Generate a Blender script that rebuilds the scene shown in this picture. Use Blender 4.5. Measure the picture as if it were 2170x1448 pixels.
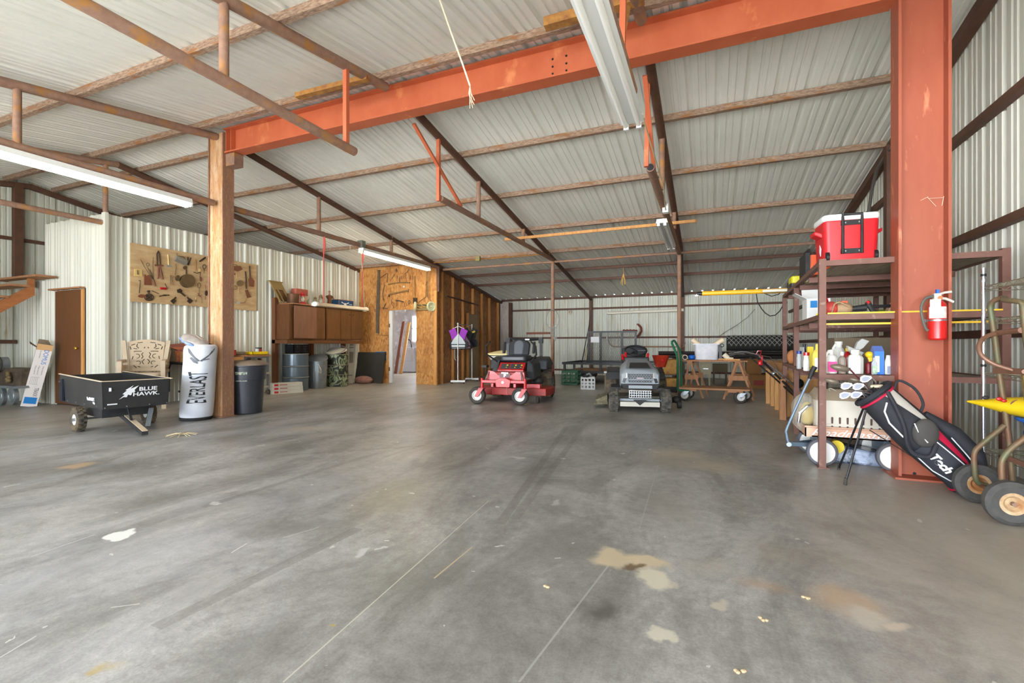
import bpy, bmesh, math, random
from mathutils import Vector, Matrix, Euler
random.seed(7)
V=Vector; PI=math.pi
C=bpy.context.scene.collection
for o in list(bpy.data.objects): bpy.data.objects.remove(o)
# ---------------------------------------------------------------- camera
SC=bpy.context.scene
YAW=.3985; FPX=996.; HC=1.02
cd=bpy.data.cameras.new('camera'); cam=bpy.data.objects.new('camera',cd); C.objects.link(cam)
cam.location=(0,0,HC); cam.rotation_euler=(PI/2,0,YAW)
cd.sensor_width=36; cd.sensor_fit='HORIZONTAL'; cd.lens=FPX/2170*36; cd.shift_y=8/2170; cd.clip_start=.05; cd.clip_end=300
SC.camera=cam
# ---------------------------------------------------------------- world, sun, fill lamp, window daylight, exposure
w=bpy.data.worlds.new('World'); SC.world=w; w.use_nodes=True
bg=w.node_tree.nodes['Background']; bg.inputs[0].default_value=(.72,.85,1,1); bg.inputs[1].default_value=2.6
def sun():
    l=bpy.data.lights.new('sun','SUN'); l.energy=22; l.angle=.01; l.color=(.93,.97,1)
    o=bpy.data.objects.new('sun',l); C.objects.link(o); o.rotation_euler=(math.radians(28),math.radians(-14),0)
sun()
def area(name,loc,rot,sx,sy,e,col=(1,1,1)):
    l=bpy.data.lights.new(name,'AREA'); l.shape='RECTANGLE'; l.size=sx; l.size_y=sy; l.energy=e; l.color=col
    o=bpy.data.objects.new(name,l); C.objects.link(o); o.location=loc; o.rotation_euler=rot
    return o
# lamp added far outside the open front so light reaches the back wall
area('front_daylight_fill',(-7,-30,1.75),(PI/2,0,0),24,2.8,3300,(.93,.96,1))
area('laundry_window_daylight',(-9.4,15.3,1.5),(-PI/2,0,0),.5,1.2,40,(.9,.95,1))
SC.view_settings.view_transform='Standard'; SC.view_settings.look='None'; SC.view_settings.gamma=1; SC.view_settings.use_curve_mapping=False
SC.view_settings.exposure=1.5
# ---------------------------------------------------------------- site survey helpers: a sighting of the photograph meets a real plane
ca,sa=math.cos(YAW),math.sin(YAW); Rv=V((ca,sa,0)); Fv=V((-sa,ca,0)); C0=V((0,0,HC))
def ray(u,v): return Rv*((u-1085)/FPX)+Fv+V((0,0,(732-v)/FPX))
def G(u,v,z=0): r=ray(u,v); return C0+r*((z-HC)/r.z)
def PX(u,v,x): r=ray(u,v); return C0+r*(x/r.x)
def PY(u,v,y): r=ray(u,v); return C0+r*(y/r.y)
# ---------------------------------------------------------------- mesh builder
MW={}
class M:
    def __init__(s): s.v=[]; s.f=[]; s.k=[]; s.cur=0
    def m(s,i): s.cur=i; return s
    def add(s,vs,fs):
        n=len(s.v); s.v+= [tuple(p) for p in vs]
        for f in fs: s.f.append(tuple(i+n for i in f)); s.k.append(s.cur)
        return s
    def box(s,x0,x1,y0,y1,z0,z1,T=None):
        vs=[V((x,y,z)) for z in (z0,z1) for y in (y0,y1) for x in (x0,x1)]
        if T: vs=[T@p for p in vs]
        return s.add(vs,[(0,2,3,1),(4,5,7,6),(0,1,5,4),(2,6,7,3),(0,4,6,2),(1,3,7,5)])
    def hexa(s,b,t):
        return s.add(list(b)+list(t),[(3,2,1,0),(4,5,6,7),(0,1,5,4),(1,2,6,5),(2,3,7,6),(3,0,4,7)])
    def bar(s,p,q,w,h=None,up=(0,0,1)):
        p=V(p);q=V(q);h=h or w;d=(q-p).normalized();u=V(up)
        if abs(d.dot(u))>.98:u=V((0,1,0))
        a=d.cross(u).normalized()*(w/2);b=a.cross(d).normalized()*(h/2)
        return s.hexa([p-a-b,p+a-b,p+a+b,p-a+b],[q-a-b,q+a-b,q+a+b,q-a+b])
    def cyl(s,p,q,r,r2=None,n=16,cap=True,hollow=0):
        p=V(p);q=V(q);r2=r if r2 is None else r2;d=(q-p).normalized()
        a=d.orthogonal().normalized();b=d.cross(a)
        vs=[];
        for c,rr in ((p,r),(q,r2)):
            vs+=[c+(a*math.cos(2*PI*i/n)+b*math.sin(2*PI*i/n))*rr for i in range(n)]
        fs=[(i,(i+1)%n,(i+1)%n+n,i+n) for i in range(n)]
        if cap: fs+=[tuple(reversed(range(n))),tuple(range(n,2*n))]
        return s.add(vs,fs)
    def tube(s,pts,r,n=8,closed=False,rad=None):
        pts=[V(p) for p in pts];N=len(pts);rings=[];ref=None
        for i,p in enumerate(pts):
            if closed: d=(pts[(i+1)%N]-pts[i-1])
            elif i==0: d=pts[1]-p
            elif i==N-1: d=p-pts[-2]
            else: d=(pts[i+1]-p).normalized()+(p-pts[i-1]).normalized()
            if d.length<1e-9:d=V((0,0,1))
            d.normalize()
            if ref is None: ref=d.orthogonal().normalized()
            ref=(ref-d*ref.dot(d))
            if ref.length<1e-6: ref=d.orthogonal()
            ref.normalize(); b=d.cross(ref); rr=rad[i] if rad else r
            rings.append([p+(ref*math.cos(2*PI*j/n)+b*math.sin(2*PI*j/n))*rr for j in range(n)])
        vs=[p for g in rings for p in g];fs=[]
        for i in range(N if closed else N-1):
            a=i*n;b=((i+1)%N)*n
            fs+=[(a+j,a+(j+1)%n,b+(j+1)%n,b+j) for j in range(n)]
        if not closed: fs+=[tuple(reversed(range(n))),tuple(range((N-1)*n,N*n))]
        return s.add(vs,fs)
    def ring(s,c,ax,R,r,n=24,k=8,sc=(1,1)):
        ax=V(ax).normalized();a=ax.orthogonal().normalized();b=ax.cross(a);c=V(c)
        return s.tube([c+a*R*sc[0]*math.cos(2*PI*i/n)+b*R*sc[1]*math.sin(2*PI*i/n) for i in range(n)],r,k,True)
    def lathe(s,prof,c=(0,0,0),ax=(0,0,1),n=24,sx=1,sy=1,ref=None):
        ax=V(ax).normalized();a=V(ref).normalized() if ref else (V((1,0,0)) if abs(ax.x)<.9 else V((0,1,0)));a=(a-ax*a.dot(ax)).normalized();b=ax.cross(a);c=V(c)
        vs=[];fs=[];K=len(prof)
        for r,z in prof: vs+=[c+ax*z+a*(r*sx*math.cos(2*PI*i/n))+b*(r*sy*math.sin(2*PI*i/n)) for i in range(n)]
        for k in range(K-1): fs+=[(k*n+i,k*n+(i+1)%n,(k+1)*n+(i+1)%n,(k+1)*n+i) for i in range(n)]
        if prof[0]==prof[-1]: return s.add(vs,fs)
        if prof[0][0]>1e-5: fs.append(tuple(reversed(range(n))))
        if prof[-1][0]>1e-5: fs.append(tuple(range((K-1)*n,K*n)))
        return s.add(vs,fs)
    def ell(s,c,r,n=16,k=10,T=None):
        vs=[];fs=[];c=V(c)
        for j in range(k+1):
            t=PI*j/k
            for i in range(n):
                p=V((r[0]*math.sin(t)*math.cos(2*PI*i/n),r[1]*math.sin(t)*math.sin(2*PI*i/n),-r[2]*math.cos(t)))
                vs.append(c+(T@p if T else p))
        for j in range(k): fs+=[(j*n+i,j*n+(i+1)%n,(j+1)*n+(i+1)%n,(j+1)*n+i) for i in range(n)]
        return s.add(vs,fs)
    def prism(s,poly,off):
        poly=[V(p) for p in poly];off=V(off);n=len(poly)
        return s.add(poly+[p+off for p in poly],[tuple(reversed(range(n))),tuple(range(n,2*n))]+[(i,(i+1)%n,(i+1)%n+n,i+n) for i in range(n)])
    def quad(s,a,b,c,d): return s.add([a,b,c,d],[(0,1,2,3)])
    def rbox(s,x0,x1,y0,y1,z0,z1,r=.02,T=None,n=4,taper=0):
        # box with rounded vertical edges
        pts=[]
        for cx,cy,a0 in ((x1-r,y1-r,0),(x0+r,y1-r,PI/2),(x0+r,y0+r,PI),(x1-r,y0+r,3*PI/2)):
            for i in range(n+1):
                t=a0+PI/2*i/n; pts.append((cx+r*math.cos(t),cy+r*math.sin(t)))
        mx,my=(x0+x1)/2,(y0+y1)/2; N=len(pts)
        lo=[V((mx+(x-mx)*(1-taper),my+(y-my)*(1-taper),z0)) for x,y in pts]; hi=[V((x,y,z1)) for x,y in pts]
        vs=lo+hi
        if T: vs=[T@p for p in vs]
        return s.add(vs,[tuple(reversed(range(N))),tuple(range(N,2*N))]+[(i,(i+1)%N,(i+1)%N+N,i+N) for i in range(N)])
    def build(s,name,mats,parent=None,local=False,bevel=0,sub=0,ang=38,norm=True,loc=None):
        me=bpy.data.meshes.new(name); me.from_pydata(s.v,[],s.f)
        if not isinstance(mats,(list,tuple)): mats=[mats]
        for x in mats: me.materials.append(x)
        for p,k in zip(me.polygons,s.k): p.material_index=min(k,len(mats)-1)
        if norm:
            b=bmesh.new(); b.from_mesh(me); bmesh.ops.recalc_face_normals(b,faces=b.faces); b.to_mesh(me); b.free()
        me.shade_smooth(); me.set_sharp_from_angle(angle=math.radians(ang))
        o=bpy.data.objects.new(name,me); C.objects.link(o)
        if parent:
            if not local: me.transform(MW[parent.name].inverted())
            o.parent=parent; MW[o.name]=MW[parent.name]
        else:
            if loc is None:
                xs=[v.co for v in me.vertices]; lo=V([min(p[i] for p in xs) for i in range(3)]); hi=V([max(p[i] for p in xs) for i in range(3)])
                loc=V(((lo.x+hi.x)/2,(lo.y+hi.y)/2,lo.z))
            loc=V(loc)
            if not local: me.transform(Matrix.Translation(-loc))
            o.location=loc; MW[o.name]=Matrix.Translation(loc)
        if bevel:
            d=o.modifiers.new('bevel','BEVEL'); d.width=bevel; d.segments=2; d.limit_method='ANGLE'; d.angle_limit=math.radians(40)
        if sub:
            d=o.modifiers.new('sub','SUBSURF'); d.levels=sub; d.render_levels=sub
        return o
def sm(pts,k=4):
    P=[V(p) for p in pts]; P=[P[0]*2-P[1]]+P+[P[-1]*2-P[-2]]; out=[]
    for i in range(1,len(P)-2):
        for j in range(k):
            t=j/k; a,b,c,d=P[i-1:i+3]; out.append(.5*((2*b)+(c-a)*t+(2*a-5*b+4*c-d)*t*t+(3*b-a-3*c+d)*t**3))
    return out+[P[-2]]
def tag(o,label,cat,group=None,kind=None):
    o['label']=label; o['category']=cat
    if group:o['group']=group
    if kind:o['kind']=kind
    return o
def struct(o): o['kind']='structure'; return o
def thing(name,label,cat,loc=(0,0,0),rz=0,group=None,T=None):
    o=bpy.data.objects.new(name,None); C.objects.link(o); o.empty_display_size=.1
    mt=T if T else Matrix.Translation(V(loc))@Matrix.Rotation(rz,4,'Z')
    o.matrix_world=mt; o.location=mt.translation; o.rotation_euler=mt.to_euler()
    MW[o.name]=mt
    return tag(o,label,cat,group)
def dup(root,loc,rz=None,label=None,tilt=None):
    c=root.copy(); C.objects.link(c); c.location=loc
    if rz is not None: c.rotation_euler=(0,0,rz)
    if tilt is not None: c.rotation_euler=tilt
    if label: c['label']=label
    def rec(a,b):
        for ch in list(a.children):
            k=ch.copy(); C.objects.link(k); k.parent=b; rec(ch,k)
    rec(root,c); return c
def text(name,s,mt,size,mat,parent=None,ext=.001,xs=1,align='CENTER',shear=0,bold=0):
    cu=bpy.data.curves.new(name,'FONT'); cu.body=s; cu.size=size; cu.extrude=ext; cu.align_x=align; cu.align_y='CENTER'; cu.shear=shear; cu.offset=bold
    o=bpy.data.objects.new(name+'_c',cu); C.objects.link(o)
    dg=bpy.context.evaluated_depsgraph_get(); dg.update()
    me=bpy.data.meshes.new_from_object(o.evaluated_get(dg)); bpy.data.objects.remove(o)
    me.transform(mt@Matrix.Diagonal((xs,1,1,1)))
    me.materials.clear(); me.materials.append(mat)
    r=bpy.data.objects.new(name,me); C.objects.link(r)
    if parent: me.transform(MW[parent.name].inverted()); r.parent=parent; MW[r.name]=MW[parent.name]
    return r
def frame(o,x,y):
    # matrix with origin o, text direction x, text up y
    x=V(x).normalized(); y=(V(y)-x*V(y).dot(x)).normalized(); z=x.cross(y)
    return Matrix(((x.x,y.x,z.x,o[0]),(x.y,y.y,z.y,o[1]),(x.z,y.z,z.z,o[2]),(0,0,0,1)))
# ---------------------------------------------------------------- materials
def lin(c):
    return tuple(((x/255)/12.92 if x/255<=.04045 else ((x/255+.055)/1.055)**2.4) for x in c[:3])+(1,)
MC={}
def mat(name,c,r=.55,m=0,c2=None,sc=6,amt=.5,bump=0,bs=None,st=None,c3=None,sc3=2,amt3=.3,trans=0,alpha=1,coat=0,emit=0,sheen=0,detail=5,spec=None):
    if name in MC: return MC[name]
    mt=bpy.data.materials.new(name); mt.use_nodes=True; nt=mt.node_tree; N=nt.nodes; L=nt.links; p=N['Principled BSDF']
    p.inputs['Roughness'].default_value=r; p.inputs['Metallic'].default_value=m; p.inputs['Base Color'].default_value=lin(c)
    if spec is not None: p.inputs['Specular IOR Level'].default_value=spec
    if trans: p.inputs['Transmission Weight'].default_value=trans
    if alpha<1: p.inputs['Alpha'].default_value=alpha
    if coat: p.inputs['Coat Weight'].default_value=coat
    if sheen: p.inputs['Sheen Weight'].default_value=sheen
    if emit:
        p.inputs['Emission Color'].default_value=lin(c); p.inputs['Emission Strength'].default_value=emit
    if c2 or bump:
        tc=N.new('ShaderNodeTexCoord'); mp=N.new('ShaderNodeMapping'); L.new(tc.outputs['Object'],mp.inputs[0])
        if st: mp.inputs['Scale'].default_value=st
        def noise(scale,d=detail):
            n=N.new('ShaderNodeTexNoise'); n.inputs['Scale'].default_value=scale; n.inputs['Detail'].default_value=d; n.inputs['Roughness'].default_value=.62; L.new(mp.outputs[0],n.inputs[0]); return n
        col=None
        if c2:
            n=noise(sc); rp=N.new('ShaderNodeValToRGB'); L.new(n.outputs[0],rp.inputs[0])
            w=.03+.22*(1-amt); rp.color_ramp.elements[0].position=.5-w; rp.color_ramp.elements[1].position=.5+w
            rp.color_ramp.elements[0].color=lin(c); rp.color_ramp.elements[1].color=lin(c2); col=rp.outputs[0]
            if c3:
                n3=noise(sc3); r3=N.new('ShaderNodeValToRGB'); L.new(n3.outputs[0],r3.inputs[0]); r3.color_ramp.elements[0].position=.62-amt3*.3; r3.color_ramp.elements[1].position=.72-amt3*.3
                mx=N.new('ShaderNodeMix'); mx.data_type='RGBA'; L.new(r3.outputs[0],mx.inputs[0]); L.new(col,mx.inputs[6]); mx.inputs[7].default_value=lin(c3); col=mx.outputs[2]
            L.new(col,p.inputs['Base Color'])
        if bump:
            b=N.new('ShaderNodeBump'); b.inputs['Strength'].default_value=bump; b.inputs['Distance'].default_value=.01
            L.new(noise(bs or sc*3).outputs[0],b.inputs['Height']); L.new(b.outputs[0],p.inputs['Normal'])
    MC[name]=mt; return mt
def A(n,*a,**k): return mat(n,*a,**k)
sheet=A('painted_sheet_metal',(218,215,200),.5,0,(205,203,190),1.2,.1,st=(1,1,.25))
sheet_roof=A('roof_sheet_metal',(240,238,228),.45,0,(230,228,216),1.5,.1)
sheet_back=A('stained_wall_sheet',(212,214,200),.5,0,(200,198,180),2.2,.3,st=(5,5,.35),c3=(176,152,112),sc3=3.0,amt3=.12)
rust=A('rusty_pipe',(136,102,84),.72,.05,(158,124,104),14,.35,.25,30,c3=(168,118,66),sc3=5,amt3=.3)
rustd=A('dark_primer_steel',(88,58,44),.65,.1,(104,70,52),10,.3,.2,30)
rustp=A('scaly_purlin_steel',(126,98,80),.8,.05,(176,148,124),16,.6,.3,30,st=(1,4,4),c3=(150,98,52),sc3=4,amt3=.25)
rackm=A('brown_rack_steel',(124,86,74),.6,.1,(112,76,64),9,.3,.1,30,c3=(150,118,104),sc3=12,amt3=.1)
orange=A('orange_primer_steel',(196,104,68),.55,0,(186,92,56),4,.3,.05,20,st=(1,1,.6),c3=(214,132,84),sc3=3,amt3=.02)
orangeR=A('orange_primer_column',(166,88,62),.5,0,(156,78,54),3,.3,.05,20,st=(2,2,.5),c3=(204,126,92),sc3=6,amt3=.05)
ironor=A('yellowed_iron',(176,124,58),.7,.1,(140,90,50),14,.5,.2)
colrust=A('rusty_wide_column',(136,98,80),.75,.05,(160,114,84),5,.3,.25,40,st=(3,3,.5),c3=(184,146,104),sc3=26,amt3=.2)
colweb=A('lit_side_rusty_web',(206,172,136),.75,.0,(186,130,80),7,.5,.25,40,st=(3,3,.5),c3=(140,92,58),sc3=24,amt3=.15)  # paler than the flanges: the light on this face is put into the colour
steel=A('bare_steel',(170,172,176),.35,.85)
chrome=A('chrome',(205,208,214),.2,.95)
galv=A('galvanized_steel',(158,164,168),.42,.7,(138,146,150),9,.3)
black=A('black_paint',(26,26,28),.45)
blackm=A('matte_black_steel',(34,34,36),.6,.2,(48,46,44),8,.4)
rubber=A('rubber',(52,50,48),.82,0,(72,66,58),14,.4,.3,50)
rubberd=A('dusty_rubber',(64,60,54),.85,0,(108,92,68),9,.45,.4,50)
white=A('white_plastic',(232,232,228),.45)
whitep=A('white_paint',(226,226,222),.5,0,(214,212,206),5,.2)
red=A('red_paint',(186,22,26),.35,.0,coat=.4)
redd=A('dusty_red_paint',(176,38,36),.55,0,(150,60,50),8,.3)
yellow=A('yellow_plastic',(238,204,20),.45)
blue=A('blue_plastic',(14,96,190),.4)
green=A('green_paint',(20,92,58),.4)
card=A('cardboard',(178,134,84),.85,0,(166,122,74),7,.3)
cardd=A('dusty_cardboard',(142,124,100),.9,0,(128,112,92),5,.3,st=(3,3,.6))
cardt=A('tan_cardboard',(206,160,108),.85)
wood=A('old_lumber',(172,122,82),.75,0,(152,104,68),6,.4,.15,20,st=(4,4,.5))
woodx=A('old_lumber_lengthwise',(176,128,88),.75,0,(154,108,72),6,.4,.15,20,st=(.5,4,4))
stud=A('pine_stud',(216,158,92),.65,0,(196,134,70),5,.4,st=(6,6,.5),c3=(150,92,48),sc3=3,amt3=.03)
ply=A('weathered_plywood',(206,176,132),.75,0,(186,150,104),3.5,.5,st=(1,1,3.4))
darkwood=A('stained_cabinet_wood',(112,70,36),.5,0,(92,56,28),5,.4,st=(5,5,.6))
fabricb=A('black_fabric',(32,32,36),.8,0,(42,42,46),20,.3,.1,80)
def osb_mat(name,c1,c2,c3,c4):
    mt=bpy.data.materials.new(name); mt.use_nodes=True; nt=mt.node_tree;N=nt.nodes;L=nt.links;p=N['Principled BSDF'];p.inputs['Roughness'].default_value=.6
    tc=N.new('ShaderNodeTexCoord'); mp=N.new('ShaderNodeMapping'); L.new(tc.outputs['Object'],mp.inputs[0]); mp.inputs['Scale'].default_value=(26,26,13)
    nz=N.new('ShaderNodeTexNoise'); nz.inputs['Scale'].default_value=1.2; L.new(mp.outputs[0],nz.inputs[0])
    ad=N.new('ShaderNodeMix'); ad.data_type='VECTOR'; ad.inputs[0].default_value=.35; L.new(mp.outputs[0],ad.inputs[4]); L.new(nz.outputs[1],ad.inputs[5])
    vo=N.new('ShaderNodeTexVoronoi'); vo.inputs['Scale'].default_value=1.6; L.new(ad.outputs[1],vo.inputs[0])
    rp=N.new('ShaderNodeValToRGB'); e=rp.color_ramp.elements; e[0].color=lin(c1);e[0].position=.1;e[1].color=lin(c2);e[1].position=.5
    x=e.new(.75);x.color=lin(c3);x=e.new(.95);x.color=lin(c4)
    sp=N.new('ShaderNodeSeparateColor'); L.new(vo.outputs['Color'],sp.inputs[0]); L.new(sp.outputs[0],rp.inputs[0])
    # broad variation
    n2=N.new('ShaderNodeTexNoise'); n2.inputs['Scale'].default_value=1.4; L.new(tc.outputs['Object'],n2.inputs[0])
    r2=N.new('ShaderNodeValToRGB'); r2.color_ramp.elements[0].position=.35;r2.color_ramp.elements[1].position=.7;r2.color_ramp.elements[0].color=(.72,.66,.6,1);r2.color_ramp.elements[1].color=(1,1,1,1)
    L.new(n2.outputs[0],r2.inputs[0])
    mx=N.new('ShaderNodeMix'); mx.data_type='RGBA'; mx.blend_type='MULTIPLY'; mx.inputs[0].default_value=1; L.new(rp.outputs[0],mx.inputs[6]);L.new(r2.outputs[0],mx.inputs[7])
    L.new(mx.outputs[2],p.inputs[0]); return mt
osb=osb_mat('oriented_strand_board',(192,130,62),(204,146,78),(218,164,98),(172,110,52))
osbd=osb_mat('oriented_strand_board_back',(172,112,66),(192,132,84),(208,150,100),(150,94,54))
def camo_mat():
    mt=bpy.data.materials.new('camouflage_paint'); mt.use_nodes=True; nt=mt.node_tree;N=nt.nodes;L=nt.links;p=N['Principled BSDF'];p.inputs['Roughness'].default_value=.5
    tc=N.new('ShaderNodeTexCoord'); mp=N.new('ShaderNodeMapping'); L.new(tc.outputs['Object'],mp.inputs[0]); mp.inputs['Scale'].default_value=(1,1,.7)
    n=N.new('ShaderNodeTexNoise'); n.inputs['Scale'].default_value=6.5; n.inputs['Detail'].default_value=1.5; n.inputs['Distortion'].default_value=1.6; L.new(mp.outputs[0],n.inputs[0])
    rp=N.new('ShaderNodeValToRGB'); rp.color_ramp.interpolation='CONSTANT'; e=rp.color_ramp.elements; e[0].color=lin((34,36,30)); e[1].position=.45; e[1].color=lin((84,98,60))
    x=e.new(.51);x.color=lin((160,164,140)); x=e.new(.56); x.color=lin((120,132,92)); x=e.new(.62); x.color=lin((40,42,36))
    L.new(n.outputs[0],rp.inputs[0]); L.new(rp.outputs[0],p.inputs[0]); return mt
camo=camo_mat()
def floor_mat():
    mt=bpy.data.materials.new('worn_concrete'); mt.use_nodes=True; nt=mt.node_tree;N=nt.nodes;L=nt.links;p=N['Principled BSDF']
    tc=N.new('ShaderNodeTexCoord'); O=tc.outputs['Object']
    def mapp(scale,rot=0,loc=(0,0,0)):
        m_=N.new('ShaderNodeMapping'); L.new(O,m_.inputs[0]); m_.inputs['Scale'].default_value=scale; m_.inputs['Rotation'].default_value=(0,0,rot); m_.inputs['Location'].default_value=loc; return m_.outputs[0]
    def noise(vec,s,d=6,r=.6,dist=0):
        n=N.new('ShaderNodeTexNoise'); n.inputs['Scale'].default_value=s; n.inputs['Detail'].default_value=d; n.inputs['Roughness'].default_value=r; n.inputs['Distortion'].default_value=dist; L.new(vec,n.inputs[0]); return n.outputs[0]
    def ramp(f,a,b,ca=(0,0,0,1),cb=(1,1,1,1)):
        r=N.new('ShaderNodeValToRGB'); r.color_ramp.elements[0].position=a;r.color_ramp.elements[1].position=b;r.color_ramp.elements[0].color=ca;r.color_ramp.elements[1].color=cb; L.new(f,r.inputs[0]); return r.outputs[0]
    def mix(f,a,b,mode='MIX'):
        m_=N.new('ShaderNodeMix'); m_.data_type='RGBA'; m_.blend_type=mode
        if isinstance(f,(int,float)): m_.inputs[0].default_value=f
        else: L.new(f,m_.inputs[0])
        for i,x in ((6,a),(7,b)):
            if isinstance(x,tuple): m_.inputs[i].default_value=x
            else: L.new(x,m_.inputs[i])
        return m_.outputs[2]
    def math_(op,a,b=None,c=None):
        m_=N.new('ShaderNodeMath'); m_.operation=op
        for i,x in enumerate((a,b,c)):
            if x is None: continue
            if isinstance(x,(int,float)): m_.inputs[i].default_value=x
            else: L.new(x,m_.inputs[i])
        return m_.outputs[0]
    flat=mapp((1,1,1)); st=mapp((1.0,.45,1),.5)
    base=ramp(noise(flat,.55,5,.55,.6),.35,.68,lin((136,134,130)),lin((182,180,177)))
    blot=ramp(noise(st,1.7,9,.72,.8),.44,.60)
    base=mix(math_('MULTIPLY',blot,.55),base,lin((92,89,84)))
    fine=ramp(noise(flat,16,6,.75),.3,.75,(.72,.71,.70,1),(1.2,1.2,1.2,1))
    base=mix(1.0,base,fine,'MULTIPLY')
    vfine=ramp(noise(flat,95,3,.8),.25,.75,(.78,.78,.78,1),(1.22,1.22,1.22,1))
    base=mix(1.0,base,vfine,'MULTIPLY')
    # brownish region and dusty tan film towards the right-hand rack and the side walls
    sx=N.new('ShaderNodeSeparateXYZ'); L.new(O,sx.inputs[0]); X_,Y_=sx.outputs[0],sx.outputs[1]
    nd=noise(mapp((1,1,1),0,(3,5,0)),1.3,7,.7,1.2)
    dustr=ramp(math_('ADD',math_('MULTIPLY',math_('ADD',X_,.15),.55),math_('SUBTRACT',nd,.5)),.25,.75)
    base=mix(math_('MULTIPLY',dustr,.6),base,lin((184,174,158)))
    dustb=ramp(math_('ADD',math_('MULTIPLY',math_('SUBTRACT',Y_,5.4),.22),math_('SUBTRACT',nd,.5)),.1,.8)
    base=mix(math_('MULTIPLY',dustb,.42),base,lin((178,168,152)))
    dustl=ramp(math_('ADD',math_('MULTIPLY',math_('SUBTRACT',-6.6,X_),.5),math_('SUBTRACT',nd,.5)),.1,.7)
    base=mix(math_('MULTIPLY',dustl,.5),base,lin((160,148,130)))
    # bluish sheen of door light on the left, mixed into the concrete colour
    blu=ramp(noise(mapp((.8,.35,1),.6,(9,2,0)),1.2,7,.65,1.),.5,.72)
    lft=ramp(math_('MULTIPLY',math_('ADD',X_,.6),-.4),0,.7)
    base=mix(math_('MULTIPLY',math_('MULTIPLY',blu,lft),.45),base,lin((176,178,184)))
    # patches with their own outline: paint spills, spalls, dried mud
    vecd=N.new('ShaderNodeVectorMath'); vecd.operation='MULTIPLY_ADD'
    nc=N.new('ShaderNodeTexNoise'); nc.inputs['Scale'].default_value=7; nc.inputs['Detail'].default_value=4; L.new(O,nc.inputs[0])
    L.new(nc.outputs[1],vecd.inputs[0]); vecd.inputs[1].default_value=(.22,.22,0); L.new(O,vecd.inputs[2]); WV=vecd.outputs[0]
    def blob(u,v,ru,rv,col,k=1.0,soft=.25,rot=0):
        nonlocal base
        c=G(u,v); a=G(u+ru,v); b=G(u,v+rv); rx=(a-c).length; ry=(b-c).length
        m_=N.new('ShaderNodeMapping'); m_.vector_type='TEXTURE'; m_.inputs['Location'].default_value=(c.x+.11,c.y+.11,0); m_.inputs['Rotation'].default_value=(0,0,YAW+rot); m_.inputs['Scale'].default_value=(rx,ry,1); L.new(WV,m_.inputs[0])
        ln=N.new('ShaderNodeVectorMath'); ln.operation='LENGTH'; L.new(m_.outputs[0],ln.inputs[0])
        f=ramp(ln.outputs['Value'],1-soft,1,(1,1,1,1),(0,0,0,1))
        base=mix(math_('MULTIPLY',f,k),base,lin(col))
    tan=(186,172,148); pale=(205,200,188)
    for a in ((1450,975,140,26,(158,148,132),.6,.7),(1430,960,70,12,tan,.5,.6),(1520,990,60,14,tan,.45,.6),(1420,1075,70,45,(150,144,134),.5,.7),
              (1300,1180,55,26,(196,178,148),.9,.4),(1372,1190,48,20,(200,182,150),.85,.4),(1352,1203,26,9,(104,84,58),.9,.4),(1388,1228,42,26,(200,192,172),.95,.3),
              (1417,1342,26,18,(196,190,174),.95,.3),(1530,1286,30,11,(186,178,162),.9,.4),(1620,1240,60,22,(170,142,116),.55,.7),(1800,1272,90,36,(186,156,124),.6,.6),(1830,1305,70,22,(192,184,172),.7,.5),
              (1905,1326,34,10,(196,182,166),.9,.5),(1500,1200,90,30,(160,150,134),.4,.8),(1262,1300,44,30,(78,74,68),.7,.7),(1640,1170,110,40,(152,144,132),.45,.8),
              (250,1136,26,9,(226,226,222),1,.25),(766,1170,16,8,(190,190,188),.8,.4),(807,1163,8,4,(196,196,192),.8,.4),(160,988,34,7,(190,160,122),.8,.5),(200,1425,34,16,(176,150,78),.7,.6),(430,1245,60,40,(164,162,160),.5,.7),
              (840,1050,90,60,(150,142,112),.45,.9),(650,908,50,5,(176,164,146),.7,.5),(690,1330,8,4,(176,150,60),.8,.4),(460,1068,12,4,(214,214,214),.9,.4),(1175,1065,12,6,(176,176,172),.8,.4),(1098,970,12,4,(190,188,182),.8,.4),
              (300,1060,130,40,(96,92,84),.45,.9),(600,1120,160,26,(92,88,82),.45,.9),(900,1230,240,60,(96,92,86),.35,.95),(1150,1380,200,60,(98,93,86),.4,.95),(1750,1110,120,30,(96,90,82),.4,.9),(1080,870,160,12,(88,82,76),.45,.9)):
        blob(*a)
    # small white paint specks
    vo=N.new('ShaderNodeTexVoronoi'); vo.inputs['Scale'].default_value=9; L.new(WV,vo.inputs[0])
    sp=N.new('ShaderNodeSeparateColor'); L.new(vo.outputs['Color'],sp.inputs[0])
    thr=math_('MULTIPLY',math_('POWER',sp.outputs[0],6.),.17)
    f=math_('LESS_THAN',vo.outputs['Distance'],thr)
    base=mix(math_('MULTIPLY',f,.75),base,lin((206,206,200)))
    # control joint and long scratches
    def seg(p,q,wd,col,k):
        nonlocal base
        a=G(*p);b=G(*q);d=(b-a);Ln=d.length;an=math.atan2(d.y,d.x);c=(a+b)/2
        m_=N.new('ShaderNodeMapping'); m_.vector_type='TEXTURE'; m_.inputs['Location'].default_value=(c.x,c.y,0); m_.inputs['Rotation'].default_value=(0,0,an); m_.inputs['Scale'].default_value=(Ln/2,wd,1); L.new(O,m_.inputs[0])
        s_=N.new('ShaderNodeSeparateXYZ'); L.new(m_.outputs[0],s_.inputs[0])
        fx=math_('LESS_THAN',math_('ABSOLUTE',s_.outputs[0]),1.0); fy=math_('LESS_THAN',math_('ABSOLUTE',s_.outputs[1]),1.0)
        base=mix(math_('MULTIPLY',math_('MULTIPLY',fx,fy),k),base,lin(col))
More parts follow.
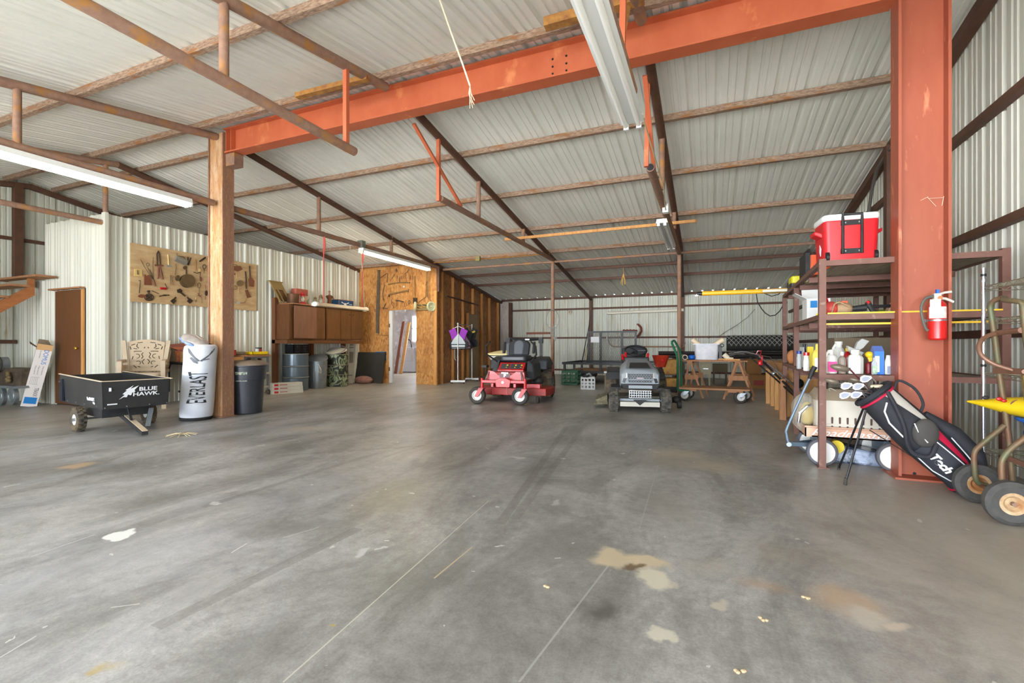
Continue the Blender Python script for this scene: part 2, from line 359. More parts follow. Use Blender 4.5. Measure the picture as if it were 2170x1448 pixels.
    for a in (((600,1446),(1035,1062),.003,(196,190,176),.8),((1100,1446),(1290,1198),.004,(176,174,170),.55),((1355,1120),(1395,985),.004,(170,168,162),.5),((66,1180),(202,1133),.003,(206,206,206),.8),((0,1394),(77,1348),.003,(206,206,206),.7),((490,1172),(523,1152),.004,(208,206,200),.9),
              ((600,1140),(675,1118),.003,(206,206,200),.7),((920,1226),(1000,1160),.004,(196,176,140),.8),((235,1288),(296,1280),.003,(206,206,200),.8),((340,918),(456,884),.006,(200,196,186),.7),((560,968),(900,945),.02,(96,90,82),.35),((430,1075),(800,960),.03,(94,90,84),.35),((330,1330),(760,1120),.035,(92,88,82),.35),((1060,1110),(1200,905),.03,(90,84,78),.35),((1090,1100),(1240,900),.03,(90,84,78),.3)):
        seg(*a)
    L.new(base,p.inputs[0])
    rr=ramp(noise(st,2.2,6,.65,.5),.3,.72,(.30,.30,.30,1),(.52,.52,.52,1)); L.new(rr,p.inputs['Roughness'])
    p.inputs['Specular IOR Level'].default_value=.55
    b=N.new('ShaderNodeBump'); b.inputs['Strength'].default_value=.12; b.inputs['Distance'].default_value=.01; L.new(noise(flat,30,6,.7),b.inputs['Height']); L.new(b.outputs[0],p.inputs['Normal'])
    return mt
# ================================================================ setting
XW=2.2; XG=-11.85; YB=15.94; YR=4.62; YD=4.45; XP=-9.0; YO=10.4
def zp(y):  # purlin line height
    if y<=10.45: return 4.075-.161*abs(y-YR)
    return 4.075-.161*(10.45-YR)-.083*(y-10.45)
def zr(y): return zp(y)-.075
def zs(y): return zp(y)+.045
fl=M().quad((-14,-9,0),(8,-9,0),(8,18,0),(-14,18,0)).build('floor',floor_mat(),loc=(0,0,0)); struct(fl)
grd=A('gravel_yard',(206,204,198),.9,0,(188,186,180),3,.4)
g=M().box(-60,50,-50,-9,-.12,-.02).build('ground',grd); struct(g)
def profile(n,per=.305,hgt=.032):
    pr=[]
    for i in range(n):
        x=i*per
        pr+=[(x,0),(x+.02,hgt),(x+.052,hgt),(x+.072,0),(x+.135,0),(x+.142,.012),(x+.162,.012),(x+.169,0),(x+.212,0),(x+.219,.012),(x+.239,.012),(x+.246,0)]
    pr.append((n*per,0)); return pr
def ribwall(name,o,ux,nx,n,zlo,zhi,mt,skip=None,reverse=False,off=0):
    # vertical ribbed sheet: o origin, ux along, nx rib direction; zlo/zhi callables of distance
    b=M(); ux=V(ux);nx=V(nx);o=V(o);pr=profile(n)
    for (a,ha),(c,hc) in zip(pr,pr[1:]):
        pa=o+ux*a+nx*ha; pc=o+ux*c+nx*hc
        segs=[(zlo(a),zhi(a),zlo(c),zhi(c))]
        if skip and skip[0]<=(a+c)/2<=skip[1]: segs=[(skip[3],zhi(a),skip[3],zhi(c))]+([(zlo(a),skip[2],zlo(c),skip[2])] if skip[2]>0.01 else [])
        for z0,z1,z2,z3 in segs: b.quad(pa+V((0,0,z0)),pc+V((0,0,z2)),pc+V((0,0,z3)),pa+V((0,0,z1)))
    return struct(b.build(name,mt,norm=False))
def ribroof(name,x0,n,y0,y1,mt,zoff=0,skew=0):
    b=M(); pr=profile(n)
    for (a,ha),(c,hc) in zip(pr,pr[1:]):
        b.quad((x0+a,y0,zs(y0)+ha+zoff),(x0+c,y0,zs(y0)+hc+zoff),(x0+c,y1,zs(y1)+hc+zoff),(x0+a,y1,zs(y1)+ha+zoff))
    return struct(b.build(name,mt,norm=False))
ribroof('ceiling',XG-.3,48,-2.6,YR,sheet_roof); ribroof('ceiling',XG-.3,48,YR,10.52,sheet_roof)
ribroof('ceiling',XG-.3,48,10.45,YB+.15,sheet_roof,-.012)
ribwall('wall_back',(-7.35,YB,0),(1,0,0),(0,1,0),32,lambda a:-.02,lambda a:zs(YB)-.0,sheet_back)
ribwall('wall_right',(XW,-2.6,0),(0,1,0),(1,0,0),61,lambda a:-.02,lambda a:zs(-2.6+a)+.01,sheet)
ribwall('wall_left',(XG,-2.6,0),(0,1,0),(-1,0,0),44,lambda a:-.02,lambda a:zs(-2.6+a)+.01,sheet_back)
ribwall('wall_front_light_block',(XG,-2.6,0),(1,0,0),(0,-1,0),11,lambda a:-.02,lambda a:zs(-2.6)+.02,sheet)  # unseen wall stretch, added to hold light off the loft front
# loft room: door wall facing the camera and the long wall with the tool board
xd0,xd1=PY(123,620,YD).x-.02,PY(177,616,YD).x+.1
ribwall('wall_loft_front',(XP,YD,0),(-1,0,0),(0,-1,0),6,lambda a:.0,lambda a:3.15,sheet,skip=(-xd1+XP,-xd0+XP,0,1.96))
ribwall('wall_loft_front',(XP-6*.305,YD,0),(-1,0,0),(0,-1,0),3,lambda a:0,lambda a:2.16,sheet)
ribwall('wall_loft_side',(XP,YD,0),(0,1,0),(1,0,0),20,lambda a:.0,lambda a:3.15,sheet)
b=M(); b.bar((XP+.02,YD-.015,0),(XP+.02,YD-.015,3.16),.1,.05,(0,1,0)); struct(b.build('trim_1',sheet))
b=M(); b.box(XG,XP-.05,YD+.06,YO,2.04,2.14); struct(b.build('ceiling_loft_room',ply))
b=M(); b.box(XP-3.7,-7.3,YO+.1,16.1,2.5,2.55); struct(b.build('ceiling_laundry',whitep))
# OSB-clad utility room, with its doorway
dx0,dx1=PY(825,660,YO).x,PY(882,657,YO).x; XS=-6.45
b=M()
for x0,x1,z0,z1 in ((XP,dx0,0,3.2),(dx1,XS,0,3.12),(dx0,dx1,1.96,3.16)): b.box(x0,x1,YO,YO+.012,z0,z1 if z1<3.19 else zs(YO)-.03)
struct(b.build('wall_utility_front',osb))
XE=-7.12
def xs_(y): return XS+(XE-XS)*(y-YO)/(YB-YO)
b=M()
b.hexa([(XS-.09,YO+.05,0),(XS-.075,YO+.05,0),(XE-.09,YB,0),(XE-.105,YB,0)],[(XS-.09,YO+.05,zs(YO+.05)-.02),(XS-.075,YO+.05,zs(YO+.05)-.02),(XE-.09,YB,zs(YB)-.06),(XE-.105,YB,zs(YB)-.06)])
struct(b.build('wall_utility_side',osbd))
# back room walls seen through the doorway
wr=A('insulated_white_wall',(214,206,204),.5,0,(190,178,178),3,.5,c3=(236,236,238),sc3=4,amt3=.3)
b=M(); b.box(XP-3.6,XE,YB-.3,YB-.26,0,2.55); b.box(XP-3.6,XP-3.56,YO,YB-.3,0,2.55); struct(b.build('wall_laundry',wr))
lw=A('window_daylight',(235,242,255),.5,emit=2.2)
# studs
sds=[(900,920,0),(940,2),(0,0)]
def stud_at(u,w_,z0=0,z1=None,lab=''):
    # find point on side wall line for sight line u
    r=ray(u,700); k=(XE-XS)/(YB-YO)
    t=(XS-k*YO)/(r.x-k*r.y); y=r.y*t; x=r.x*t
    zt=zr(y)-.07 if z1 is None else z1
    b=M().box(x-.085,x,y-.02,y+.02,z0,zt); o=b.build('wall_stud',stud)
    return tag(o,lab,'stud')
for u,z0,z1,lab in ((926,0,2.42,'short pine stud capping the front corner of the strand board room'),(939,0,None,'tall pine stud just behind the corner of the strand board room'),(962,0,None,'second tall pine stud along the open framed side wall'),
    (983,0,None,'third pine stud, behind the purple life vest'),(1004,1.98,None,'cripple pine stud above the tan door panel'),(993,0,2.0,'short pine jamb stud left of the tan door panel'),(1023,0,None,'pine stud right of the tan door panel'),(1039,0,None,'knotty pine stud left of the spreader hopper'),(1057,0,None,'last pine stud beside the white back corner panel')):
    stud_at(u,.04,z0,z1,lab)
p1=PX(935,630,XS);b=M().tube([(XS+.02,YO+.4,2.33),(xs_(13.6)+.02,13.4,2.3)],.022); tag(b.build('conduit',rustd),'thin brown pipe running across the studs of the side wall','pipe')
ya,yb=12.55,13.45
b=M().hexa([(xs_(ya)-.03,ya,0),(xs_(ya)-.0,ya,0),(xs_(yb)-.0,yb,0),(xs_(yb)-.03,yb,0)],[(xs_(ya)-.03,ya,1.98),(xs_(ya),ya,1.98),(xs_(yb),yb,1.98),(xs_(yb)-.03,yb,1.98)])
struct(b.build('door_2',A('tan_door_panel',(168,138,98),.6,0,(150,122,84),4,.4,st=(3,3,.4))))
# white peeling panel in the back corner
b=M(); xa=PY(1062,640,YB-.12).x; xb=PY(1078,640,YB-.12).x
b.box(xa-.02,xb,YB-.14,YB-.04,0,zp(YB)-.08)
for z in (.75,1.5,2.1): b.box(xa-.02,xb,YB-.15,YB-.14,z,z+.015)
struct(b.build('trim_5',A('peeling_white_panel',(206,198,190),.7,0,(188,170,158),5,.5,c3=(130,84,64),sc3=12,amt3=.05,st=(2,2,.4))))
# doors
b=M().box(xd0,xd1-.09,YD-.03,YD+.02,.02,1.95); d1=struct(b.build('door_1',A('brown_door',(108,64,30),.5,0,(96,58,28),4,.3,st=(3,3,.5))))
b=M(); b.ell((xd1-.17,YD-.075,.97),(.03,.02,.03)); b.cyl((xd1-.17,YD-.03,.97),(xd1-.17,YD-.08,.97),.012); b.build('door_knob',A('brass',(200,160,60),.25,.9),d1)
struct(M().box(xd1-.08,xd1-.02,YD-.045,YD+.02,0,1.95).build('trim_2',stud)); struct(M().box(xd1-.02,xd1+.0,YD-.02,YD+.05,0,1.97).build('trim_3',blackm))
struct(M().box(xd0-.1,xd1-.02,YD-.09,YD+.01,1.965,1.99).build('trim_4',wood))
# ================================================================ steel frame
def ibeam(name,lab,a,b_,depth,fw,tw,tf,axis,mt,extra=None,cat='beam'):
    # axis 'z': vertical column, web in the XZ plane; axis 'x': beam along x, web vertical
    t=thing(name,lab,cat,a if axis=='z' else ((a[0]+b_[0])/2,a[1],a[2]))
    x0,y0,z0=a;x1,y1,z1=b_
    if axis=='z':
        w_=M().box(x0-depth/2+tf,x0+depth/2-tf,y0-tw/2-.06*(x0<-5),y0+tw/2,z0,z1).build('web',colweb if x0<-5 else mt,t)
        for s in (-1,1):
            xx=x0+s*depth/2; M().box(min(xx,xx-s*tf),max(xx,xx-s*tf),y0-fw/2,y0+fw/2,z0,z1).build('flange',mt,t)
    else:
        M().box(x0,x1,y0-tw/2,y0+tw/2,z0+tf,z1-tf).build('web',mt,t)
        for z in (z0,z1-tf): M().box(x0,x1,y0-fw/2,y0+fw/2,z,z+tf).build('flange',mt,t)
    return t
cl=ibeam('steel_column','wide rusty steel column with the punching bag leaning on it','' and 0 or (-6.47,YR-.02,0),(-6.47,YR-.02,4.03),.31,.17,.012,.018,'z',colrust,cat='column')
M().box(-6.64,-6.3,YR-.13,YR+.1,0,.015).build('base_plate',colrust,cl)
M().box(-6.305,-6.13,YR-.07,YR+.07,3.55,3.72).build('bearing_plate',rust,cl)
cr=ibeam('steel_column','orange painted steel column holding the fire extinguisher',(1.5,YR-.04,0),(1.5,YR-.04,4.15),.32,.17,.012,.02,'z',orangeR,cat='column')
M().box(1.3,1.74,YR-.19,YR+.1,0,.014).build('base_plate',orangeR,cr)
bm=ibeam('ridge_beam','long orange steel beam spanning between the two columns',(-6.34,YR,3.735),(1.34,YR,4.085),.0,.17,.012,.02,'x',orange)
st_=M()
for x in (-6.3,-6.2): st_.box(x,x+.012,YR-.075,YR,3.755,4.065)
st_.build('stiffener',orange,bm)
bh=M()
for u in (1171,1200):
    for v in (125,141,156): p=PY(u,v-(0 if u<1180 else 7),YR-.012); bh.cyl(p,p+V((0,.004,0)),.011,n=10)
bh.build('bolt_hole',black,bm)
T=[(-6.46,'left'),(-3.4,'middle'),(-.57,'right')]
zc=3.03
def rafter(b,x0,x1,ya,yb,r=.05,dz=0):
    b.tube([(x0,ya,zr(ya)+dz),(x1,yb,zr(yb)+dz)],r,12)
def post(b,x,y,z0,z1,r=.035): b.cyl((x,y,z0),(x,y,z1),r,n=12)
def part(b,n,t,m_=rust): return b.build(n,m_,t)
# truss over the loft wall
t=thing('roof_truss','rusty pipe truss over the loft wall at far left','truss',(-9,0,zc))
b=M();rafter(b,-9,-9,-2.5,YR);part(b,'top_chord',t);b=M();rafter(b,-9,-9,YR,YO+.3);part(b,'top_chord',t,rustd);b=M();b.tube([(-9.02,-2.5,2.98),(-9.02,YD-.02,3.0)],.04,12);part(b,'bottom_chord',t)
b=M();post(b,-9,YD,3.15,zr(YD));part(b,'web_post',t)
t=thing('roof_truss','rusty pipe truss in line with the wide rusty column','truss',(-6.46,0,zc))
b=M();rafter(b,-6.46,-6.46,-2.5,YR-.1);part(b,'top_chord',t);b=M();rafter(b,-6.46,-6.46,YR+.08,YO);b.tube([(-6.46,YO,zr(YO)),(XE+.03,YB-.05,zr(YB)-.02)],.05,12);part(b,'top_chord',t,rustd)
b=M();b.tube([(-6.46,-2.5,zc),(-6.46,YR-.14,zc)],.045,12);part(b,'bottom_chord',t);b=M();b.tube([(-6.46,YR+.1,zc),(-6.46,YO+.05,zc)],.045,12);part(b,'bottom_chord',t)
for y in (.6,2.44,6.42,8.5): b=M();post(b,-6.46,y,zc,zr(y));part(b,'web_post',t)
t=thing('roof_truss','pipe truss above the red mower, cut in two at the beam','truss',(-3.4,0,zc))
b=M();rafter(b,-3.4,-3.4,-2.5,YR-.25);part(b,'top_chord',t);b=M();rafter(b,-3.4,-3.4,YR+.15,10.5);b.tube([(-3.4,10.5,zr(10.5)),(-3.75,YB-.05,zr(YB)-.02)],.05,12);part(b,'top_chord',t,rustd)
b=M();b.tube([(-3.4,-2.5,zc),(-3.4,3.86,zc)],.045,12);part(b,'bottom_chord',t);b=M();b.tube([(-3.4,5.55,zc),(-3.4,10.5,zc)],.045,12);b.cyl((-3.4,5.545,zc),(-3.4,5.56,zc),.036,n=12);part(b,'bottom_chord',t,[rust])
for y in (2.44,6.7,8.65): b=M();post(b,-3.4,y,zc,zr(y));part(b,'web_post',t)
for y0,y1,z0,z1 in ((3.74,3.74,zc-.04,zr(3.7)),(5.5,5.5,zc-.05,zr(5.5))): b=M().bar((-3.4,y0,z0),(-3.4,y1,z1),.045,.045);part(b,'hanger',t,orange)
b=M().bar((-3.4,4.92,3.78),(-3.38,6.1,zc+.04),.04,.03);part(b,'brace',t,orange)
b=M().bar((-4.35,YR-.62,3.87),(-3.35,YR-.6,3.87),.07,.05);part(b,'header_angle',t,ironor)
t=thing('roof_truss','pipe truss above the grey riding mower, cut in two at the beam','truss',(-.57,0,zc))
b=M();rafter(b,-.57,-.57,-2.5,YR-.25);part(b,'top_chord',t);b=M();rafter(b,-.57,-.57,YR+.12,10.5);b.tube([(-.57,10.5,zr(10.5)),(-.8,YB-.05,zr(YB)-.02)],.05,12);part(b,'top_chord',t,rustd)
b=M();b.tube([(-.57,-2.5,zc),(-.57,3.8,zc)],.045,12);part(b,'bottom_chord',t);b=M();b.tube([(-.62,5.5,zc),(-.6,10.5,zc-.06)],.048,14);part(b,'bottom_chord',t)
b=M().cyl((-.62,5.494,zc),(-.62,5.5,zc),.038,n=14);part(b,'pipe_opening',t,black)
for y in (6.35,8.6): b=M();post(b,-.57,y,zc,zr(y));part(b,'web_post',t)
for y in (3.72,5.3): b=M().bar((-.64,y,zc-.06),(-.62,y,zr(y)),.045,.045);part(b,'hanger',t,orange)
b=M().bar((-.6,4.85,3.72),(-.6,5.7,zc),.045,.03);part(b,'brace',t,orange)
b=M().bar((-1.35,YR-.66,3.87),(-.5,YR-.62,3.9),.09,.08);part(b,'header_angle',t,ironor)
b=M().bar((-.64,YR-.62,3.86),(-.74,YR-.55,3.42),.05,.04);part(b,'diagonal_angle',t,ironor)
t=thing('rake_beam','brown steel rake beam along the top of the right wall','beam',(XW-.06,0,0))
b=M();b.bar((XW-.06,-2.5,zr(-2.5)),(XW-.06,YR,zr(YR)),.1,.1);b.bar((XW-.06,YR,zr(YR)),(XW-.06,10.5,zr(10.5)),.1,.1);b.bar((XW-.06,10.5,zr(10.5)),(XW-.06,YB,zr(YB)),.1,.1);part(b,'rafter',t,rustd)
t=thing('rake_beam','brown steel rake beam along the top of the loft gable wall','beam',(XG+.08,0,0))
b=M();b.bar((XG+.08,-2.5,zr(-2.5)),(XG+.08,YR,zr(YR)),.09,.09);b.bar((XG+.08,YR,zr(YR)),(XG+.08,10.5,zr(10.5)),.09,.09);part(b,'rafter',t,rustd)
tag(M().box(XG+.03,XG+.15,YD-.06,YD+.06,2.2,zr(YD)).build('wall_post',rustd),'dark steel post under the peak of the loft gable wall','post')
tag(M().box(XW-.16,XW-.03,PX(1888,500,XW-.1).y-.06,PX(1888,500,XW-.1).y+.06,0,zr(7.4)-.02).build('wall_post',rustd),'dark steel post on the right wall behind the rack','post')
tag(M().box(XW-.14,XW-.03,11.2,11.32,0,zr(11.3)-.05).build('wall_post',rustd),'dark steel post far down the right wall','post')
tag(M().box(XW-.07,XW-.0,-2.5,YB,2.93,3.0).build('wall_girt',rustd),'upper dark girt running the length of the right wall','girt')
tag(M().box(XW-.07,XW-.0,-2.5,YB,1.97,2.04).build('wall_girt',rustd),'middle dark girt running the length of the right wall','girt')
tag(M().box(XW-.07,XW-.0,-2.5,YB,1.08,1.15).build('wall_girt',rustd),'lower dark girt on the right wall behind the racks','girt')
tag(M().box(XG,XG+.06,-2.5,YO,2.95,3.01).build('wall_girt',rustd),'dark girt high on the loft gable wall','girt')
tag(M().box(XG,XG+.06,-2.5,YD,1.05,1.12).build('wall_girt',rustd),'dark girt low on the gable wall beside the staircase','girt')
for y,lab in ((-1.6,'rusty purlin over the open front of the shop'),(.1,'rusty purlin nearest overhead on the front roof slope'),(1.5,'rusty purlin overhead between the front and the beam'),(2.93,'rusty purlin crossing the front roof slope'),(4.27,'rusty purlin on the camera side of the ridge'),(4.95,'rusty purlin just beyond the ridge'),(6.12,'first rusty purlin beyond the orange beam'),(7.47,'second rusty purlin beyond the orange beam'),(8.95,'third rusty purlin beyond the orange beam'),(10.26,'fourth rusty purlin, just before the row of posts')):
    z=zp(y); x0=XG+.1 if y<YO else XS
    tag(M().box(x0,XW-.1,y-.03,y+.03,z-.035,z+.04).build('roof_purlin',rustp),lab,'purlin')
for y,lab,x0 in ((11.9,'brown purlin over the lean-to, nearest the posts',-6.62),(13.15,'brown purlin halfway over the lean-to',-6.8),(YB-.06,'brown eave purlin along the top of the back wall',-7.1)):
    z=zp(y)-.02; tag(M().box(x0,XW-.1,y-.03,y+.03,z-.035,z+.035).build('roof_purlin',rustd),lab,'purlin')
tag(M().tube([(-6.42,10.62,zp(10.6)-.13),(XW-.1,10.62,zp(10.6)-.13)],.03,10).build('header_pipe',rust),'rusty header pipe carried by the row of posts','pipe')
for x,y,z1,lab in ((-3.42,10.6,zc,'brown pipe post behind the red mower'),(-.6,10.6,zc-.05,'brown pipe post behind the platform truck')):
    tag(M().cyl((x,y,0),(x,y,z1),.042,n=14).build('pipe_post',rust),lab,'post')
tag(M().box(-6.47,-6.39,YO-.03,YO+.04,2.4,zc).build('corner_post',rustd),'dark steel post at the top corner of the strand board room','post')
for x,lab in ((-3.75,'dark steel post on the back wall left of the ramp gate'),(-.8,'dark steel post on the back wall behind the platform truck'),(xb+.06,'dark steel post in the back left corner')):
    tag(M().box(x-.05,x+.05,YB-.13,YB-.03,0,zr(YB)-.03).build('wall_post',rustd),lab,'post')
for z,lab in ((2.28,'upper brown girt across the back wall'),(1.28,'middle brown girt across the back wall'),(.16,'bottom dark girt along the back wall')):
    tag(M().box(-7.1,XW-.1,YB-.06,YB-.0,z-.03,z+.03).build('wall_girt',rustd),lab,'girt')
# ================================================================ left side
def obx(name,o,x,y,dx,dy,dz,mats,parent=None,bevel=0,inset=None):
    F_=frame(o,x,y); b=M().box(0,dx,0,dy,0,dz,T=F_); return b.build(name,mats,parent,bevel=bevel)
def simple(b,name,mats,label,cat,group=None,**k): return tag(b.build(name,mats,**k),label,cat,group)
# staircase
x0=-10.8; t=thing('staircase','open wooden staircase climbing to the loft at far left','staircase',(x0,3,0))
pt=PX(74,626,x0); pb=pt+V((0,-2.5,-1.93)); up=V((0,-.2,.27))
M().prism([pt,pt+V((0,0,.3)),pt+V((0,-.09,.3)),pt+V((0,-.09,.13)),pt+V((0,-2.6,-1.8)),pb],(-.04,0,0)).build('stringer',A('orange_lit_lumber',(176,112,62),.6,0,(156,94,50),5,.4,st=(5,1,3)),t)
for i in range(9):
    y=pt.y-.07-i*.27; z=pt.z+.165-i*.208
    if z>0.1: M().box(x0-.95,x0+.03,y-.26,y,z-.035,z).build('tread',wood,t)
M().box(x0-.75,x0-.1,pt.y-.06,pt.y-.03,pt.z+.15,pt.z+.27).build('riser',A('grey_board',(168,160,140),.8),t)
M().box(x0-.98,-10.33,pt.y-.18,YD-.05,2.17,2.205).build('landing_board',wood,t)
# machine on wheels at the left edge
t=thing('workshop_machine','dirty grey motor-driven machine on small grey wheels beside the stairs','machine',(-11.2,3.95,0))
for u,r_ in ((1,.155),(27,.14)):
    p=PY(u,840,3.93); M().cyl(p+V((0,-.02,0)),p+V((0,.03,0)),r_,n=28).ring(p+V((0,-.02,0)),(0,1,0),r_*.6,.01).build('wheel',galv,t)
p=PY(-12,818,3.93);q=PY(38,820,3.93);M().box(p.x,q.x,3.88,4.25,p.z-.02,p.z+.02).build('frame_shelf',galv,t)
b=M().box(p.x,q.x-.02,3.98,4.26,p.z+.02,p.z+.30); b.build('housing',A('oily_steel',(72,62,52),.7,.2,(104,88,70),9,.5),t)
b=M(); c=PY(12,800,3.9)
for i in range(14): a=i*.9; b.ell(c+V((.06*math.cos(a)*random.random(),.03,.07*math.sin(a))),(.03,.03,.03),8,6)
b.build('motor',A('dirty_brass',(120,100,64),.7,.2),t)
p=PY(-2,772,3.95); M().cyl(p+V((0,-.05,0)),p+V((0,.1,0)),.12,n=28).build('pulley',galv,t); M().ring(p+V((0,-.02,0)),(0,1,0),.125,.018).build('belt',rubber,t)
# leaning carton
B0=G(51,863)+V((.0,.06,0)); T0=PY(99,727,4.22); ax=(T0-B0); L_=ax.length; ax.normalize(); sd=V((.37,.93,0)); sd=(sd-ax*sd.dot(ax)).normalized()
t=thing('long_carton','tall white and brown cardboard carton leaning beside the brown door','carton',B0)
F_=frame(B0-sd*.1,sd,ax); bm_=M().box(0,.19,0,L_-.1,-.14,0,T=F_); bm_.build('box',[cardd],t)
M().box(-.002,.192,0,L_-.13,0,.003,T=F_).build('printed_side',A('white_carton_print',(224,214,208),.7),t)
M().box(0,.19,L_-.13,L_-.03,0,.004,T=F_).build('top_band',cardt,t)
b=M()
b.prism([F_@V(p) for p in ((-.0,L_-.1,-.14),(-.0,L_-.1,0),(-.09,L_-.05,.01),(-.1,L_-.03,-.13))],V((.0,0,.004)))
b.prism([F_@V(p) for p in ((0,L_-.1,-.14),(.19,L_-.1,-.14),(.12,L_+.02,-.22),(.0,L_+.02,-.2))],V((.0,0.004,.0)))
b.prism([F_@V(p) for p in ((.19,L_-.1,-.14),(.19,L_-.03,0),(.1,L_-.0,.0),(.08,L_-.0,-.13))],V((.0,0,.004)))
b.build('flap',cardd,t)
bl=A('blue_ink',(20,120,190),.6); blk=A('black_ink',(30,30,32),.6); wh=A('white_ink',(235,235,235),.6)
M().box(.02,.17,.05,.16,.003,.005,T=F_).build('blue_label',bl,t)
def onface(s,x,y,size,m_,xs=1,up=1):
    # text running down the carton
    return text('lettering',s,F_@frame((x,y,.004),(0,-1,0),(1,0,0)),size,m_,t,.0006,xs)
onface('DOMUS',.125,L_-.24,.085,bl,.85); onface('TRAXX',.13,.25,.075,blk,.6); onface('LED LIGHTING',.06,L_-.2,.02,blk)
for i,x in enumerate((.05,.09,.14)): onface('Wrap-round 4 ft',x,L_-.47,.022,blk)
b=M()
for i in range(5): b.box(.03+i*.02,.032+i*.02,.38,.5,.003,.0045,T=F_)
b.box(.03,.13,.38,.382,.003,.0045,T=F_).box(.03,.13,.5,.502,.003,.0045,T=F_); b.build('print_table',blk,t)
# ---- dump cart
RZ=math.atan2(-.17,.985); t=thing('dump_cart','black steel yard cart with its tow bar resting on the floor','cart',(-6.85,3.49,0),RZ)
X1,X0,W=.66,-.76,.315; Z0,Z1=.295,.615
blkp=A('cart_black_paint',(44,44,46),.42,.1,(56,55,54),6,.3); edge=A('dusty_edge',(196,176,150),.8)
def side(n,p,m_=blkp): M().prism(p,(0,0,0)) 
def panel(name,a,b_,c,d,th,m_=None):
    o=M().prism([a,b_,c,d],th).build(name,m_ or blkp,t,local=True); return o
fl_=.015
panel('front_panel',(X1,-W,Z0),(X1,W,Z0),(X1+fl_,W+fl_,Z1),(X1+fl_,-W-fl_,Z1),(-.01,0,0))
panel('side_panel',(X0,-W,Z0+.0),(X1,-W,Z0),(X1+fl_,-W-fl_,Z1),(X0-.02,-W-fl_,Z1+.04),(0,.01,0))
panel('side_panel',(X0,W,Z0),(X1,W,Z0),(X1+fl_,W+fl_,Z1),(X0-.02,W+fl_,Z1+.04),(0,-.01,0))
panel('tailgate',(X0,-W,Z0),(X0,W,Z0),(X0-.02,W+fl_,Z1+.02),(X0-.02,-W-fl_,Z1+.02),(.01,0,0))
panel('bed',(X0,-W,Z0),(X1,-W,Z0),(X1,W,Z0),(X0,W,Z0),(0,0,.01))
b=M(); b.bar((X1+fl_+.004,-W-fl_,Z1),(X1+fl_+.004,W+fl_,Z1),.018,.01).bar((X0-.02,-W-fl_,Z1+.04),(X1+fl_,-W-fl_,Z1),.02,.01).bar((X0-.02,W+fl_,Z1+.04),(X1+fl_+.05,W+fl_,Z1),.02,.01); b.build('rim',edge,t,local=True)
b=M()
for y in (-.3,-.1,.12,.3): b.cyl((X1+.004,y,Z0+.02),(X1+.012,y,Z0+.02),.007,n=8)
for z in (.33,.4,.56): b.cyl((X0+.08,-W-.002-(z-Z0)*.12,z),(X0+.08,-W-.014-(z-Z0)*.12,z),.008,n=8)
for x in (-.5,-.2,.1,.5): b.cyl((x,-W-.002,Z0+.03),(x,-W-.012,Z0+.03),.007,n=8)
b.build('bolt',steel,t,local=True)
M().box(X0+.02,X0+.14,-W-.03,-W-.01,Z0+.02,Z1-.02).build('hinge_plate',A('blue_black_steel',(36,40,52),.4,.3),t,local=True)
b=M().box(-.35,.38,-.24,.24,.17,.29); b.build('axle_box',blkp,t,local=True)
def wheel(parent,c,ax,R,w,rimr,hubm,tm,local=True,knob=0,n=28,hubr=.02,hub2=None,name='wheel',out=None):
    c=V(c);ax=V(ax).normalized();h=w/2
    tire=M().lathe([(rimr,-h*.75),(R*.86,-h),(R*.97,-h*.72),(R,-h*.35),(R,h*.35),(R*.97,h*.72),(R*.86,h),(rimr,h*.75),(rimr,-h*.75)],c,ax,n)
    if knob:
        a=ax.orthogonal().normalized();b2=ax.cross(a)
        for k in range(knob):
            for j,off in enumerate((-h*.55,0,h*.55)):
                th=2*PI*(k+.5*(j%2))/knob; d=a*math.cos(th)+b2*math.sin(th); tg=ax.cross(d)
                F2=frame(c+d*(R*.985)+ax*off,ax,tg); kw=h*.24;kl=PI*R/knob*.55
                tire.box(-kw,kw,-kl,kl,-.008,.012,T=F2) if False else tire.box(-kw,kw,-kl,kl,-.012,.012,T=frame(c+d*R+ax*off,ax,tg))
    o=tire.build(name,tm,parent,local=local)
    hb=M().lathe([(0,-h*.5),(rimr*.35,-h*.5),(rimr*.4,-h*.35),(rimr*.8,-h*.3),(rimr*.92,-h*.8),(rimr*1.02,-h*.8),(rimr*1.02,h*.8),(rimr*.92,h*.8),(rimr*.8,h*.3),(rimr*.4,h*.35),(rimr*.35,h*.5),(0,h*.5)],c,ax,n)
    hh=hb.build('rim',hubm,parent and o,local=local)
    M().cyl(c-ax*(h*1.02),c+ax*(h*1.02),hubr,n=12).build('hub_cap',hub2 or steel,o,local=local)
    return o
for y in (-.35,.35): wheel(t,(0,y,.14),(0,1,0),.14,.1,.062,white,rubberd,knob=16)
M().cyl((0,-.34,.14),(0,.34,.14),.012).build('axle',steel,t,local=True)
b=M().bar((.1,0,.2),(1.05,-.06,.035),.06,.04); b.build('tow_bar',blkp,t,local=True); M().bar((.3,0,.19),(1.06,-.06,.062),.052,.006).build('tow_bar_dirt',edge,t,local=True)
M().bar((.62,-.04,.14),(.45,-.02,.3),.02,.03).build('latch_strut',blkp,t,local=True); M().bar((.62,.12,.05),(.5,.2,.25),.05,.006).build('hitch_plate',galv,t,local=True)
mw=MW[t.name]
ft=frame((X1+.026,0,.47),(0,1,0),(.12,0,1))
text('lettering','BLUE',mw@frame((X1+.03,.1,.505),(0,1,0),(.125,0,1)),.062,wh,t,.002,1.3,bold=.0012); text('lettering','HAWK.',mw@frame((X1+.022,.085,.447),(0,1,0),(.125,0,1)),.062,wh,t,.002,1.3,bold=.0012)
lg=M(); lf=mw@frame((X1+.0262,-.085,.47),(0,1,0),(.125,0,1))
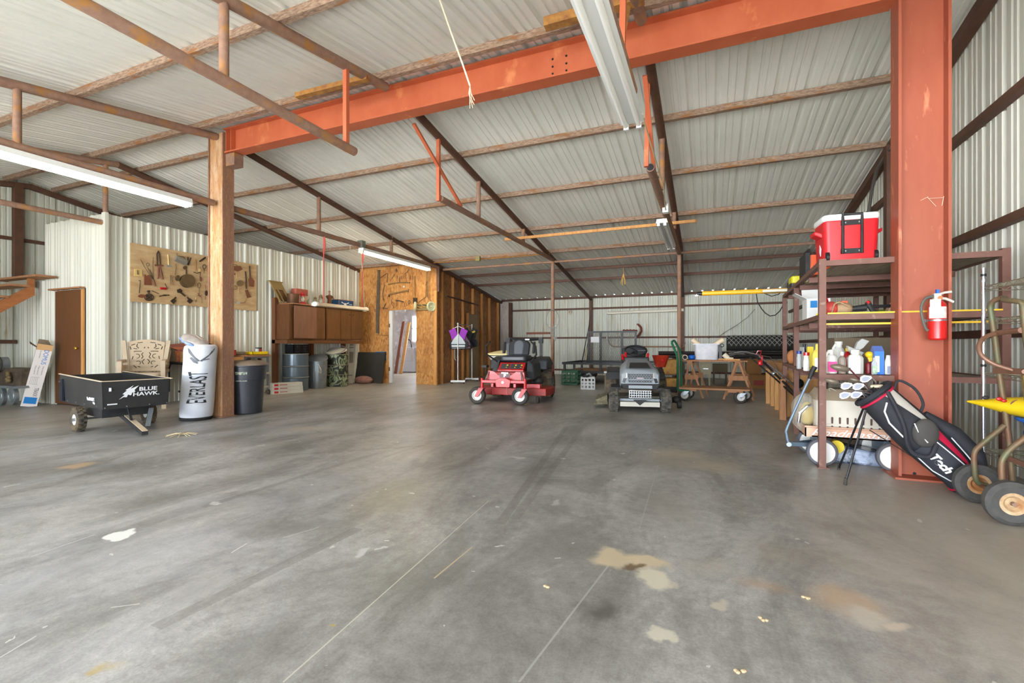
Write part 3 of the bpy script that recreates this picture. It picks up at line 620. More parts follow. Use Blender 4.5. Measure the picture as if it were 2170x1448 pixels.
for poly in (((-.09,-.07),(-.04,-.02),(-.06,-.01),(-.02,.03),(-.035,.035),(.04,.085),(.01,.045),(.09,.08),(.05,.03),(.06,.01),(.03,.0),(.02,-.03),(-.01,-.02),(-.02,-.05),(-.05,-.045)),): lg.prism([lf@V((x,y,0)) for x,y in poly],lf.to_3x3()@V((0,0,.002)))
lg.build('hawk_emblem',wh,t)
sf=mw@frame((X1-.3,-W-.022,.4),(1,0,0),(0,-.12,1)); text('lettering','Fun10 CUFT',sf,.05,wh,t,.002,.9,bold=.002)
text('lettering','Poly',mw@frame((X1-.22,-W-.017,.36),(1,0,0),(0,-.12,1)),.03,wh,t,.002,bold=.002)
M().box(X1+.01,X1+.014,-.28,-.19,.345,.358).build('label_strip',wh,t,local=True); M().box(X1+.028,X1+.034,-.27,-.25,.5,.54).build('label_arrow',wh,t,local=True)
simple(M().box(-7.1,-6.98,3.62,3.66,.40,.56),'pink_tool',A('pink_plastic',(214,96,170),.5),'small pink plastic tool lying inside the black yard cart','tool')
# ---- plastic chairs
tanp=A('tan_resin',(196,176,148),.55,0,(182,160,132),6,.2); dk=A('shadow_gap',(70,52,38),.9)
def chair():
    t=thing('resin_chair','','chair')
    def P(*a): return a
    # seat
    M().rbox(-.24,.24,-.24,.22,.37,.41,.05).build('seat',tanp,t,local=True,bevel=.008)
    # back: curved crown, slightly reclined (local +y is behind)
    def bk(x,z,o=0): return V((x,.2+(z-.4)*.28+o,z))
    pts=[(-.21,.42),(.21,.42),(.25,.9)]+[(.25-.5*i/8,.9+.05*math.sin(PI*i/8)) for i in range(1,8)]+[(-.25,.9)]
    back=M().prism([bk(x,z) for x,z in pts],(0,.022,0)); 
    for s in (-1,1): back.prism([bk(s*.21,.42),bk(s*.27,.42),bk(s*.33,.93),bk(s*.27,.93)],(0,-.045,.0))
    bo=back.build('backrest',tanp,t,local=True)
    cu=M()
    def mark(pl,wd=.012):
        cu.tube([bk(x,z,-.001) for x,z in pl],wd*.5,6)
    for s in (-1,1):
        for pl in (((s*.05,.9),(s*.12,.89)),((s*.15,.87),(s*.2,.85)),((s*.215,.83),(s*.2,.78)),((s*.12,.87),(s*.13,.83),(s*.1,.8)),((s*.17,.8),(s*.12,.79)),((s*.03,.8),(s*.02,.82)),((s*.06,.75),(s*.15,.75),(s*.16,.74)),
                   ((s*.04,.73),(s*.06,.7),(s*.04,.66),(s*.06,.63)),((s*.17,.67),(s*.18,.62)),((s*.02,.62),(s*.05,.58),(s*.03,.54)),((s*.16,.52),(s*.12,.48)),((s*.1,.5),(s*.07,.49))): mark(pl)
        mark([(s*(.12+.035*math.cos(a)),.67+.035*math.sin(a)) for a in [PI*.4+i*.5 for i in range(8)]],.01)
        mark([(s*(.1+.03*math.cos(a)),.56+.03*math.sin(a)) for a in [PI*.2+i*.5 for i in range(8)]],.01)
    cu.build('cutwork',dk,bo,local=True)
    for s in (-1,1):
        M().prism([(s*.25,.24,.62),(s*.25,-.2,.62),(s*.25,-.26,.58),(s*.25,-.26,.5),(s*.25,-.22,.5),(s*.25,-.2,.57),(s*.25,.22,.57)],(s*.06,0,0)).build('armrest',tanp,t,local=True,bevel=.008)
        M().prism([(s*.25,.22,.5),(s*.25,-.22,.5),(s*.25,-.22,.46),(s*.25,.22,.46)],(s*.03,0,0)).build('arm_rail',tanp,t,local=True)
        M().hexa([(s*.31,-.3,0),(s*.25,-.3,0),(s*.25,-.24,0),(s*.31,-.24,0)],[(s*.3,-.26,.6),(s*.24,-.26,.6),(s*.24,-.17,.6),(s*.3,-.17,.6)]).build('leg',tanp,t,local=True)
        M().hexa([(s*.29,.3,0),(s*.23,.3,0),(s*.23,.36,0),(s*.29,.36,0)],[(s*.27,.18,.5),(s*.22,.18,.5),(s*.22,.24,.5),(s*.27,.24,.5)]).build('leg',tanp,t,local=True)
    return t
ch=chair(); ch.location=(-8.5,4.74,.0); ch.rotation_euler=(0,0,.95); ch['label']='bottom tan plastic chair of the stack behind the black cart'; ch['group']='stacked tan garden chairs'
bx=V((-math.sin(.95),math.cos(.95),0))
for k,lab in ((1,'middle tan plastic chair of the stack behind the black cart'),(2,'top tan plastic chair of the stack, its scrolled back showing whole')):
    dup(ch,ch.location-bx*.045*k+V((0,0,.085*k)),.95,lab)
# ---- table with boxes
t=thing('folding_table','black metal folding table carrying cardboard boxes by the wall','table',(-8.66,5.95,0))
M().box(-8.95,-8.37,5.28,6.4,.70,.725).build('tabletop',blackm,t)
for y in (5.36,6.34):
    M().tube([(-8.42,y,0.19),(-8.42,y,.6),(-8.45,y,.68),(-8.6,y,.69),(-8.86,y,.69),(-8.9,y,.6),(-8.9,y,.19)],.013).build('leg',black,t)
t=thing('low_dolly','low black platform dolly with swivel casters under the table','dolly',(-8.62,5.85,0))
M().box(-8.88,-8.5,5.5,6.2,.165,.2).build('platform',blackm,t)
for y in (5.55,6.1):
    c=V((-8.55,y,.06)); M().cyl(c+V((0,-.015,0)),c+V((0,.015,0)),.058,n=20).build('caster_wheel',rubber,t); M().box(c.x-.02,c.x+.02,y-.03,y+.03,.1,.165).build('caster_fork',galv,t)
t=thing('printed_carton','large open carton printed with a red and purple sunset, back of the table','box',(-8.78,5.75,.725))
pb=A('sunset_print',(176,96,70),.7,0,(120,60,84),2.4,.4,c3=(206,120,70),sc3=3,amt3=.4)
M().box(-8.93,-8.62,5.32,6.3,.727,.93).build('box',pb,t); M().prism([(-8.62,5.35,.93),(-8.62,6.35,.93),(-8.84,6.2,.98),(-8.9,5.7,1.06),(-8.93,5.3,1.02)],(0,0,.008)).build('flap',pb,t)
M().prism([(-8.62,5.32,.74),(-8.62,5.28,.93),(-8.78,5.2,1.03),(-8.93,5.28,.9),(-8.93,5.3,.73)],(0,-.006,0)).build('flap',cardd,t)
t=thing('cardboard_box','small brown cardboard box with a white sticker on the table','box',(-8.56,5.6,.75)); M().box(-8.6,-8.44,5.36,5.8,.79,.905).build('box',card,t); M().box(-8.438,-8.434,5.6,5.72,.80,.83).build('sticker',wh,t)
t=thing('flat_carton','flat taped cardboard package at the front of the table','box',(-8.45,5.85,.725)); M().rbox(-8.6,-8.32,5.34,6.4,.727,.79,.05).build('box',A('kraft_carton',(196,140,76),.8),t); M().box(-8.322,-8.318,5.78,5.98,.73,.79).build('tape',A('brown_tape',(196,124,50),.3),t)
# ---- punching bag
BC=V((-6.53,4.285,0)); lean=V((.075,.02,0)); BR=.198; BH=1.02
t=thing('punching_bag','silver white heavy punching bag leaning against the rusty column','punching bag',BC)
def bagp(h): return BC+lean*(h/BH)
pv=A('silver_vinyl',(222,224,230),.38,0,(206,208,216),4,.3,.12,24)
b=M(); rows=[]
prof=[(0.0,.15),(.02,.19),(.06,.198),(.3,.2),(.55,.197),(.8,.195),(.93,.2),(.985,.192),(1.01,.16)]
n=32
for h,r in prof:
    c=bagp(h)+V((0,0,h+.02)); rows.append([c+V((r*math.cos(2*PI*i/n),r*math.sin(2*PI*i/n),0)) for i in range(n)])
vs=[p for r in rows for p in r]; b.add(vs,[(k*n+i,k*n+(i+1)%n,(k+1)*n+(i+1)%n,(k+1)*n+i) for k in range(len(rows)-1) for i in range(n)]+[tuple(range((len(rows)-1)*n,len(rows)*n))]); b.build('body',pv,t)
M().lathe([(.15,0),(.188,0),(.2,.03),(.19,.045)],BC,(0,0,1),32).build('base_band',blackm,t)
b=M(); 
for s in range(5): a=s*1.3; b.tube([bagp(1.02)+V((.12*math.cos(a),.12*math.sin(a),1.03)),bagp(1.02)+V((.03*math.cos(a),.03*math.sin(a),1.05))],.012,6)
b.cyl(bagp(1.02)+V((0,0,1.03)),bagp(1.02)+V((0,0,1.036)),.13,n=24); b.build('hanging_straps',blackm,t)
th0=math.atan2(-BC.y,-BC.x)+.0   # direction that faces the doorway side
def wrap(me,h0,R_,th):
    for v in me.vertices:
        x,y,z=v.co; h=h0+x; a=th-y/R_
        v.co=bagp(h)+V(((R_+z)*math.cos(a),(R_+z)*math.sin(a),h+.02))
def wraptext(s,size,xs,h0,pinch=.35):
    cu=bpy.data.curves.new('l','FONT'); cu.body=s; cu.size=size; cu.extrude=.0015; cu.align_x='CENTER'; cu.align_y='CENTER'; cu.offset=.002
    o=bpy.data.objects.new('l',cu); C.objects.link(o); dg=bpy.context.evaluated_depsgraph_get(); dg.update(); me=bpy.data.meshes.new_from_object(o.evaluated_get(dg)); bpy.data.objects.remove(o)
    bb=bmesh.new(); bb.from_mesh(me); bmesh.ops.triangulate(bb,faces=bb.faces); bmesh.ops.subdivide_edges(bb,edges=[e for e in bb.edges if e.calc_length()>.012],cuts=4); bb.to_mesh(me); bb.free()
    xm=max(v.co.x for v in me.vertices)
    for v in me.vertices:
        v.co.x*=xs; v.co.y*=1-pinch*(1-(v.co.x/(xm*xs))**2)
        v.co.y=v.co.y
    wrap(me,h0,BR+.004,th0); me.materials.clear(); me.materials.append(blk); me.transform(MW[t.name].inverted())
    r=bpy.data.objects.new('lettering',me); C.objects.link(r); r.parent=t; MW[r.name]=MW[t.name]
wraptext('EVERLAST',.36,.27,.43,.3)
def wrappoly(name,polys,h0,m_):
    bb=M()
    for pl in polys:
        # subdivide outline
        P=[]
        for i in range(len(pl)):
            a=V(pl[i]+(0,));c=V(pl[(i+1)%len(pl)]+(0,))
            for k in range(4): P.append(a.lerp(c,k/4))
        cen=sum(P,V((0,0,0)))/len(P); k=len(P)
        bb.add(P+[cen.lerp(p,.5) for p in P]+[cen],[(i,(i+1)%k,k+(i+1)%k,k+i) for i in range(k)]+[(k+i,k+(i+1)%k,2*k) for i in range(k)])
    me=bpy.data.meshes.new(name); me.from_pydata(bb.v,[],bb.f); wrap(me,h0,BR+.0025,th0); me.materials.append(m_); me.transform(MW[t.name].inverted())
    r=bpy.data.objects.new(name,me); C.objects.link(r); r.parent=t; MW[r.name]=MW[t.name]
gy=A('grey_print',(92,94,98),.5)
# x is up the bag, y is across
wrappoly('diamond_emblem',[((.17,.17),(.1,.15),(-.02,.03),(-.01,.0),(.03,.05),(.14,.13)),((.17,-.19),(.12,-.17),(-.02,-.02),(-.01,.01),(.06,-.09),(.12,-.13)),((.03,.13),(.045,.105),(-.035,.02),(-.05,.03),(-.03,.08)),((.0,-.02),(.02,-.1),(.012,-.12),(-.01,-.02))],.8,gy)
t=thing('plastic_bag','crumpled clear plastic bag with blue items on top of the punching bag','plastic bag',(-6.5,4.3,1.07))
clear=A('cloudy_plastic',(196,184,172),.35,0,(150,140,132),5,.4,.5,14,alpha=.8)
c=V((-6.53,4.24,1.0)); T3=Euler((.1,.35,.3)).to_matrix()
random.seed(3); b=M().ell(c+V((.04,0,.075)),(.2,.12,.085),18,12,T3)
b.v=[tuple(V(p)+V((random.uniform(-.012,.012),random.uniform(-.012,.012),random.uniform(-.012,.012)))) for p in b.v]; b.build('bag',clear,t,sub=1)
b=M()
for d in ((.0,-.11,.06),(.08,-.11,.03),(-.05,-.1,.09),(.13,-.09,.0)): b.ell(c+V(d)+V((.0,.0,.01)),(.06,.025,.022),10,8,T3)
b.build('contents',A('blue_contents',(60,110,190),.5,0,(170,180,210),20,.4),t)
simple(M().hexa([(-7.0,4.72,0),(-6.9,4.72,0),(-6.9,4.76,0),(-7.0,4.76,0)],[(-6.72,4.74,1.56),(-6.65,4.74,1.58),(-6.65,4.78,1.58),(-6.72,4.78,1.56)]),'pine_board',A('fresh_pine',(222,180,126),.6,0,(208,160,104),4,.3,st=(4,4,.4)),'pale pine board leaning behind the wide rusty column','board')
# ---- trash can
TC=V((-6.47,5.0,0)); t=thing('trash_can','dark grey plastic trash can with a dusty domed lid','trash can',TC)
gp=A('dark_grey_plastic',(56,58,64),.4,0,(48,50,56),5,.2)
M().lathe([(.2,0),(.215,.01),(.243,.5),(.262,.505),(.268,.62),(.272,.70),(.285,.705),(.285,.725)],TC,(0,0,1),36).build('body',gp,t)
M().lathe([(.3,.72),(.305,.735),(.29,.75),(.22,.785),(.1,.8),(0,.802)],TC,(0,0,1),36).build('lid',[A('dusty_lid',(150,128,106),.8,0,(120,104,90),5,.4)],t)
M().tube([TC+V((.1,-.1,.79)),TC+V((.06,-.03,.825)),TC+V((-.05,.1,.825)),TC+V((-.1,.14,.79))],.018).build('lid_handle',gp,t)
thc=math.atan2(-TC.y,-TC.x)-.42; s_=M()
for i in range(6):
    a0=thc+.1*i-.15;a1=a0+.1
    s_.add([TC+V((r*math.cos(a),r*math.sin(a),z)) for a,z,r in ((a0,.49,.2505),(a1,.49,.2505),(a1,.63,.272),(a0,.63,.272))],[(0,1,2,3)])
s_.build('sticker',A('printed_sticker',(214,214,190),.6,0,(96,110,100),30,.7),t)
# ---- utility cart
t=thing('utility_cart','grey metal rolling cart with a wooden top against the wall','cart',(-8.72,6.8,0))
x0,x1,y0,y1=-8.95,-8.5,6.5,7.1
M().box(x0,x1+.02,y0,y1+.02,.79,.825).build('wooden_top',wood,t); M().box(x0,x1,y0,y1,.755,.79).build('top_tray',galv,t)
for z in (.14,.42): M().box(x0,x1,y0,y1,z,z+.04).build('shelf',A('beige_metal',(178,170,148),.5),t)
for x in (x0+.02,x1-.02):
    for y in (y0+.02,y1-.02):
        M().box(x-.018,x+.018,y-.018,y+.018,.1,.76).build('leg',galv,t); M().cyl((x,y-.018,.05),(x,y+.018,.05),.05,n=18).build('caster_wheel',rubberd,t)
yy=lambda u,x:PX(u,740,x).y
simple(M().rbox(-8.7,-8.5,yy(480,-8.6),yy(494,-8.6),.827,.93,.02),'red_box',redd,'small red container at the left end of the rolling cart top','container')
simple(M().tube([(-8.6,yy(497,-8.6),.86),(-8.6,yy(519,-8.6),.86)],.035,14),'cardboard_tube',cardd,'dusty cardboard tube lying on the rolling cart','tube')
ya,yb=yy(528,-8.6),yy(561,-8.6)
t=thing('yellow_tray','bright yellow open plastic tray at the right end of the cart','tray',(-8.62,(ya+yb)/2,.825)); b=M(); b.box(-8.74,-8.5,ya,yb,.827,.835).box(-8.51,-8.5,ya,yb,.827,.89).box(-8.74,-8.73,ya,yb,.827,.89).box(-8.74,-8.5,ya,ya+.01,.827,.89).box(-8.74,-8.5,yb-.01,yb,.827,.89); b.build('body',yellow,t)
for i,(u,c1) in enumerate(((545,whitep),(551,redd))):
    y=yy(u,-8.62); t=thing('small_canister','dark-lidded canister standing in the yellow tray, '+('left one' if i==0 else 'right one'),'canister',(-8.62,y,.835)); M().cyl((-8.62,y,.836),(-8.62,y,.95),.035,n=16).build('body',c1,t); M().cyl((-8.62,y,.95),(-8.62,y,.975),.037,n=16).build('lid',black,t)
simple(M().box(-8.97,-8.9,7.2,7.24,0,.82),'steel_upright',rustd,'dark slotted steel upright between cart and cabinet frame','upright')
# ---- flooring cartons
wb=A('white_flooring_carton',(206,200,186),.8,0,(190,182,166),5,.3)
o=G(576,833)+V((0,.02,0)); dirx=(G(633,832)-G(576,833)).normalized(); 
for k,lab in enumerate(('bottom white flooring carton on the floor by the grey drum','middle white flooring carton on the floor by the grey drum','top white flooring carton on the floor by the grey drum')):
    F_=frame(V((-8.36,7.05,.001+.075*k)),(math.cos(1.15+.03*k),math.sin(1.15+.03*k),0),(-math.sin(1.15),math.cos(1.15),0)); t=thing('flooring_carton',lab,'carton',T=F_,group='white flooring cartons')
    M().box(0,.62,0,.22,0,.072,T=F_).build('box',wb,t); M().box(.04,.12,-.002,0,.015,.055,T=F_).build('red_logo',red,t); M().box(.15,.3,-.002,0,.03,.045,T=F_).build('print',redd,t)
# ---- cabinets on their frame
t=thing('cabinet_stand','brown lumber frame carrying the wall cabinets','frame',(-8.9,8.8,0))
for y in (7.6,8.62,9.7): M().box(-8.96,-8.87,y-.05,y+.04,0,1.15 if y>8 else 2.08).build('post',A('red_brown_lumber',(116,70,38),.7),t)
M().box(-8.98,-8.5,7.55,9.95,1.06,1.14).build('shelf_beam',darkwood,t)
dw2=A('cabinet_door_veneer',(118,78,40),.45,0,(98,62,30),3,.4,st=(2.5,2.5,.5)); dw3=A('pinkish_cabinet_door',(134,92,68),.5,0,(118,78,56),3,.4,st=(2.5,2.5,.5))
def cabinet(lab,ya,yb,doors):
    t=thing('wall_cabinet',lab,'cabinet',(-8.74,(ya+yb)/2,1.15))
    M().box(-8.98,-8.5,ya,yb,1.15,1.93).build('body',darkwood,t)
    for (a,c,mm,off,knob) in doors:
        d=M().box(-8.5+off,-8.48+off,a,c,1.18,1.9).build('door',mm,t)
        if knob: M().ell((-8.465+off,knob,1.8),(.012,.012,.012),8,6).build('knob',black,d)
Y_=lambda u:PX(u,690,-8.49).y
cabinet('left wall cabinet with the lighter open door',7.6,Y_(689),[(Y_(620),Y_(667),dw3,.05,0),(Y_(667)+.0,Y_(689)-.01,dw2,0,0)])
cabinet('right wall cabinet with three doors, under the hanging shop light',Y_(692),9.95,[(Y_(693),Y_(721),dw2,0,0),(Y_(722),Y_(743),dw2,0,Y_(742)-.03),(Y_(744),Y_(768),dw2,0,Y_(746)+.02)])
simple(M().box(-8.97,-8.44,7.66,9.98,1.932,1.955),'top_board',wood,'thin wooden top board laid across both wall cabinets','board')
ZT=1.957
Yc=lambda u,x=-8.7:PX(u,640,x).y
# old window frame leaning
t=thing('wooden_crate_frame','old olive wooden panel frame leaning against the wall on the cabinets','frame',(-8.8,Yc(600),ZT))
y0,y1=Yc(589,-8.8),Yc(613,-8.8); olv=A('olive_wood',(150,122,70),.7)
def lp(y,z,o=0): return V((-8.72-.2*(z-ZT)/.5+o,y-.12*(z-ZT)/.5,z))
b=M(); b.hexa([lp(y0,ZT+.3),lp(y1,ZT+.3),lp(y1,ZT+.3,-.03),lp(y0,ZT+.3,-.03)],[lp(y0,ZT+.47),lp(y1,ZT+.47),lp(y1,ZT+.47,-.03),lp(y0,ZT+.47,-.03)])
for a,c in ((y0,y0+.04),(y1-.04,y1),(y0+.1,y0+.13)): b.hexa([lp(a,ZT),lp(c,ZT),lp(c,ZT,-.03),lp(a,ZT,-.03)],[lp(a,ZT+.32),lp(c,ZT+.32),lp(c,ZT+.32,-.03),lp(a,ZT+.32,-.03)])
b.hexa([lp(y0-.03,ZT+.47,.03),lp(y1+.02,ZT+.47,.03),lp(y1+.02,ZT+.47,-.04),lp(y0-.03,ZT+.47,-.04)],[lp(y0-.03,ZT+.49,.03),lp(y1+.02,ZT+.49,.03),lp(y1+.02,ZT+.49,-.04),lp(y0-.03,ZT+.49,-.04)])
b.build('frame',olv,t); M().hexa([lp(y0,ZT+.04,-.02),lp(y1,ZT+.04,-.02),lp(y1,ZT+.04,-.03),lp(y0,ZT+.04,-.03)],[lp(y0,ZT+.31,-.02),lp(y1,ZT+.31,-.02),lp(y1,ZT+.31,-.03),lp(y0,ZT+.31,-.03)]).build('panel',darkwood,t)
c=V((-8.62,Yc(621,-8.62),ZT)); t=thing('copper_bucket','rusty brown metal bucket on top of the left cabinet','bucket',c); M().lathe([(.115,0),(.12,.01),(.13,.21),(.135,.215),(.125,.215),(.11,.02)],c,(0,0,1),24).build('body',A('copper_brown',(112,76,50),.55,.5,(90,62,44),8,.4),t)
y0,y1=Yc(624,-8.86),Yc(650,-8.86); t=thing('tin_sign','red topped metal box standing against the wall above the cabinets','box',(-8.88,(y0+y1)/2,ZT)); M().rbox(-8.96,-8.82,y0,y1,ZT,ZT+.23,.03).build('lower_body',A('cream_metal',(196,176,140),.6),t); M().rbox(-8.97,-8.81,y0-.01,y1+.01,ZT+.23,ZT+.38,.04).build('upper_body',A('faded_red_metal',(166,84,66),.6),t)
def lantern(nm,lab,c,s,fm,gm):
    t=thing(nm,lab,'lantern',c); c=V(c)
    M().lathe([(.0,0),(.075*s,0),(.08*s,.03*s),(.03*s,.06*s)],c,n=20).build('fuel_tank',fm,t)
    M().lathe([(.03*s,.06*s),(.055*s,.1*s),(.055*s,.14*s),(.03*s,.19*s)],c,n=20).build('globe',gm,t)
    M().lathe([(.045*s,.19*s),(.05*s,.21*s),(.03*s,.24*s),(.035*s,.27*s),(.01*s,.29*s)],c,n=20).build('cap',fm,t)
    M().tube([c+V((0,-.065*s,.03*s)),c+V((0,-.075*s,.15*s)),c+V((0,-.05*s,.25*s)),c+V((0,0,.28*s)),c+V((0,.05*s,.25*s)),c+V((0,.075*s,.15*s)),c+V((0,.065*s,.03*s))],.007*s,6).build('side_tubes',fm,t)
    return t
gl=A('lamp_glass',(220,216,200),.1,trans=.6)
lantern('red_lantern','red kerosene lantern on the cabinet tops',(-8.56,Yc(641,-8.56),ZT),.95,red,gl)
c=V((-8.58,Yc(656,-8.58),ZT)); t=thing('glass_jar','clear glass jar beside the red lantern','jar',c); M().lathe([(.04,0),(.05,.01),(.05,.09),(.035,.11),(.035,.13)],c,n=18).build('body',gl,t)
br=A('aged_brass',(168,146,108),.4,.7,(128,106,74),14,.4)
lantern('brass_lamp','left tarnished brass oil lamp on the cabinets',(-8.6,Yc(668,-8.6),ZT),.75,br,gl)
lantern('brass_lamp','right taller brass oil lamp on the cabinets',(-8.58,Yc(680,-8.58),ZT),.95,br,gl)
c=V((-8.66,Yc(698,-8.66),ZT)); t=thing('hand_pump','rusty cast iron hand pump next to the blue box','pump',c)
M().lathe([(.08,0),(.085,.02),(.05,.05),(.045,.2),(.08,.25),(.085,.28),(.06,.29),(.03,.3)],c,n=16).build('body',A('rusty_iron',(104,62,36),.8,.3,(130,84,50),12,.4),t)
M().lathe([(.03,.3),(.02,.36),(.035,.385),(.01,.41)],c,n=12).build('cap',rust,t); M().tube([c+V((0,.05,.27)),c+V((.02,.1,.24)),c+V((.03,.12,.2))],.02).build('spout',rust,t)
y0,y1,ym=Yc(705,-8.75),Yc(749,-8.62),Yc(718,-8.62)
t=thing('ceiling_fan_carton','blue carton picturing a white ceiling fan','box',(-8.75,(y0+y1)/2,ZT)); F_=frame(V((-8.62,ym,ZT)),(0,1,0),(0,0,1)); W_=y1-ym
fb=A('deep_blue_print',(20,84,130),.5,0,(14,66,110),6,.3); M().box(0,W_,0,.22,-.24,0,T=F_).build('box',fb,t); b=M(); b.box(-.004,.008,0,.22,0,.002,T=F_).box(0,W_,.215,.225,-.24,.002,T=F_); b.build('edge',A('orange_edge',(196,120,50),.6),t)
b=M(); cx,cz=W_*.42,.11
for a in (.5,PI-.5,-.6,PI+.6): b.prism([F_@V((cx+.02*math.cos(a)-.008*math.sin(a),cz+.02*math.sin(a)+.008*math.cos(a),.002)),F_@V((cx+.15*math.cos(a)-.014*math.sin(a),cz+.15*math.sin(a)*.7+.014*math.cos(a),.002)),F_@V((cx+.15*math.cos(a)+.014*math.sin(a),cz+.15*math.sin(a)*.7-.014*math.cos(a),.002)),F_@V((cx+.02*math.cos(a)+.008*math.sin(a),cz+.02*math.sin(a)-.008*math.cos(a),.002))],V((.003,0,0)))
b.ell(F_@V((cx,cz,.004)),(.006,.035,.035)).ell(F_@V((cx,cz-.06,.004)),(.005,.03,.03)); b.build('fan_picture',wh,t)
text('lettering','HARBOR',F_@frame((W_*.8,.12,.003),(1,0,0),(0,1,0)),.035,wh,t,.0006,.8)
# hanging shop light
yl0,yl1=PX(671,655,-8.0).y,PX(775,655,-8.0).y
XL=-6.46; yl0=PX(668,652,XL).y; yl1=PX(774,655,XL).y; zl=PX(720,650,XL).z
t=thing('shop_light','unlit tan hanging shop light in front of the cabinets','light fixture',(XL,(yl0+yl1)/2,zl))
tb=A('tan_enamel',(206,178,140),.5)
M().prism([(XL-.1,yl0,zl-.03),(XL-.05,yl0,zl+.03),(XL+.05,yl0,zl+.03),(XL+.1,yl0,zl-.03)],(0,yl1-yl0,0)).build('reflector',tb,t)
for y in (yl0,yl1): M().lathe([(.0,-.02),(.07,-.02),(.075,0),(.07,.02),(0,.02)],(XL,y,zl),(0,1,0),16,1,.6).build('end_cap',white,t)
cord=A('red_cord',(206,84,72),.6)
for u,yt in ((686,None),(768,None)):
    y=PX(u,600,XL).y; o=M().tube([(XL,y,zl+.03),(XL+.01,y-.01,zl+.4),(XL,y,zl+.8),(XL,y,zc-.03)],.009,6).tube([(XL,y,zc-.35),(XL+.02,y+.01,zc-.2),(XL,y,zc+.05)],.016,6)
    simple(o,'hanging_rope',cord,('left' if u<700 else 'right')+' red cord holding up the hanging shop light','cord')
yq=PX(772,600,XL).y; simple(M().tube([(XL,yq,zl+.03),(XL,yq-.03,2.2),(XL,yq-.1,zc-.1)],.006,6),'electrical_cable',A('beige_cord',(206,190,150),.6),'beige power cord rising from the hanging shop light','cord')
# ================================================================ strip lights, tubes and cables
tubeon=A('lit_fluorescent_tube',(255,250,238),.4,emit=7)
tubeon2=A('lit_fluorescent_tube_back',(255,246,222),.4,emit=16)
tubeoff=A('unlit_tube',(236,234,226),.3)
def strip(lab,x,y0,y1,z,w,on,th=.06):
    t=thing('fluorescent_light',lab,'light fixture',(x,(y0+y1)/2,z))
    b=M().prism([(x-w/2,y0,z),(x-w/2+.015,y0,z+th),(x+w/2-.015,y0,z+th),(x+w/2,y0,z)],(0,y1-y0,0)); b.build('housing',white,t)
    for s in (-1,1):
        cx=x+s*w*.27; M().cyl((cx,y0+.03,z-.022),(cx,y1-.03,z-.022),.019,n=14).build('tube',(tubeon if y0<5 else tubeon2) if on else tubeoff,t)
        for y in (y0,y1): M().box(cx-.02,cx+.02,y-.012,y+.03 if y==y0 else y+.012,z-.045,z+.02).build('lamp_holder',white,t)
    return t
y1=PX(400,430,-6.46).y; strip('bright lit twin tube light at upper left, hung under the truss pipe',-6.46,y1-2.5,y1,2.92,.17,True)
ya,yb=PX(765,530,-6.46).y,PX(908,566,-6.46).y; strip('lit twin tube light near the strand board room',-6.46,ya,yb,2.92,.14,True)
p=G(1343,262,2.86); strip('unlit twin tube light hanging in front of the orange beam',p.x-.01,p.y-2.5,p.y,2.86,.19,False)
p0=G(1413,480,2.84); p1_=G(1440,526,2.84); strip('unlit twin tube light at the back, under the far pipe chord',-.66,p0.y-.25,p0.y+1.6,2.84,.17,False)
gb=A('grey_junction_box',(130,134,120),.5,.5)
p=PX(767,517,-6.43); simple(M().box(-6.5,-6.38,p.y-.05,p.y+.05,p.z-.07,p.z+.06),'junction_box',gb,'grey junction box on the pipe chord at the head of the lit back light','electrical box')
simple(M().box(-.62,-.54,G(1422,440,2.97).y-.05,G(1422,440,2.97).y+.05,2.9,3.02),'junction_box',whitep,'white junction box above the far unlit light','electrical box')
simple(M().tube([(-.53,4.1,2.98),(-.52,6.0,2.95),(-.58,G(1422,440,2.97).y,2.93)],.008,6),'electrical_cable',A('beige_cord',(206,190,150),.6),'pale cord running along the truss pipe between the two unlit lights','cord')
pa=PY(925,553,10.2);pb=PY(1150,541,10.2); p=PY(1018,550,10.2)
simple(M().tube([PY(885,560,10.15),PY(1015,550,10.15),PY(1165,538,10.15)],.014,8),'conduit',ironor,'thin metal conduit crossing below the fourth purlin','conduit')
simple(M().box(p.x-.05,p.x+.05,10.05,10.12,p.z-.06,p.z+.05),'junction_box',A('olive_box',(150,140,90),.5,.3),'small olive junction box on the conduit below the purlins','electrical box')
# wood strip across the chords
pw0=PY(1070,507,8.9);pw1=PY(1477,468,8.9); z_=zc+.065
a=G(1070,508,z_);c=G(1477,468,z_)
simple(M().bar(a,c,.03,.05),'wood_strip',stud,'long pine strip laid across the two truss pipes','board')
# hanging cords, strings
cr_=A('old_rope',(214,200,170),.8)
e1=PY(996,182,3.2); b=M().tube([PY(930,-6,3.2),PY(958,75,3.2),PY(980,135,3.2),e1],.007,6)
for i in range(6): b.tube([e1,e1+V((.01*math.cos(i),.01*math.sin(i),-.06)),e1+V((.02+.02*math.cos(i*2),.015*math.sin(i*2),-.12-.012*i))],.0025,5)
simple(b,'pull_rope',cr_,'white pull rope with a frayed end dangling in front of the orange beam','rope')
p=PY(1321,565,11.9); s_=PY(1320,603,11.95); b=M().tube([p,p+V((0,0,-.2))],.006,6)
for i in range(7): a=i*.9; b.tube([p+V((0,0,-.18)),p+V((.05*math.cos(a),-.03,-.35)),p+V((.06*math.cos(a),-.03,-.44-.02*(i%3)))],.008,5)
simple(b,'hanging_twine',A('straw_twine',(206,160,84),.9),'bundle of straw coloured twine hanging from a back purlin','twine')
for u0,v0_,v1_,lab in ((831,455,505,'thin wire hanging from the third purlin'),(742,520,532,'short wire hook under a purlin near the red cords')):
    p=PX(u0,v0_,-6.3); q=PX(u0,v1_,-6.3); simple(M().tube([p,q,q+V((0,.02,.02))],.004,5),'hanging_wire',cr_,lab,'wire')
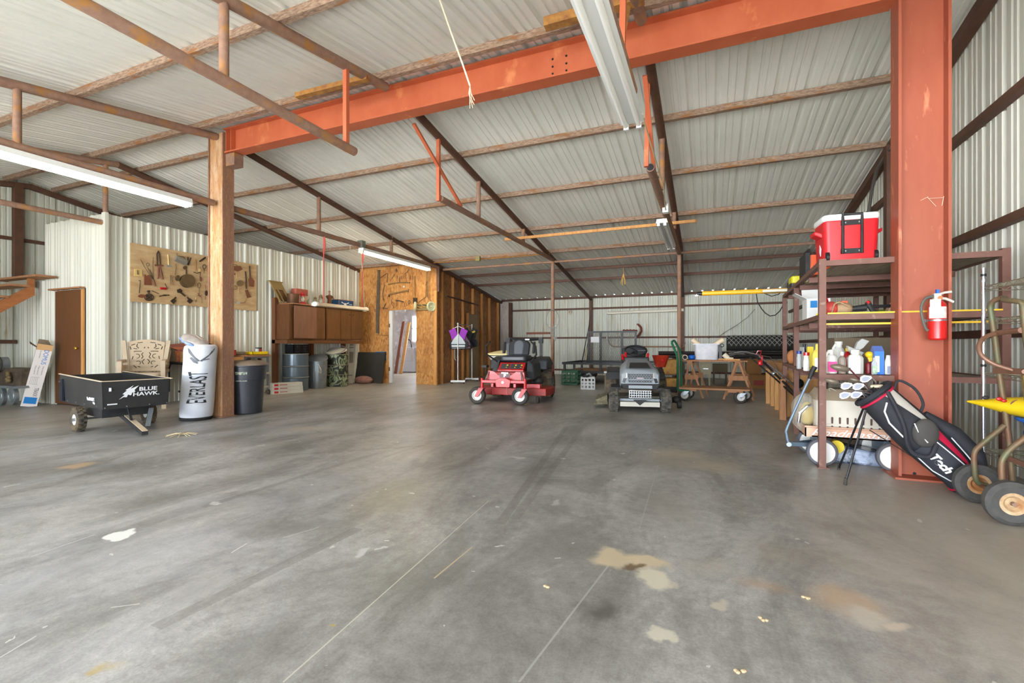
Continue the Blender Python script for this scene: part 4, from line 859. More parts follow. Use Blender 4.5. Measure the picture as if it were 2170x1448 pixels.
# cables on the right wall and the coil on the back wall
wc=A('grey_conduit',(92,86,80),.5)
p=PX(1840,455,XW-.12); simple(M().tube([PX(1840,455,XW-.13),PX(1848,400,XW-.13),PX(1858,360,XW-.13),PX(1880,325,XW-.13),PX(1900,300,XW-.13)],.022,8),'bent_conduit',wc,'grey conduit bending down the right wall behind the cooler','conduit')
blkw=A('black_wire',(40,38,36),.6)
simple(M().tube([PY(u,v,14.2) for u,v in ((1602,617),(1605,640),(1614,655),(1622,664),(1632,670),(1643,668),(1652,660),(1658,650),(1664,628),(1670,600))],.013,6),'hanging_cable',blkw,'black cable looping down in front of the back wall','cable')
simple(M().tube([PY(u,v,14.1) for u,v in ((1606,612),(1620,622),(1635,628),(1650,624),(1662,614))],.011,6),'hanging_cable',blkw,'shallow black cable loop just under the yellow pole','cable')
simple(M().tube([PY(u,v,YB-.1) for u,v in ((1600,655),(1585,672),(1560,690),(1540,702),(1525,712),(1500,717))],.007,5),'thin_wire',wc,'thin wire sagging diagonally across the back wall','wire')
# ================================================================ tool board
brd0=PX(272.2,515.2,XP); brd1=PX(540.4,560.8,XP)
PBX=XP+.04
t=M().box(XP+.034,XP+.05,brd0.y,brd1.y,1.755,2.745).build('tool_board',ply); tag(t,'weathered plywood board covered in antique kitchen tools','board')
def PB(x,y,o=0): p=PX(260+x/6.58,500+y/6.58,XP+.062); return V((p.x+o,p.y,p.z))
irn=A('dark_iron',(58,46,38),.7,.4,(84,62,44),16,.4); tin=A('tin',(178,176,166),.35,.7); rwood=A('red_brown_handle',(124,70,42),.6); ivory=A('ivory_wood',(220,186,120),.5); brz=A('bronze_brown',(120,96,62),.5,.5,(96,76,50),10,.4)
KPX=1/770
def tool(name,lab,cat,items):
    b=M(); mats=[]
    for it in items:
        k=it[0]; mm=it[-1]
        if mm not in mats: mats.append(mm)
        b.m(mats.index(mm))
        if k=='l': b.tube([PB(x,y) for x,y in it[1]],it[2]*KPX/2,6)
        elif k=='p': b.prism([PB(x,y,-.004) for x,y in it[1]],(.014,0,0))
        elif k=='d':
            cx,cy,rx,ry=it[1]; n=20; b.prism([PB(cx+rx*math.cos(2*PI*i/n),cy+ry*math.sin(2*PI*i/n),-.004) for i in range(n)],(.02 if len(it)<4 else it[2],0,0))
        elif k=='r':
            cx,cy,rx,ry=it[1]; n=20; b.tube([PB(cx+rx*math.cos(2*PI*i/n),cy+ry*math.sin(2*PI*i/n)) for i in range(n)],it[2]*KPX/2,6,True)
    return tag(b.build(name,mats),lab,cat)
tool('tongs','dark iron tongs with wooden legs hanging near the top of the tool board','tongs',[('l',[(480,400),(478,250),(495,212),(512,250),(526,400)],16,irn),('p',[(445,398),(560,405),(570,425),(450,420)],rwood),('l',[(497,430),(490,600)],24,rwood),('l',[(515,430),(556,610)],24,rwood)])
tool('hammer','small hammer with a pale handle on the tool board','hammer',[('l',[(632,262),(642,410)],17,ivory),('p',[(608,400),(680,412),(680,438),(610,434)],tin)])
tool('tin_canister','shiny tin canister hung sideways on the tool board','canister',[('l',[(725,310),(880,375)],95,tin),('l',[(755,240),(758,280)],6,irn),('l',[(770,280),(850,290),(895,360)],6,irn)])
tool('dark_pincers','pair of dark pincers to the right of the tin canister','pincers',[('l',[(910,295),(905,400)],14,irn),('l',[(948,305),(915,410)],14,irn)])
tool('frying_pan','large round iron frying pan on the tool board','pan',[('d',(895,630,100,92),.04,brz),('r',(895,630,98,90),10,irn),('l',[(888,540),(886,470)],18,irn),('d',(870,445,28,26),.012,brz)])
tool('brass_ladle','long handled ladle to the left of the frying pan','ladle',[('l',[(738,390),(742,460),(730,550)],10,brz),('d',(760,590,28,40),.03,brz)])
tool('wire_beater','wire carpet beater with a wooden grip','beater',[('l',[(430,620),(300,430),(250,330)],5,irn),('l',[(430,620),(420,420),(425,300)],5,irn),('l',[(430,620),(340,430)],5,irn),('r',(350,400,22,22),5,irn),('l',[(380,470),(440,640)],6,irn),('l',[(425,610),(455,705)],22,rwood)])
tool('wooden_paddle','reddish wooden paddle board hanging on the left of the tool board','paddle',[('p',[(300,540),(320,540),(322,555),(350,558),(352,545),(375,548),(405,690),(300,685)],rwood)])
tool('kitchen_scale','small cream kitchen scale on the left edge of the tool board','scale',[('p',[(160,460),(262,470),(270,565),(158,560)],ivory),('p',[(195,475),(245,480),(245,545),(195,542)],A('blue_dial',(140,176,200),.3))])
tool('hooked_ladle','hooked iron ladle at lower left of the tool board','ladle',[('l',[(225,625),(245,620),(240,700),(230,800)],9,irn),('d',(265,840,50,24),.02,rwood)])
tool('iron_trivet','round cast iron trivet at the bottom of the tool board','trivet',[('r',(368,858,62,44),14,irn),('r',(368,858,36,26),10,irn),('r',(368,858,14,10),10,irn),('l',[(320,830),(416,888)],8,irn),('l',[(320,888),(416,830)],8,irn),('l',[(362,820),(358,760)],20,irn),('l',[(340,775),(378,772)],14,irn)])
tool('chisel','small dark chisel lying diagonally beside the trivet','chisel',[('l',[(408,765),(505,810)],9,irn)])
tool('pliers','old pliers in the lower middle of the tool board','pliers',[('l',[(512,845),(580,822),(650,828)],14,brz),('l',[(512,835),(600,835),(645,820)],8,irn)])
tool('corkscrew_opener','red handled bottle opener on the tool board','opener',[('l',[(525,730),(605,735)],34,red),('l',[(600,730),(640,715),(655,700)],10,tin),('l',[(625,735),(600,690),(590,665)],9,irn)])
tool('sugar_tongs','slim brown tongs beneath the hammer','tongs',[('l',[(660,560),(660,650),(665,680)],9,brz),('l',[(682,560),(690,660),(700,685)],9,brz),('l',[(660,560),(670,550),(682,560)],6,brz)])
tool('meat_grinder','dark cast meat grinder below the frying pan','grinder',[('p',[(755,755),(800,735),(830,765),(815,800),(765,795)],irn),('l',[(800,780),(870,840)],24,irn),('l',[(760,770),(870,840)],8,brz)])
for i,cx in enumerate((705,935)):
    s=1 if i==0 else -1
    tool('square_waffle_iron',('left','right')[i]+' square dark spatula at the bottom edge of the tool board','spatula',[('p',[(cx,875 if i==0 else 870),(cx+42,905),(cx,950 if i==0 else 945),(cx-42,908)] ,irn),('l',[(cx,900),(cx+s*35,855)],20,irn)])
tool('curved_knife','curved green mincing knife with a ring handle','knife',[('l',[(1012,325),(1018,370),(1015,480)],14,A('amber_handle',(176,112,52),.5)),('l',[(990,505),(1035,522),(1085,510)],12,brz),('p',[(1060,460),(1085,462),(1082,498),(1060,497)],ivory),('l',[(1082,430),(1085,510)],5,brz)])
tool('wooden_spoon','dark wooden spoon under the curved knife','spoon',[('l',[(1083,520),(1078,590)],8,irn),('d',(1090,605,16,30),.01,rwood)])
tool('wire_whisk','wire whisk with an oval loop','whisk',[('r',(1138,430,24,28),8,irn),('l',[(1130,460),(1140,490)],9,irn),('l',[(1132,490),(1135,525)],7,brz)])
tool('dark_file','dark rasp hung diagonally at the top right of the tool board','rasp',[('l',[(1072,358),(1155,300)],22,irn)])
tool('egg_beater','rotary egg beater with an orange grip','egg beater',[('r',(1065,690,24,34),8,brz),('l',[(1066,725),(1068,810)],8,brz),('l',[(1050,800),(1085,855)],12,rwood),('l',[(1045,835),(1105,828)],7,rwood),('l',[(1100,850),(1105,940)],7,brz)])
tool('rolling_grater','brown grater with an orange handle beside the column','grater',[('l',[(1143,680),(1150,740)],16,A('amber_handle',(176,112,52),.5)),('d',(1162,800,16,38),.02,irn),('l',[(1150,840),(1152,890)],9,rwood)])
tool('small_fork','tiny pale fork at the bottom of the tool board','fork',[('l',[(1018,860),(1018,890)],8,ivory),('r',(1018,905,9,16),6,brz)])
tool('leather_pouch','brown leather mallet head at the right end of the tool board','mallet',[('p',[(1490,400),(1540,395),(1560,470),(1500,450)],irn),('p',[(1545,420),(1640,420),(1665,470),(1600,495),(1555,480)],rwood),('l',[(1530,400),(1590,405),(1605,425)],7,irn)])
tool('brown_scoop','brown scoop below the mallet head on the tool board','scoop',[('p',[(1490,490),(1540,500),(1568,540),(1500,570)],rwood)])
tool('long_shovel','long dark fire shovel on the right of the tool board','shovel',[('l',[(1712,495),(1722,600),(1725,740)],20,irn),('p',[(1705,760),(1740,750),(1788,855),(1735,868)],rwood)])
tool('short_shovel','second fire shovel with a wider blade near the board edge','shovel',[('l',[(1770,420),(1780,590)],18,irn),('p',[(1755,600),(1790,580),(1835,630),(1825,712),(1765,705)],rwood)])
tool('round_strainer','round brown strainer in the right part of the tool board','strainer',[('d',(1640,662,44,42),.02,brz),('l',[(1618,700),(1615,800)],7,ivory)])
tool('small_disc_ladle','little dark ladle right beside the column','ladle',[('d',(1508,658,22,26),.02,irn),('l',[(1508,690),(1508,750)],6,brz)])
tool('hand_mirror','small ivory handled sieve on the tool board','sieve',[('r',(1565,722,28,26),8,brz),('l',[(1553,770),(1543,830)],14,ivory)])
tool('wire_toaster','grey wire handled ladle at the lower right of the board','ladle',[('r',(1545,902,24,18),8,tin),('d',(1610,935,30,18),.01,tin),('l',[(1640,935),(1700,935),(1728,880)],5,irn)])
for i,(x,y) in enumerate(((1590,520),)): tool('table_fork','thin pale fork beneath the mallet head','fork',[('l',[(x,y),(x-2,600)],8,ivory),('l',[(x-8,540),(x+20,545)],4,ivory)])
# ================================================================ strand board wall tools
def PO(x,y,o=0): p=PY(760+x/11.14,550+y/11.14,YO-.03); return V((p.x,p.y+o,p.z))
K2=1/(11.14*76)
gr=A('dull_grey_iron',(112,98,80),.7,.3,(92,78,60),8,.4); grw=A('grey_old_wood',(150,116,70),.8,0,(128,96,56),8,.4)
def otool(name,lab,cat,items):
    b=M(); mats=[]
    for it in items:
        k=it[0]; mm=it[-1]
        if mm not in mats: mats.append(mm)
        b.m(mats.index(mm))
        if k=='l': b.tube([PO(x,y) for x,y in it[1]],it[2]*K2/2,6)
        elif k=='p': b.prism([PO(x,y,.02) for x,y in it[1]],(0,-.02,0))
        elif k=='r':
            cx,cy,rx,ry=it[1]; n=18; b.tube([PO(cx+rx*math.cos(2*PI*i/n),cy+ry*math.sin(2*PI*i/n)) for i in range(n)],it[2]*K2/2,6,True)
    return tag(b.build(name,mats),lab,cat)
saw=[(440,240),(495,240),(498,700),(485,1100),(475,1440),(478,1760),(470,1760)]
teeth=[]; 
for i in range(44):
    y=1740-i*34; xx=400 if y>1200 else (400+ (1200-y)*.045); xx+=0
    teeth+=[(xx+14,y),(xx-4,y-17)]
otool('crosscut_saw','very long two-man crosscut saw hung upright on the strand board','saw',[('p',saw+teeth,gr),('l',[(455,240),(655,222)],16,ivory),('l',[(420,1780),(680,1795)],16,grw)])
otool('bucksaw','thin triangular frame saw right of the crosscut saw','saw',[('l',[(515,435),(660,330),(690,340),(670,550)],12,irn)])
otool('hay_hook','thin curved sickle blade below the frame saw','sickle',[('l',[(620,600),(585,700),(565,820),(585,960)],16,gr)])
otool('wood_beam_tool','long grey wooden tool laid almost level','tool',[('l',[(700,590),(860,558),(1000,545),(1210,550)],26,grw),('l',[(965,540),(965,440)],14,gr)])
otool('yoke_bar','wooden singletree bar with iron hooks, slanting','singletree',[('l',[(720,830),(1180,725)],38,grw),('l',[(715,820),(718,890)],24,irn),('l',[(1175,700),(1180,780)],14,gr)])
otool('drawknife','drawknife with two bent handles above the doorway','drawknife',[('l',[(880,970),(960,975),(1060,1005)],30,gr),('l',[(900,980),(895,1110)],14,grw),('l',[(1075,1010),(1080,1120)],14,grw)])
otool('brace_drill','small curved hand drill left of the drawknife','drill',[('l',[(775,940),(770,1040),(800,1080),(830,1130),(800,1160)],10,gr)])
otool('iron_hook','dark cross shaped iron tool near the doorway','hook',[('l',[(635,1040),(575,1180)],16,irn),('l',[(560,1145),(680,1160)],12,irn)])
otool('star_drill','grey spiked iron cluster at the top of the wall','iron tool',[('l',[(900,220),(890,300)],14,gr),('l',[(860,260),(940,250)],10,gr),('l',[(865,215),(935,300)],10,gr),('l',[(850,350),(780,450)],20,grw)])
otool('auger','thin twisted auger near the top centre','auger',[('l',[(1185,240),(1130,310),(1085,345)],14,gr),('l',[(1110,350),(1105,460)],10,gr)])
for i,x in enumerate((910,1015,1060,1218,1275)): otool('small_chisel',('first','second','third','fourth','fifth')[i]+' from the left of the slim chisels hanging in a row on the strand board','chisel',[('l',[(x,385),(x+2,460)],9,gr)])
otool('coil_hook','grey spiral hook right of the drawknife','hook',[('r',(1190,1010,24,40),14,gr),('l',[(1190,1060),(1090,1120)],6,gr)])
otool('spade','old square spade hung blade down beside the reel mower','spade',[('l',[(1325,395),(1330,900)],22,grw),('p',[(1280,905),(1375,905),(1382,1020),(1282,1045)],irn)])
for x,y,lab in ((1065,645,'upper white paper scrap stapled to the strand board'),(1097,1203,'lower white paper scrap above the doorway')): otool('paper_scrap',lab,'paper',[('p',[(x-16,y-20),(x+16,y-22),(x+14,y+20),(x-14,y+18)],whitep)])
# reel mower
t=thing('reel_mower','antique push reel mower hung on the strand board wall','reel mower',PO(1530,1200))
def PR(x,y,o=0): p=PY(760+x/11.14,550+y/11.14,YO-.15); return V((p.x,p.y+o,p.z))
wcol=A('faded_green_white',(190,188,150),.6); 
for x,s in ((1338,-1),(1715,1)):
    c=PR(x,1115); r_=1.0/(11.14*76)*100
    M().lathe([(r_,-.03),(r_+.012,0),(r_,.03),(r_*.8,.03),(r_*.75,.01),(r_*.2,.0),(r_*.15,.03),(0,.03)],c,(s*.85,-.5,0),26).build('wheel',[wcol],t)
b=M()
c0,c1=PR(1370,1120),PR(1690,1120)
for k in range(5):
    b.tube([c0+(c1-c0)*(i/8)+V((0,.07*math.cos(k*1.257+i*.35),.07*math.sin(k*1.257+i*.35))) for i in range(9)],.009,5)
b.build('cutting_reel',A('olive_steel',(150,140,92),.6,.3),t)
M().tube([PR(1380,1080),PR(1690,1080)],.012,8).build('tie_rod',gr,t); M().tube([PR(1380,1195),PR(1690,1195)],.016,8).build('roller',grw,t)
b=M(); b.tube([PR(1405,1080),PR(1425,1000),PR(1560,910),PR(1590,890),PR(1600,480)],.011,6).tube([PR(1705,1080),PR(1700,980),PR(1640,900),PR(1625,880),PR(1615,480)],.011,6); b.build('handle_fork',A('brown_steel',(110,84,54),.7,.3),t)
M().tube([PR(1607,520),PR(1605,250)],.02,8).build('handle',grw,t)
# ================================================================ under and beside the cabinets
def drum(name,lab,c,r,h,mm,rimm,mats2=None,ribs=(.36,.66)):
    t=thing(name,lab,'drum',c); pr=[(r-.01,0),(r,.012)]
    for z in ribs: pr+=[(r,h*z-.02),(r+.012,h*z-.006),(r+.012,h*z+.006),(r,h*z+.02)]
    pr+=[(r,h-.015),(r+.008,h-.01),(r+.008,h),(r-.006,h),(r-.008,h-.02),(0,h-.022)]
    M().lathe(pr,c,(0,0,1),40).build('body',mm,t)
    for z in ribs: M().ring(V(c)+V((0,0,h*z)),(0,0,1),r+.012,.006,36,6).build('rolling_hoop',rimm,t)
    M().ring(V(c)+V((0,0,h-.006)),(0,0,1),r+.004,.007,36,6).build('rim',rimm,t)
    return t
drum('steel_drum','grey steel drum with a black milk crate on top, under the cabinets',(-8.67,7.93,0),.27,.83,A('grey_drum_paint',(98,110,118),.3,.3),A('dusty_hoop',(158,150,136),.7))
c=V((-8.62,8.52,0)); t=thing('garbage_can','galvanized garbage can with its lid askew','garbage can',c)
b=M(); n=60
def gr_(z,r): return [c+V(((r+(.006 if i%3==0 and .1<z<.55 else 0))*math.cos(2*PI*i/n),(r+(.006 if i%3==0 and .1<z<.55 else 0))*math.sin(2*PI*i/n),z)) for i in range(n)]
rows=[gr_(z,r) for z,r in ((0,.19),(.02,.2),(.1,.2),(.12,.202),(.52,.222),(.56,.224),(.64,.228))]
b.add([p for r_ in rows for p in r_],[(k*n+i,k*n+(i+1)%n,(k+1)*n+(i+1)%n,(k+1)*n+i) for k in range(6) for i in range(n)]); b.build('body',galv,t)
M().ring(c+V((0,0,.64)),(0,0,1),.228,.01,36,6).build('rim',galv,t)
M().lathe([(.24,0),(.24,.025),(.2,.04),(.06,.075),(0,.08)],c+V((-.02,.02,.69)),V((.25,-.35,1)),36).build('lid',galv,t)
M().tube([c+V((.1,-.12,.60)),c+V((.2,-.15,.55)),c+V((.24,-.12,.45)),c+V((.22,-.1,.36)),c+V((.16,-.14,.42))],.007,6).build('loose_strap',cr_,t)
drum('camo_drum','drum painted in green camouflage under the cabinets',(-8.63,9.17,0),.27,.8,camo,A('dusty_hoop2',(150,144,120),.7))
t=thing('drum_lid','pale lid and ring propped on top of the camouflage drum','lid',(-8.63,9.17,.81)); M().lathe([(.24,0),(.25,.01),(.24,.02),(0,.02)],(-8.62,9.15,.87),V((.1,-.28,1)),30).build('lid',A('pale_lid',(206,200,180),.5),t); M().ring((-8.6,9.12,.9),V((.1,-.5,1)),.22,.012,30,6).build('clamp_ring',steel,t)
# black milk crates on the drum
def crate(name,lab,c,sx,sy,sz,m_,rz=0,nx=4,nz=3,grid=True,group=None):
    t=thing(name,lab,'crate',c,rz,group)
    for (a,b_,cc,dd,nm) in ((-sx/2,-sx/2+.012,-sy/2,sy/2,'side'),(sx/2-.012,sx/2,-sy/2,sy/2,'side'),(-sx/2,sx/2,-sy/2,-sy/2+.012,'side'),(-sx/2,sx/2,sy/2-.012,sy/2,'side')):
        w=M(); lx=b_-a>.1
        L0,L1=(a,b_) if lx else (cc,dd)
        def bx(l0,l1,z0,z1):
            if lx: w.box(l0,l1,cc,dd,z0,z1)
            else: w.box(a,b_,l0,l1,z0,z1)
        bx(L0,L1,0,sz*.12); bx(L0,L1,sz*.88,sz)
        for i in range(nx+1):
            x=L0+(L1-L0)*i/nx; e=.014 if 0<i<nx else .022; bx(max(L0,x-e),min(L1,x+e),0,sz)
        for i in range(1,nz): z=sz*(.12+.76*i/nz); bx(L0,L1,z-.012,z+.012)
        w.build(nm,m_,t,local=True)
    M().box(-sx/2,sx/2,-sy/2,sy/2,0,.01).build('base',m_,t,local=True)
    return t
bp=A('black_plastic',(34,34,38),.5)
crate('milk_crate','left black milk crate on top of the grey drum',(-8.63,7.83,.835),.26,.22,.2,bp,0,5,4,group=None)
crate('milk_crate','right black milk crate, wider, on top of the grey drum',(-8.7,8.08,.835),.26,.26,.2,bp,0,5,4)
# long carton leaning, rug, black panel, tape
Bq=G(739,813)+V((0,.05,0)); Tq=PX(752,728,XP+.12)+V((0,0,0)); ax=(Tq-Bq).normalized(); L_=(Tq-Bq).length
t=thing('flat_box','tall narrow grey and white printed box leaning between drum and strand board','box',Bq); F_=frame(Bq-V((.09,.04,0)),V((.9,.38,0)),ax)
pw=A('pale_print',(198,192,180),.7,0,(176,170,158),4,.3); M().box(0,.17,0,L_,-.05,0,T=F_).build('box',pw,t)
b=M()
for a,c_ in ((.2,.23),(.55,.85),(.95,.99),(1.02,1.06)):
    if a<L_: b.box(.02,.15,a,min(c_,L_),0,.003,T=F_)
b.build('print',A('grey_print2',(130,124,112),.7),t)
p=G(758,811); t=M().ell((-8.56,10.08,.09),(.28,.17,.11),14,8); t.v=[(x,y,max(z,.0)) for x,y,z in t.v]; simple(t,'rag_pile',A('pinkish_cloth',(176,130,112),.9,0,(150,104,88),9,.5,.5,10),'pinkish heap of cloth on the floor in front of the black panel','cloth')
a=PY(756,811,YO-.14);c_=PY(812,812,YO-.14)
t=thing('rubber_mat','large black rubber mat panel leaning on the strand board','panel',((a.x+c_.x)/2,YO-.1,0)); 
M().hexa([(a.x-.02,YO-.2,0),(c_.x,YO-.2,0),(c_.x,YO-.17,0),(a.x-.02,YO-.17,0)],[(a.x-.02,YO-.06,.83),(c_.x,YO-.06,.83),(c_.x,YO-.03,.83),(a.x-.02,YO-.03,.83)]).build('panel',A('black_rubber_sheet',(48,46,42),.6,0,(58,54,48),3,.3),t)
b=M(); tp=A('blue_tape',(16,130,190),.5); P=lambda u,v:PY(u,v,YO-.004)
for (u0,v0_,u1,v1_) in ((796,745.5,818,749),(814,745.5,818,764),(808,761,818,764)):
    p=P(u0,v0_);q=P(u1,v1_); b.box(p.x,q.x,YO-.005,YO-.001,q.z,p.z)
simple(b,'tape_outline',tp,'bright blue tape outline stuck on the strand board above the black panel','tape')
# doorway edge and laundry
p=PY(827,662,YO+.02);q=PY(834,811,YO+.02)
d3=M().box(p.x,q.x,YO-.03,YO+.03,.01,1.94).build('door_3',whitep); struct(d3)
for z in (1.5,.33): M().box(p.x-.015,p.x+.03,YO-.035,YO-.028,z,z+.1).build('hinge',A('brass_hinge',(130,90,50),.5,.5),d3)
x0=G(845,789).x; y0=14.72
t=thing('clothes_dryer','white clothes dryer seen through the doorway','dryer',(-10.5,15,0)); wd=A('white_enamel',(214,216,226),.35)
M().box(-10.9,-10.22,14.75,15.4,.02,.93).build('body',wd,t,bevel=.01); M().box(-10.84,-10.28,14.735,14.75,.42,.86).build('door',wd,t,bevel=.006); M().box(-10.8,-10.785,14.72,14.735,.55,.75).build('door_handle',A('grey_handle',(120,120,130),.5),t); M().box(-10.9,-10.22,15.2,15.4,.93,1.0).build('console',wd,t)
t=thing('utility_sink','white sink with a tall curved faucet beyond the dryer','sink',(-10.0,15.2,0)); b=M(); M().box(-10.18,-9.6,14.9,15.5,.8,1.12).build('basin',wd,t,bevel=.02)
for x in (-10.15,-9.65): M().box(x-.02,x+.02,14.95,14.99,0,.8).build('leg',whitep,t)
pf=PY(862,735,15); M().tube([PY(872,737,15.1),PY(872,728,15.1),PY(869,721,15.1),PY(862,719,15.1),PY(858,724,15.1)],.022,8).build('faucet',A('dark_faucet',(60,56,56),.3,.6),t)
for (u0,u1,vt,lab) in ((838,846,681,'darker brown board leaning in the laundry room'),(849,858,683,'orange pine board leaning in the laundry room')):
    p=PY(u0,790,13.9); q=PY(u1-1,vt,14.6); simple(M().bar((p.x,13.9,.0),(q.x,14.9,q.z),.12,.03,(0,-1,0)),'leaning_board',stud if u0>845 else A('dark_red_board',(130,70,44),.6),lab,'board')
p=PY(875,672,15.62);q=PY(884,722,15.62)
w1=M().box(p.x,q.x+.3,15.60,15.63,q.z,p.z).build('window_1',lw); struct(w1)
M().box(p.x-.05,p.x,15.58,15.63,q.z-.05,p.z+.05).build('window_frame',whitep,w1); M().box(p.x-.05,q.x+.3,15.58,15.6,(q.z+p.z)/2-.015,(q.z+p.z)/2+.015).build('window_frame',whitep,w1)
# ================================================================ red zero turn mower
t=thing('zero_turn_mower','red ride-on mower with a black seat, roll bar and small front casters','mower',(-3.27,7.38,0),.13)
pl=A('charcoal_plastic',(52,54,58),.5,0,(64,66,70),5,.3); seatm=A('grey_vinyl_seat',(96,98,104),.4); seatd=A('dark_vinyl_seat',(46,48,52),.4)
L=dict(local=True)
for x in (-.385,.385):
    M().cyl((x,-.0,.27),(x,-.0,.45),.028,n=14).build('caster_spindle',red,t,**L)
    cx=x-.085; M().prism([(cx-.03,-.075,.13),(cx+.03,-.075,.13),(x+.05,-.075,.28),(x-.04,-.075,.28)],(0,.012,0)).prism([(cx-.03,.06,.13),(cx+.03,.06,.13),(x+.05,.06,.28),(x-.04,.06,.28)],(0,.012,0)).box(x-.045,x+.045,-.075,.072,.27,.285).build('caster_fork',A('faded_red',(206,96,96),.5),t,**L)
    wheel(t,(cx,0,.15),(0,1,0),.15,.1,.085,whitep,rubber,name='caster_wheel',hub2=redd)
for x in (-.5,.5): wheel(t,(x,1.36,.27),(1,0,0),.27,.24,.14,galv,rubberd,knob=20,name='rear_wheel')
b=M(); b.box(-.385,.385,-.03,.03,.37,.42); b.build('front_beam',red,t,bevel=.006,**L)
M().prism([(-.12,-.04,.30),(.12,-.04,.30),(.14,-.04,.42),(.05,-.04,.46),(-.05,-.04,.46),(-.14,-.04,.42)],(0,.05,0)).build('center_plate',red,t,bevel=.006,**L)
M().cyl((0,-.046,.385),(0,-.03,.385),.022,n=14).build('pivot_bolt',steel,t,**L)
for x in (-.2,.2): M().box(x-.02,x+.02,.0,1.4,.3,.36).build('frame_rail',red,t,**L)
M().prism([(-.36,.1,.42),(.36,.1,.42),(.34,.1,.55),(.2,.1,.56),(.12,.1,.5),(-.12,.1,.5),(-.2,.1,.56),(-.3,.1,.58)],(0,.04,0)).build('front_cowl',red,t,**L)
M().prism([(-.3,.12,.44),(.3,.12,.44),(.3,.12,.55),(-.3,.12,.55)],(0,.35,0)).build('foot_deck',redd,t,bevel=.01,**L)
M().prism([(-.09,.094,.46),(.09,.094,.46),(.1,.094,.53),(.0,.094,.55),(-.1,.094,.53)],(0,.006,0)).build('emblem_shield',A('dark_red_badge',(90,20,24),.4),t,**L)
text('lettering','FERRIS',MW[t.name]@frame((0,.092,.535),(1,0,0),(0,0,1)),.04,wh,t,.002,1.1,bold=.002); text('lettering','F',MW[t.name]@frame((0,.090,.49),(1,0,0),(0,0,1)),.07,wh,t,.002,1.4,bold=.004)
M().hexa([(-.24,.45,.5),(.24,.45,.5),(.24,.62,.5),(-.24,.62,.5)],[(-.24,.45,.57),(.24,.45,.57),(.24,.64,.70),(-.24,.64,.70)]).build('seat_base_panel',red,t,**L)
b=M(); F_=frame((0,.452,.575),(1,0,0),(0,.19,.13)); b.box(-.2,-.04,.03,.18,0,.004,T=F_).box(-.02,.2,.03,.18,0,.004,T=F_); o=b.build('warning_decals',A('decal_dark',(60,64,68),.5),t,**L)
b=M(); 
for x in (-.1,.06,.17): b.box(x,x+.03,.12,.15,.004,.006,T=F_).box(x,x+.02,.06,.08,.004,.006,T=F_)
b.build('decal_marks',yellow,o,**L)
M().rbox(-.26,.26,.62,1.12,.72,.83,.08).build('seat_cushion',seatd,t,bevel=.03,**L)
def backrest(x0,x1,m_,nm,z0=.83,z1=1.13,yo=0):
    pts=[]; n=14
    for i in range(n+1):
        a=PI*i/n; pts.append((x0+(x1-x0)*(1-math.cos(a))/2, z1-.1+.1*math.sin(a)))
    poly=[(x0+.01,z0),]+pts+[(x1-.01,z0)]
    return M().prism([(x,1.02+(z-z0)*.35+yo,z) for x,z in poly],(0,.09,0)).build(nm,m_,t,bevel=.02,**L)
backrest(-.21,.21,seatd,'backrest'); backrest(-.1,.1,seatm,'backrest_insert',.85,1.12,-.012)
for s in (-1,1):
    M().hexa([(s*.27,1.0,.86),(s*.32,1.0,.86),(s*.32,1.1,.86),(s*.27,1.1,.86)],[(s*.27,1.08,1.09),(s*.32,1.08,1.09),(s*.32,1.16,1.09),(s*.27,1.16,1.09)]).build('armrest',seatd,t,bevel=.02,**L)
    M().tube([(s*.33,.75,.6),(s*.33,.7,.72),(s*.48 if s<0 else s*.46,.55,.85),(s*.48 if s<0 else s*.46,.5,1.0),(s*.38,.45,1.09)],.016,8).build('steering_lever',blackm,t,**L)
    M().box(s*.34-.025,s*.34+.025,1.5,1.55,.5,1.13).build('roll_bar_post',black,t,**L)
    M().box(s*.34-.04,s*.34+.04,1.48,1.57,1.06,1.18).build('roll_bar_hinge',blackm,t,**L)
    M().tube([(s*.33,.02,.42),(s*.29,.09,.56)],.012).build('shock_rod',chrome,t,**L)
    M().hexa([(s*.27,.5,.44),(s*.44,.5,.40),(s*.46,1.0,.42),(s*.27,1.0,.44)],[(s*.27,.66,.74),(s*.36,.7,.68),(s*.44,1.1,.70),(s*.27,1.1,.78)]).build('side_console',pl,t,bevel=.025,**L); M().prism([(s*.30,.98,.56),(s*.30,1.05,.74),(s*.30,1.35,.8),(s*.30,1.68,.66),(s*.30,1.74,.52),(s*.30,1.62,.55),(s*.30,1.36,.6),(s*.30,1.12,.55)],(s*.27,0,0)).build('fender',pl,t,bevel=.03,**L)
M().prism([(.645,1.02,.42),(.645,1.1,.44),(.645,1.2,.66),(.645,1.12,.64)],(.008,0,0)).build('side_emblem',A('dark_red_badge2',(120,20,28),.4),t,**L)
M().tube([(-.34,1.52,1.14),(-.25,1.5,1.16),(-.15,1.48,1.135),(.2,1.48,1.135),(.34,1.52,1.15)],.028,8).build('roll_bar_top',black,t,**L); M().box(.03,.12,1.445,1.452,1.12,1.15).build('white_label',wh,t,**L)
M().box(-.32,.32,1.45,1.85,.4,.78).build('engine',A('engine_black',(40,40,40),.6,.3,(70,66,60),14,.4),t,bevel=.03,**L)
dk_=M(); dk_.prism([(-.62,.42,.12),(.66,.42,.12),(.72,.6,.12),(.72,1.0,.12),(.5,1.15,.12),(-.5,1.15,.12),(-.66,.95,.12),(-.66,.55,.12)],(0,0,.13)); dk_.build('mowing_deck',redd,t,bevel=.01,**L)
b=M()
for x in (-.35,-.05,.25): b.box(x-.005,x+.005,.405,.425,.12,.26)
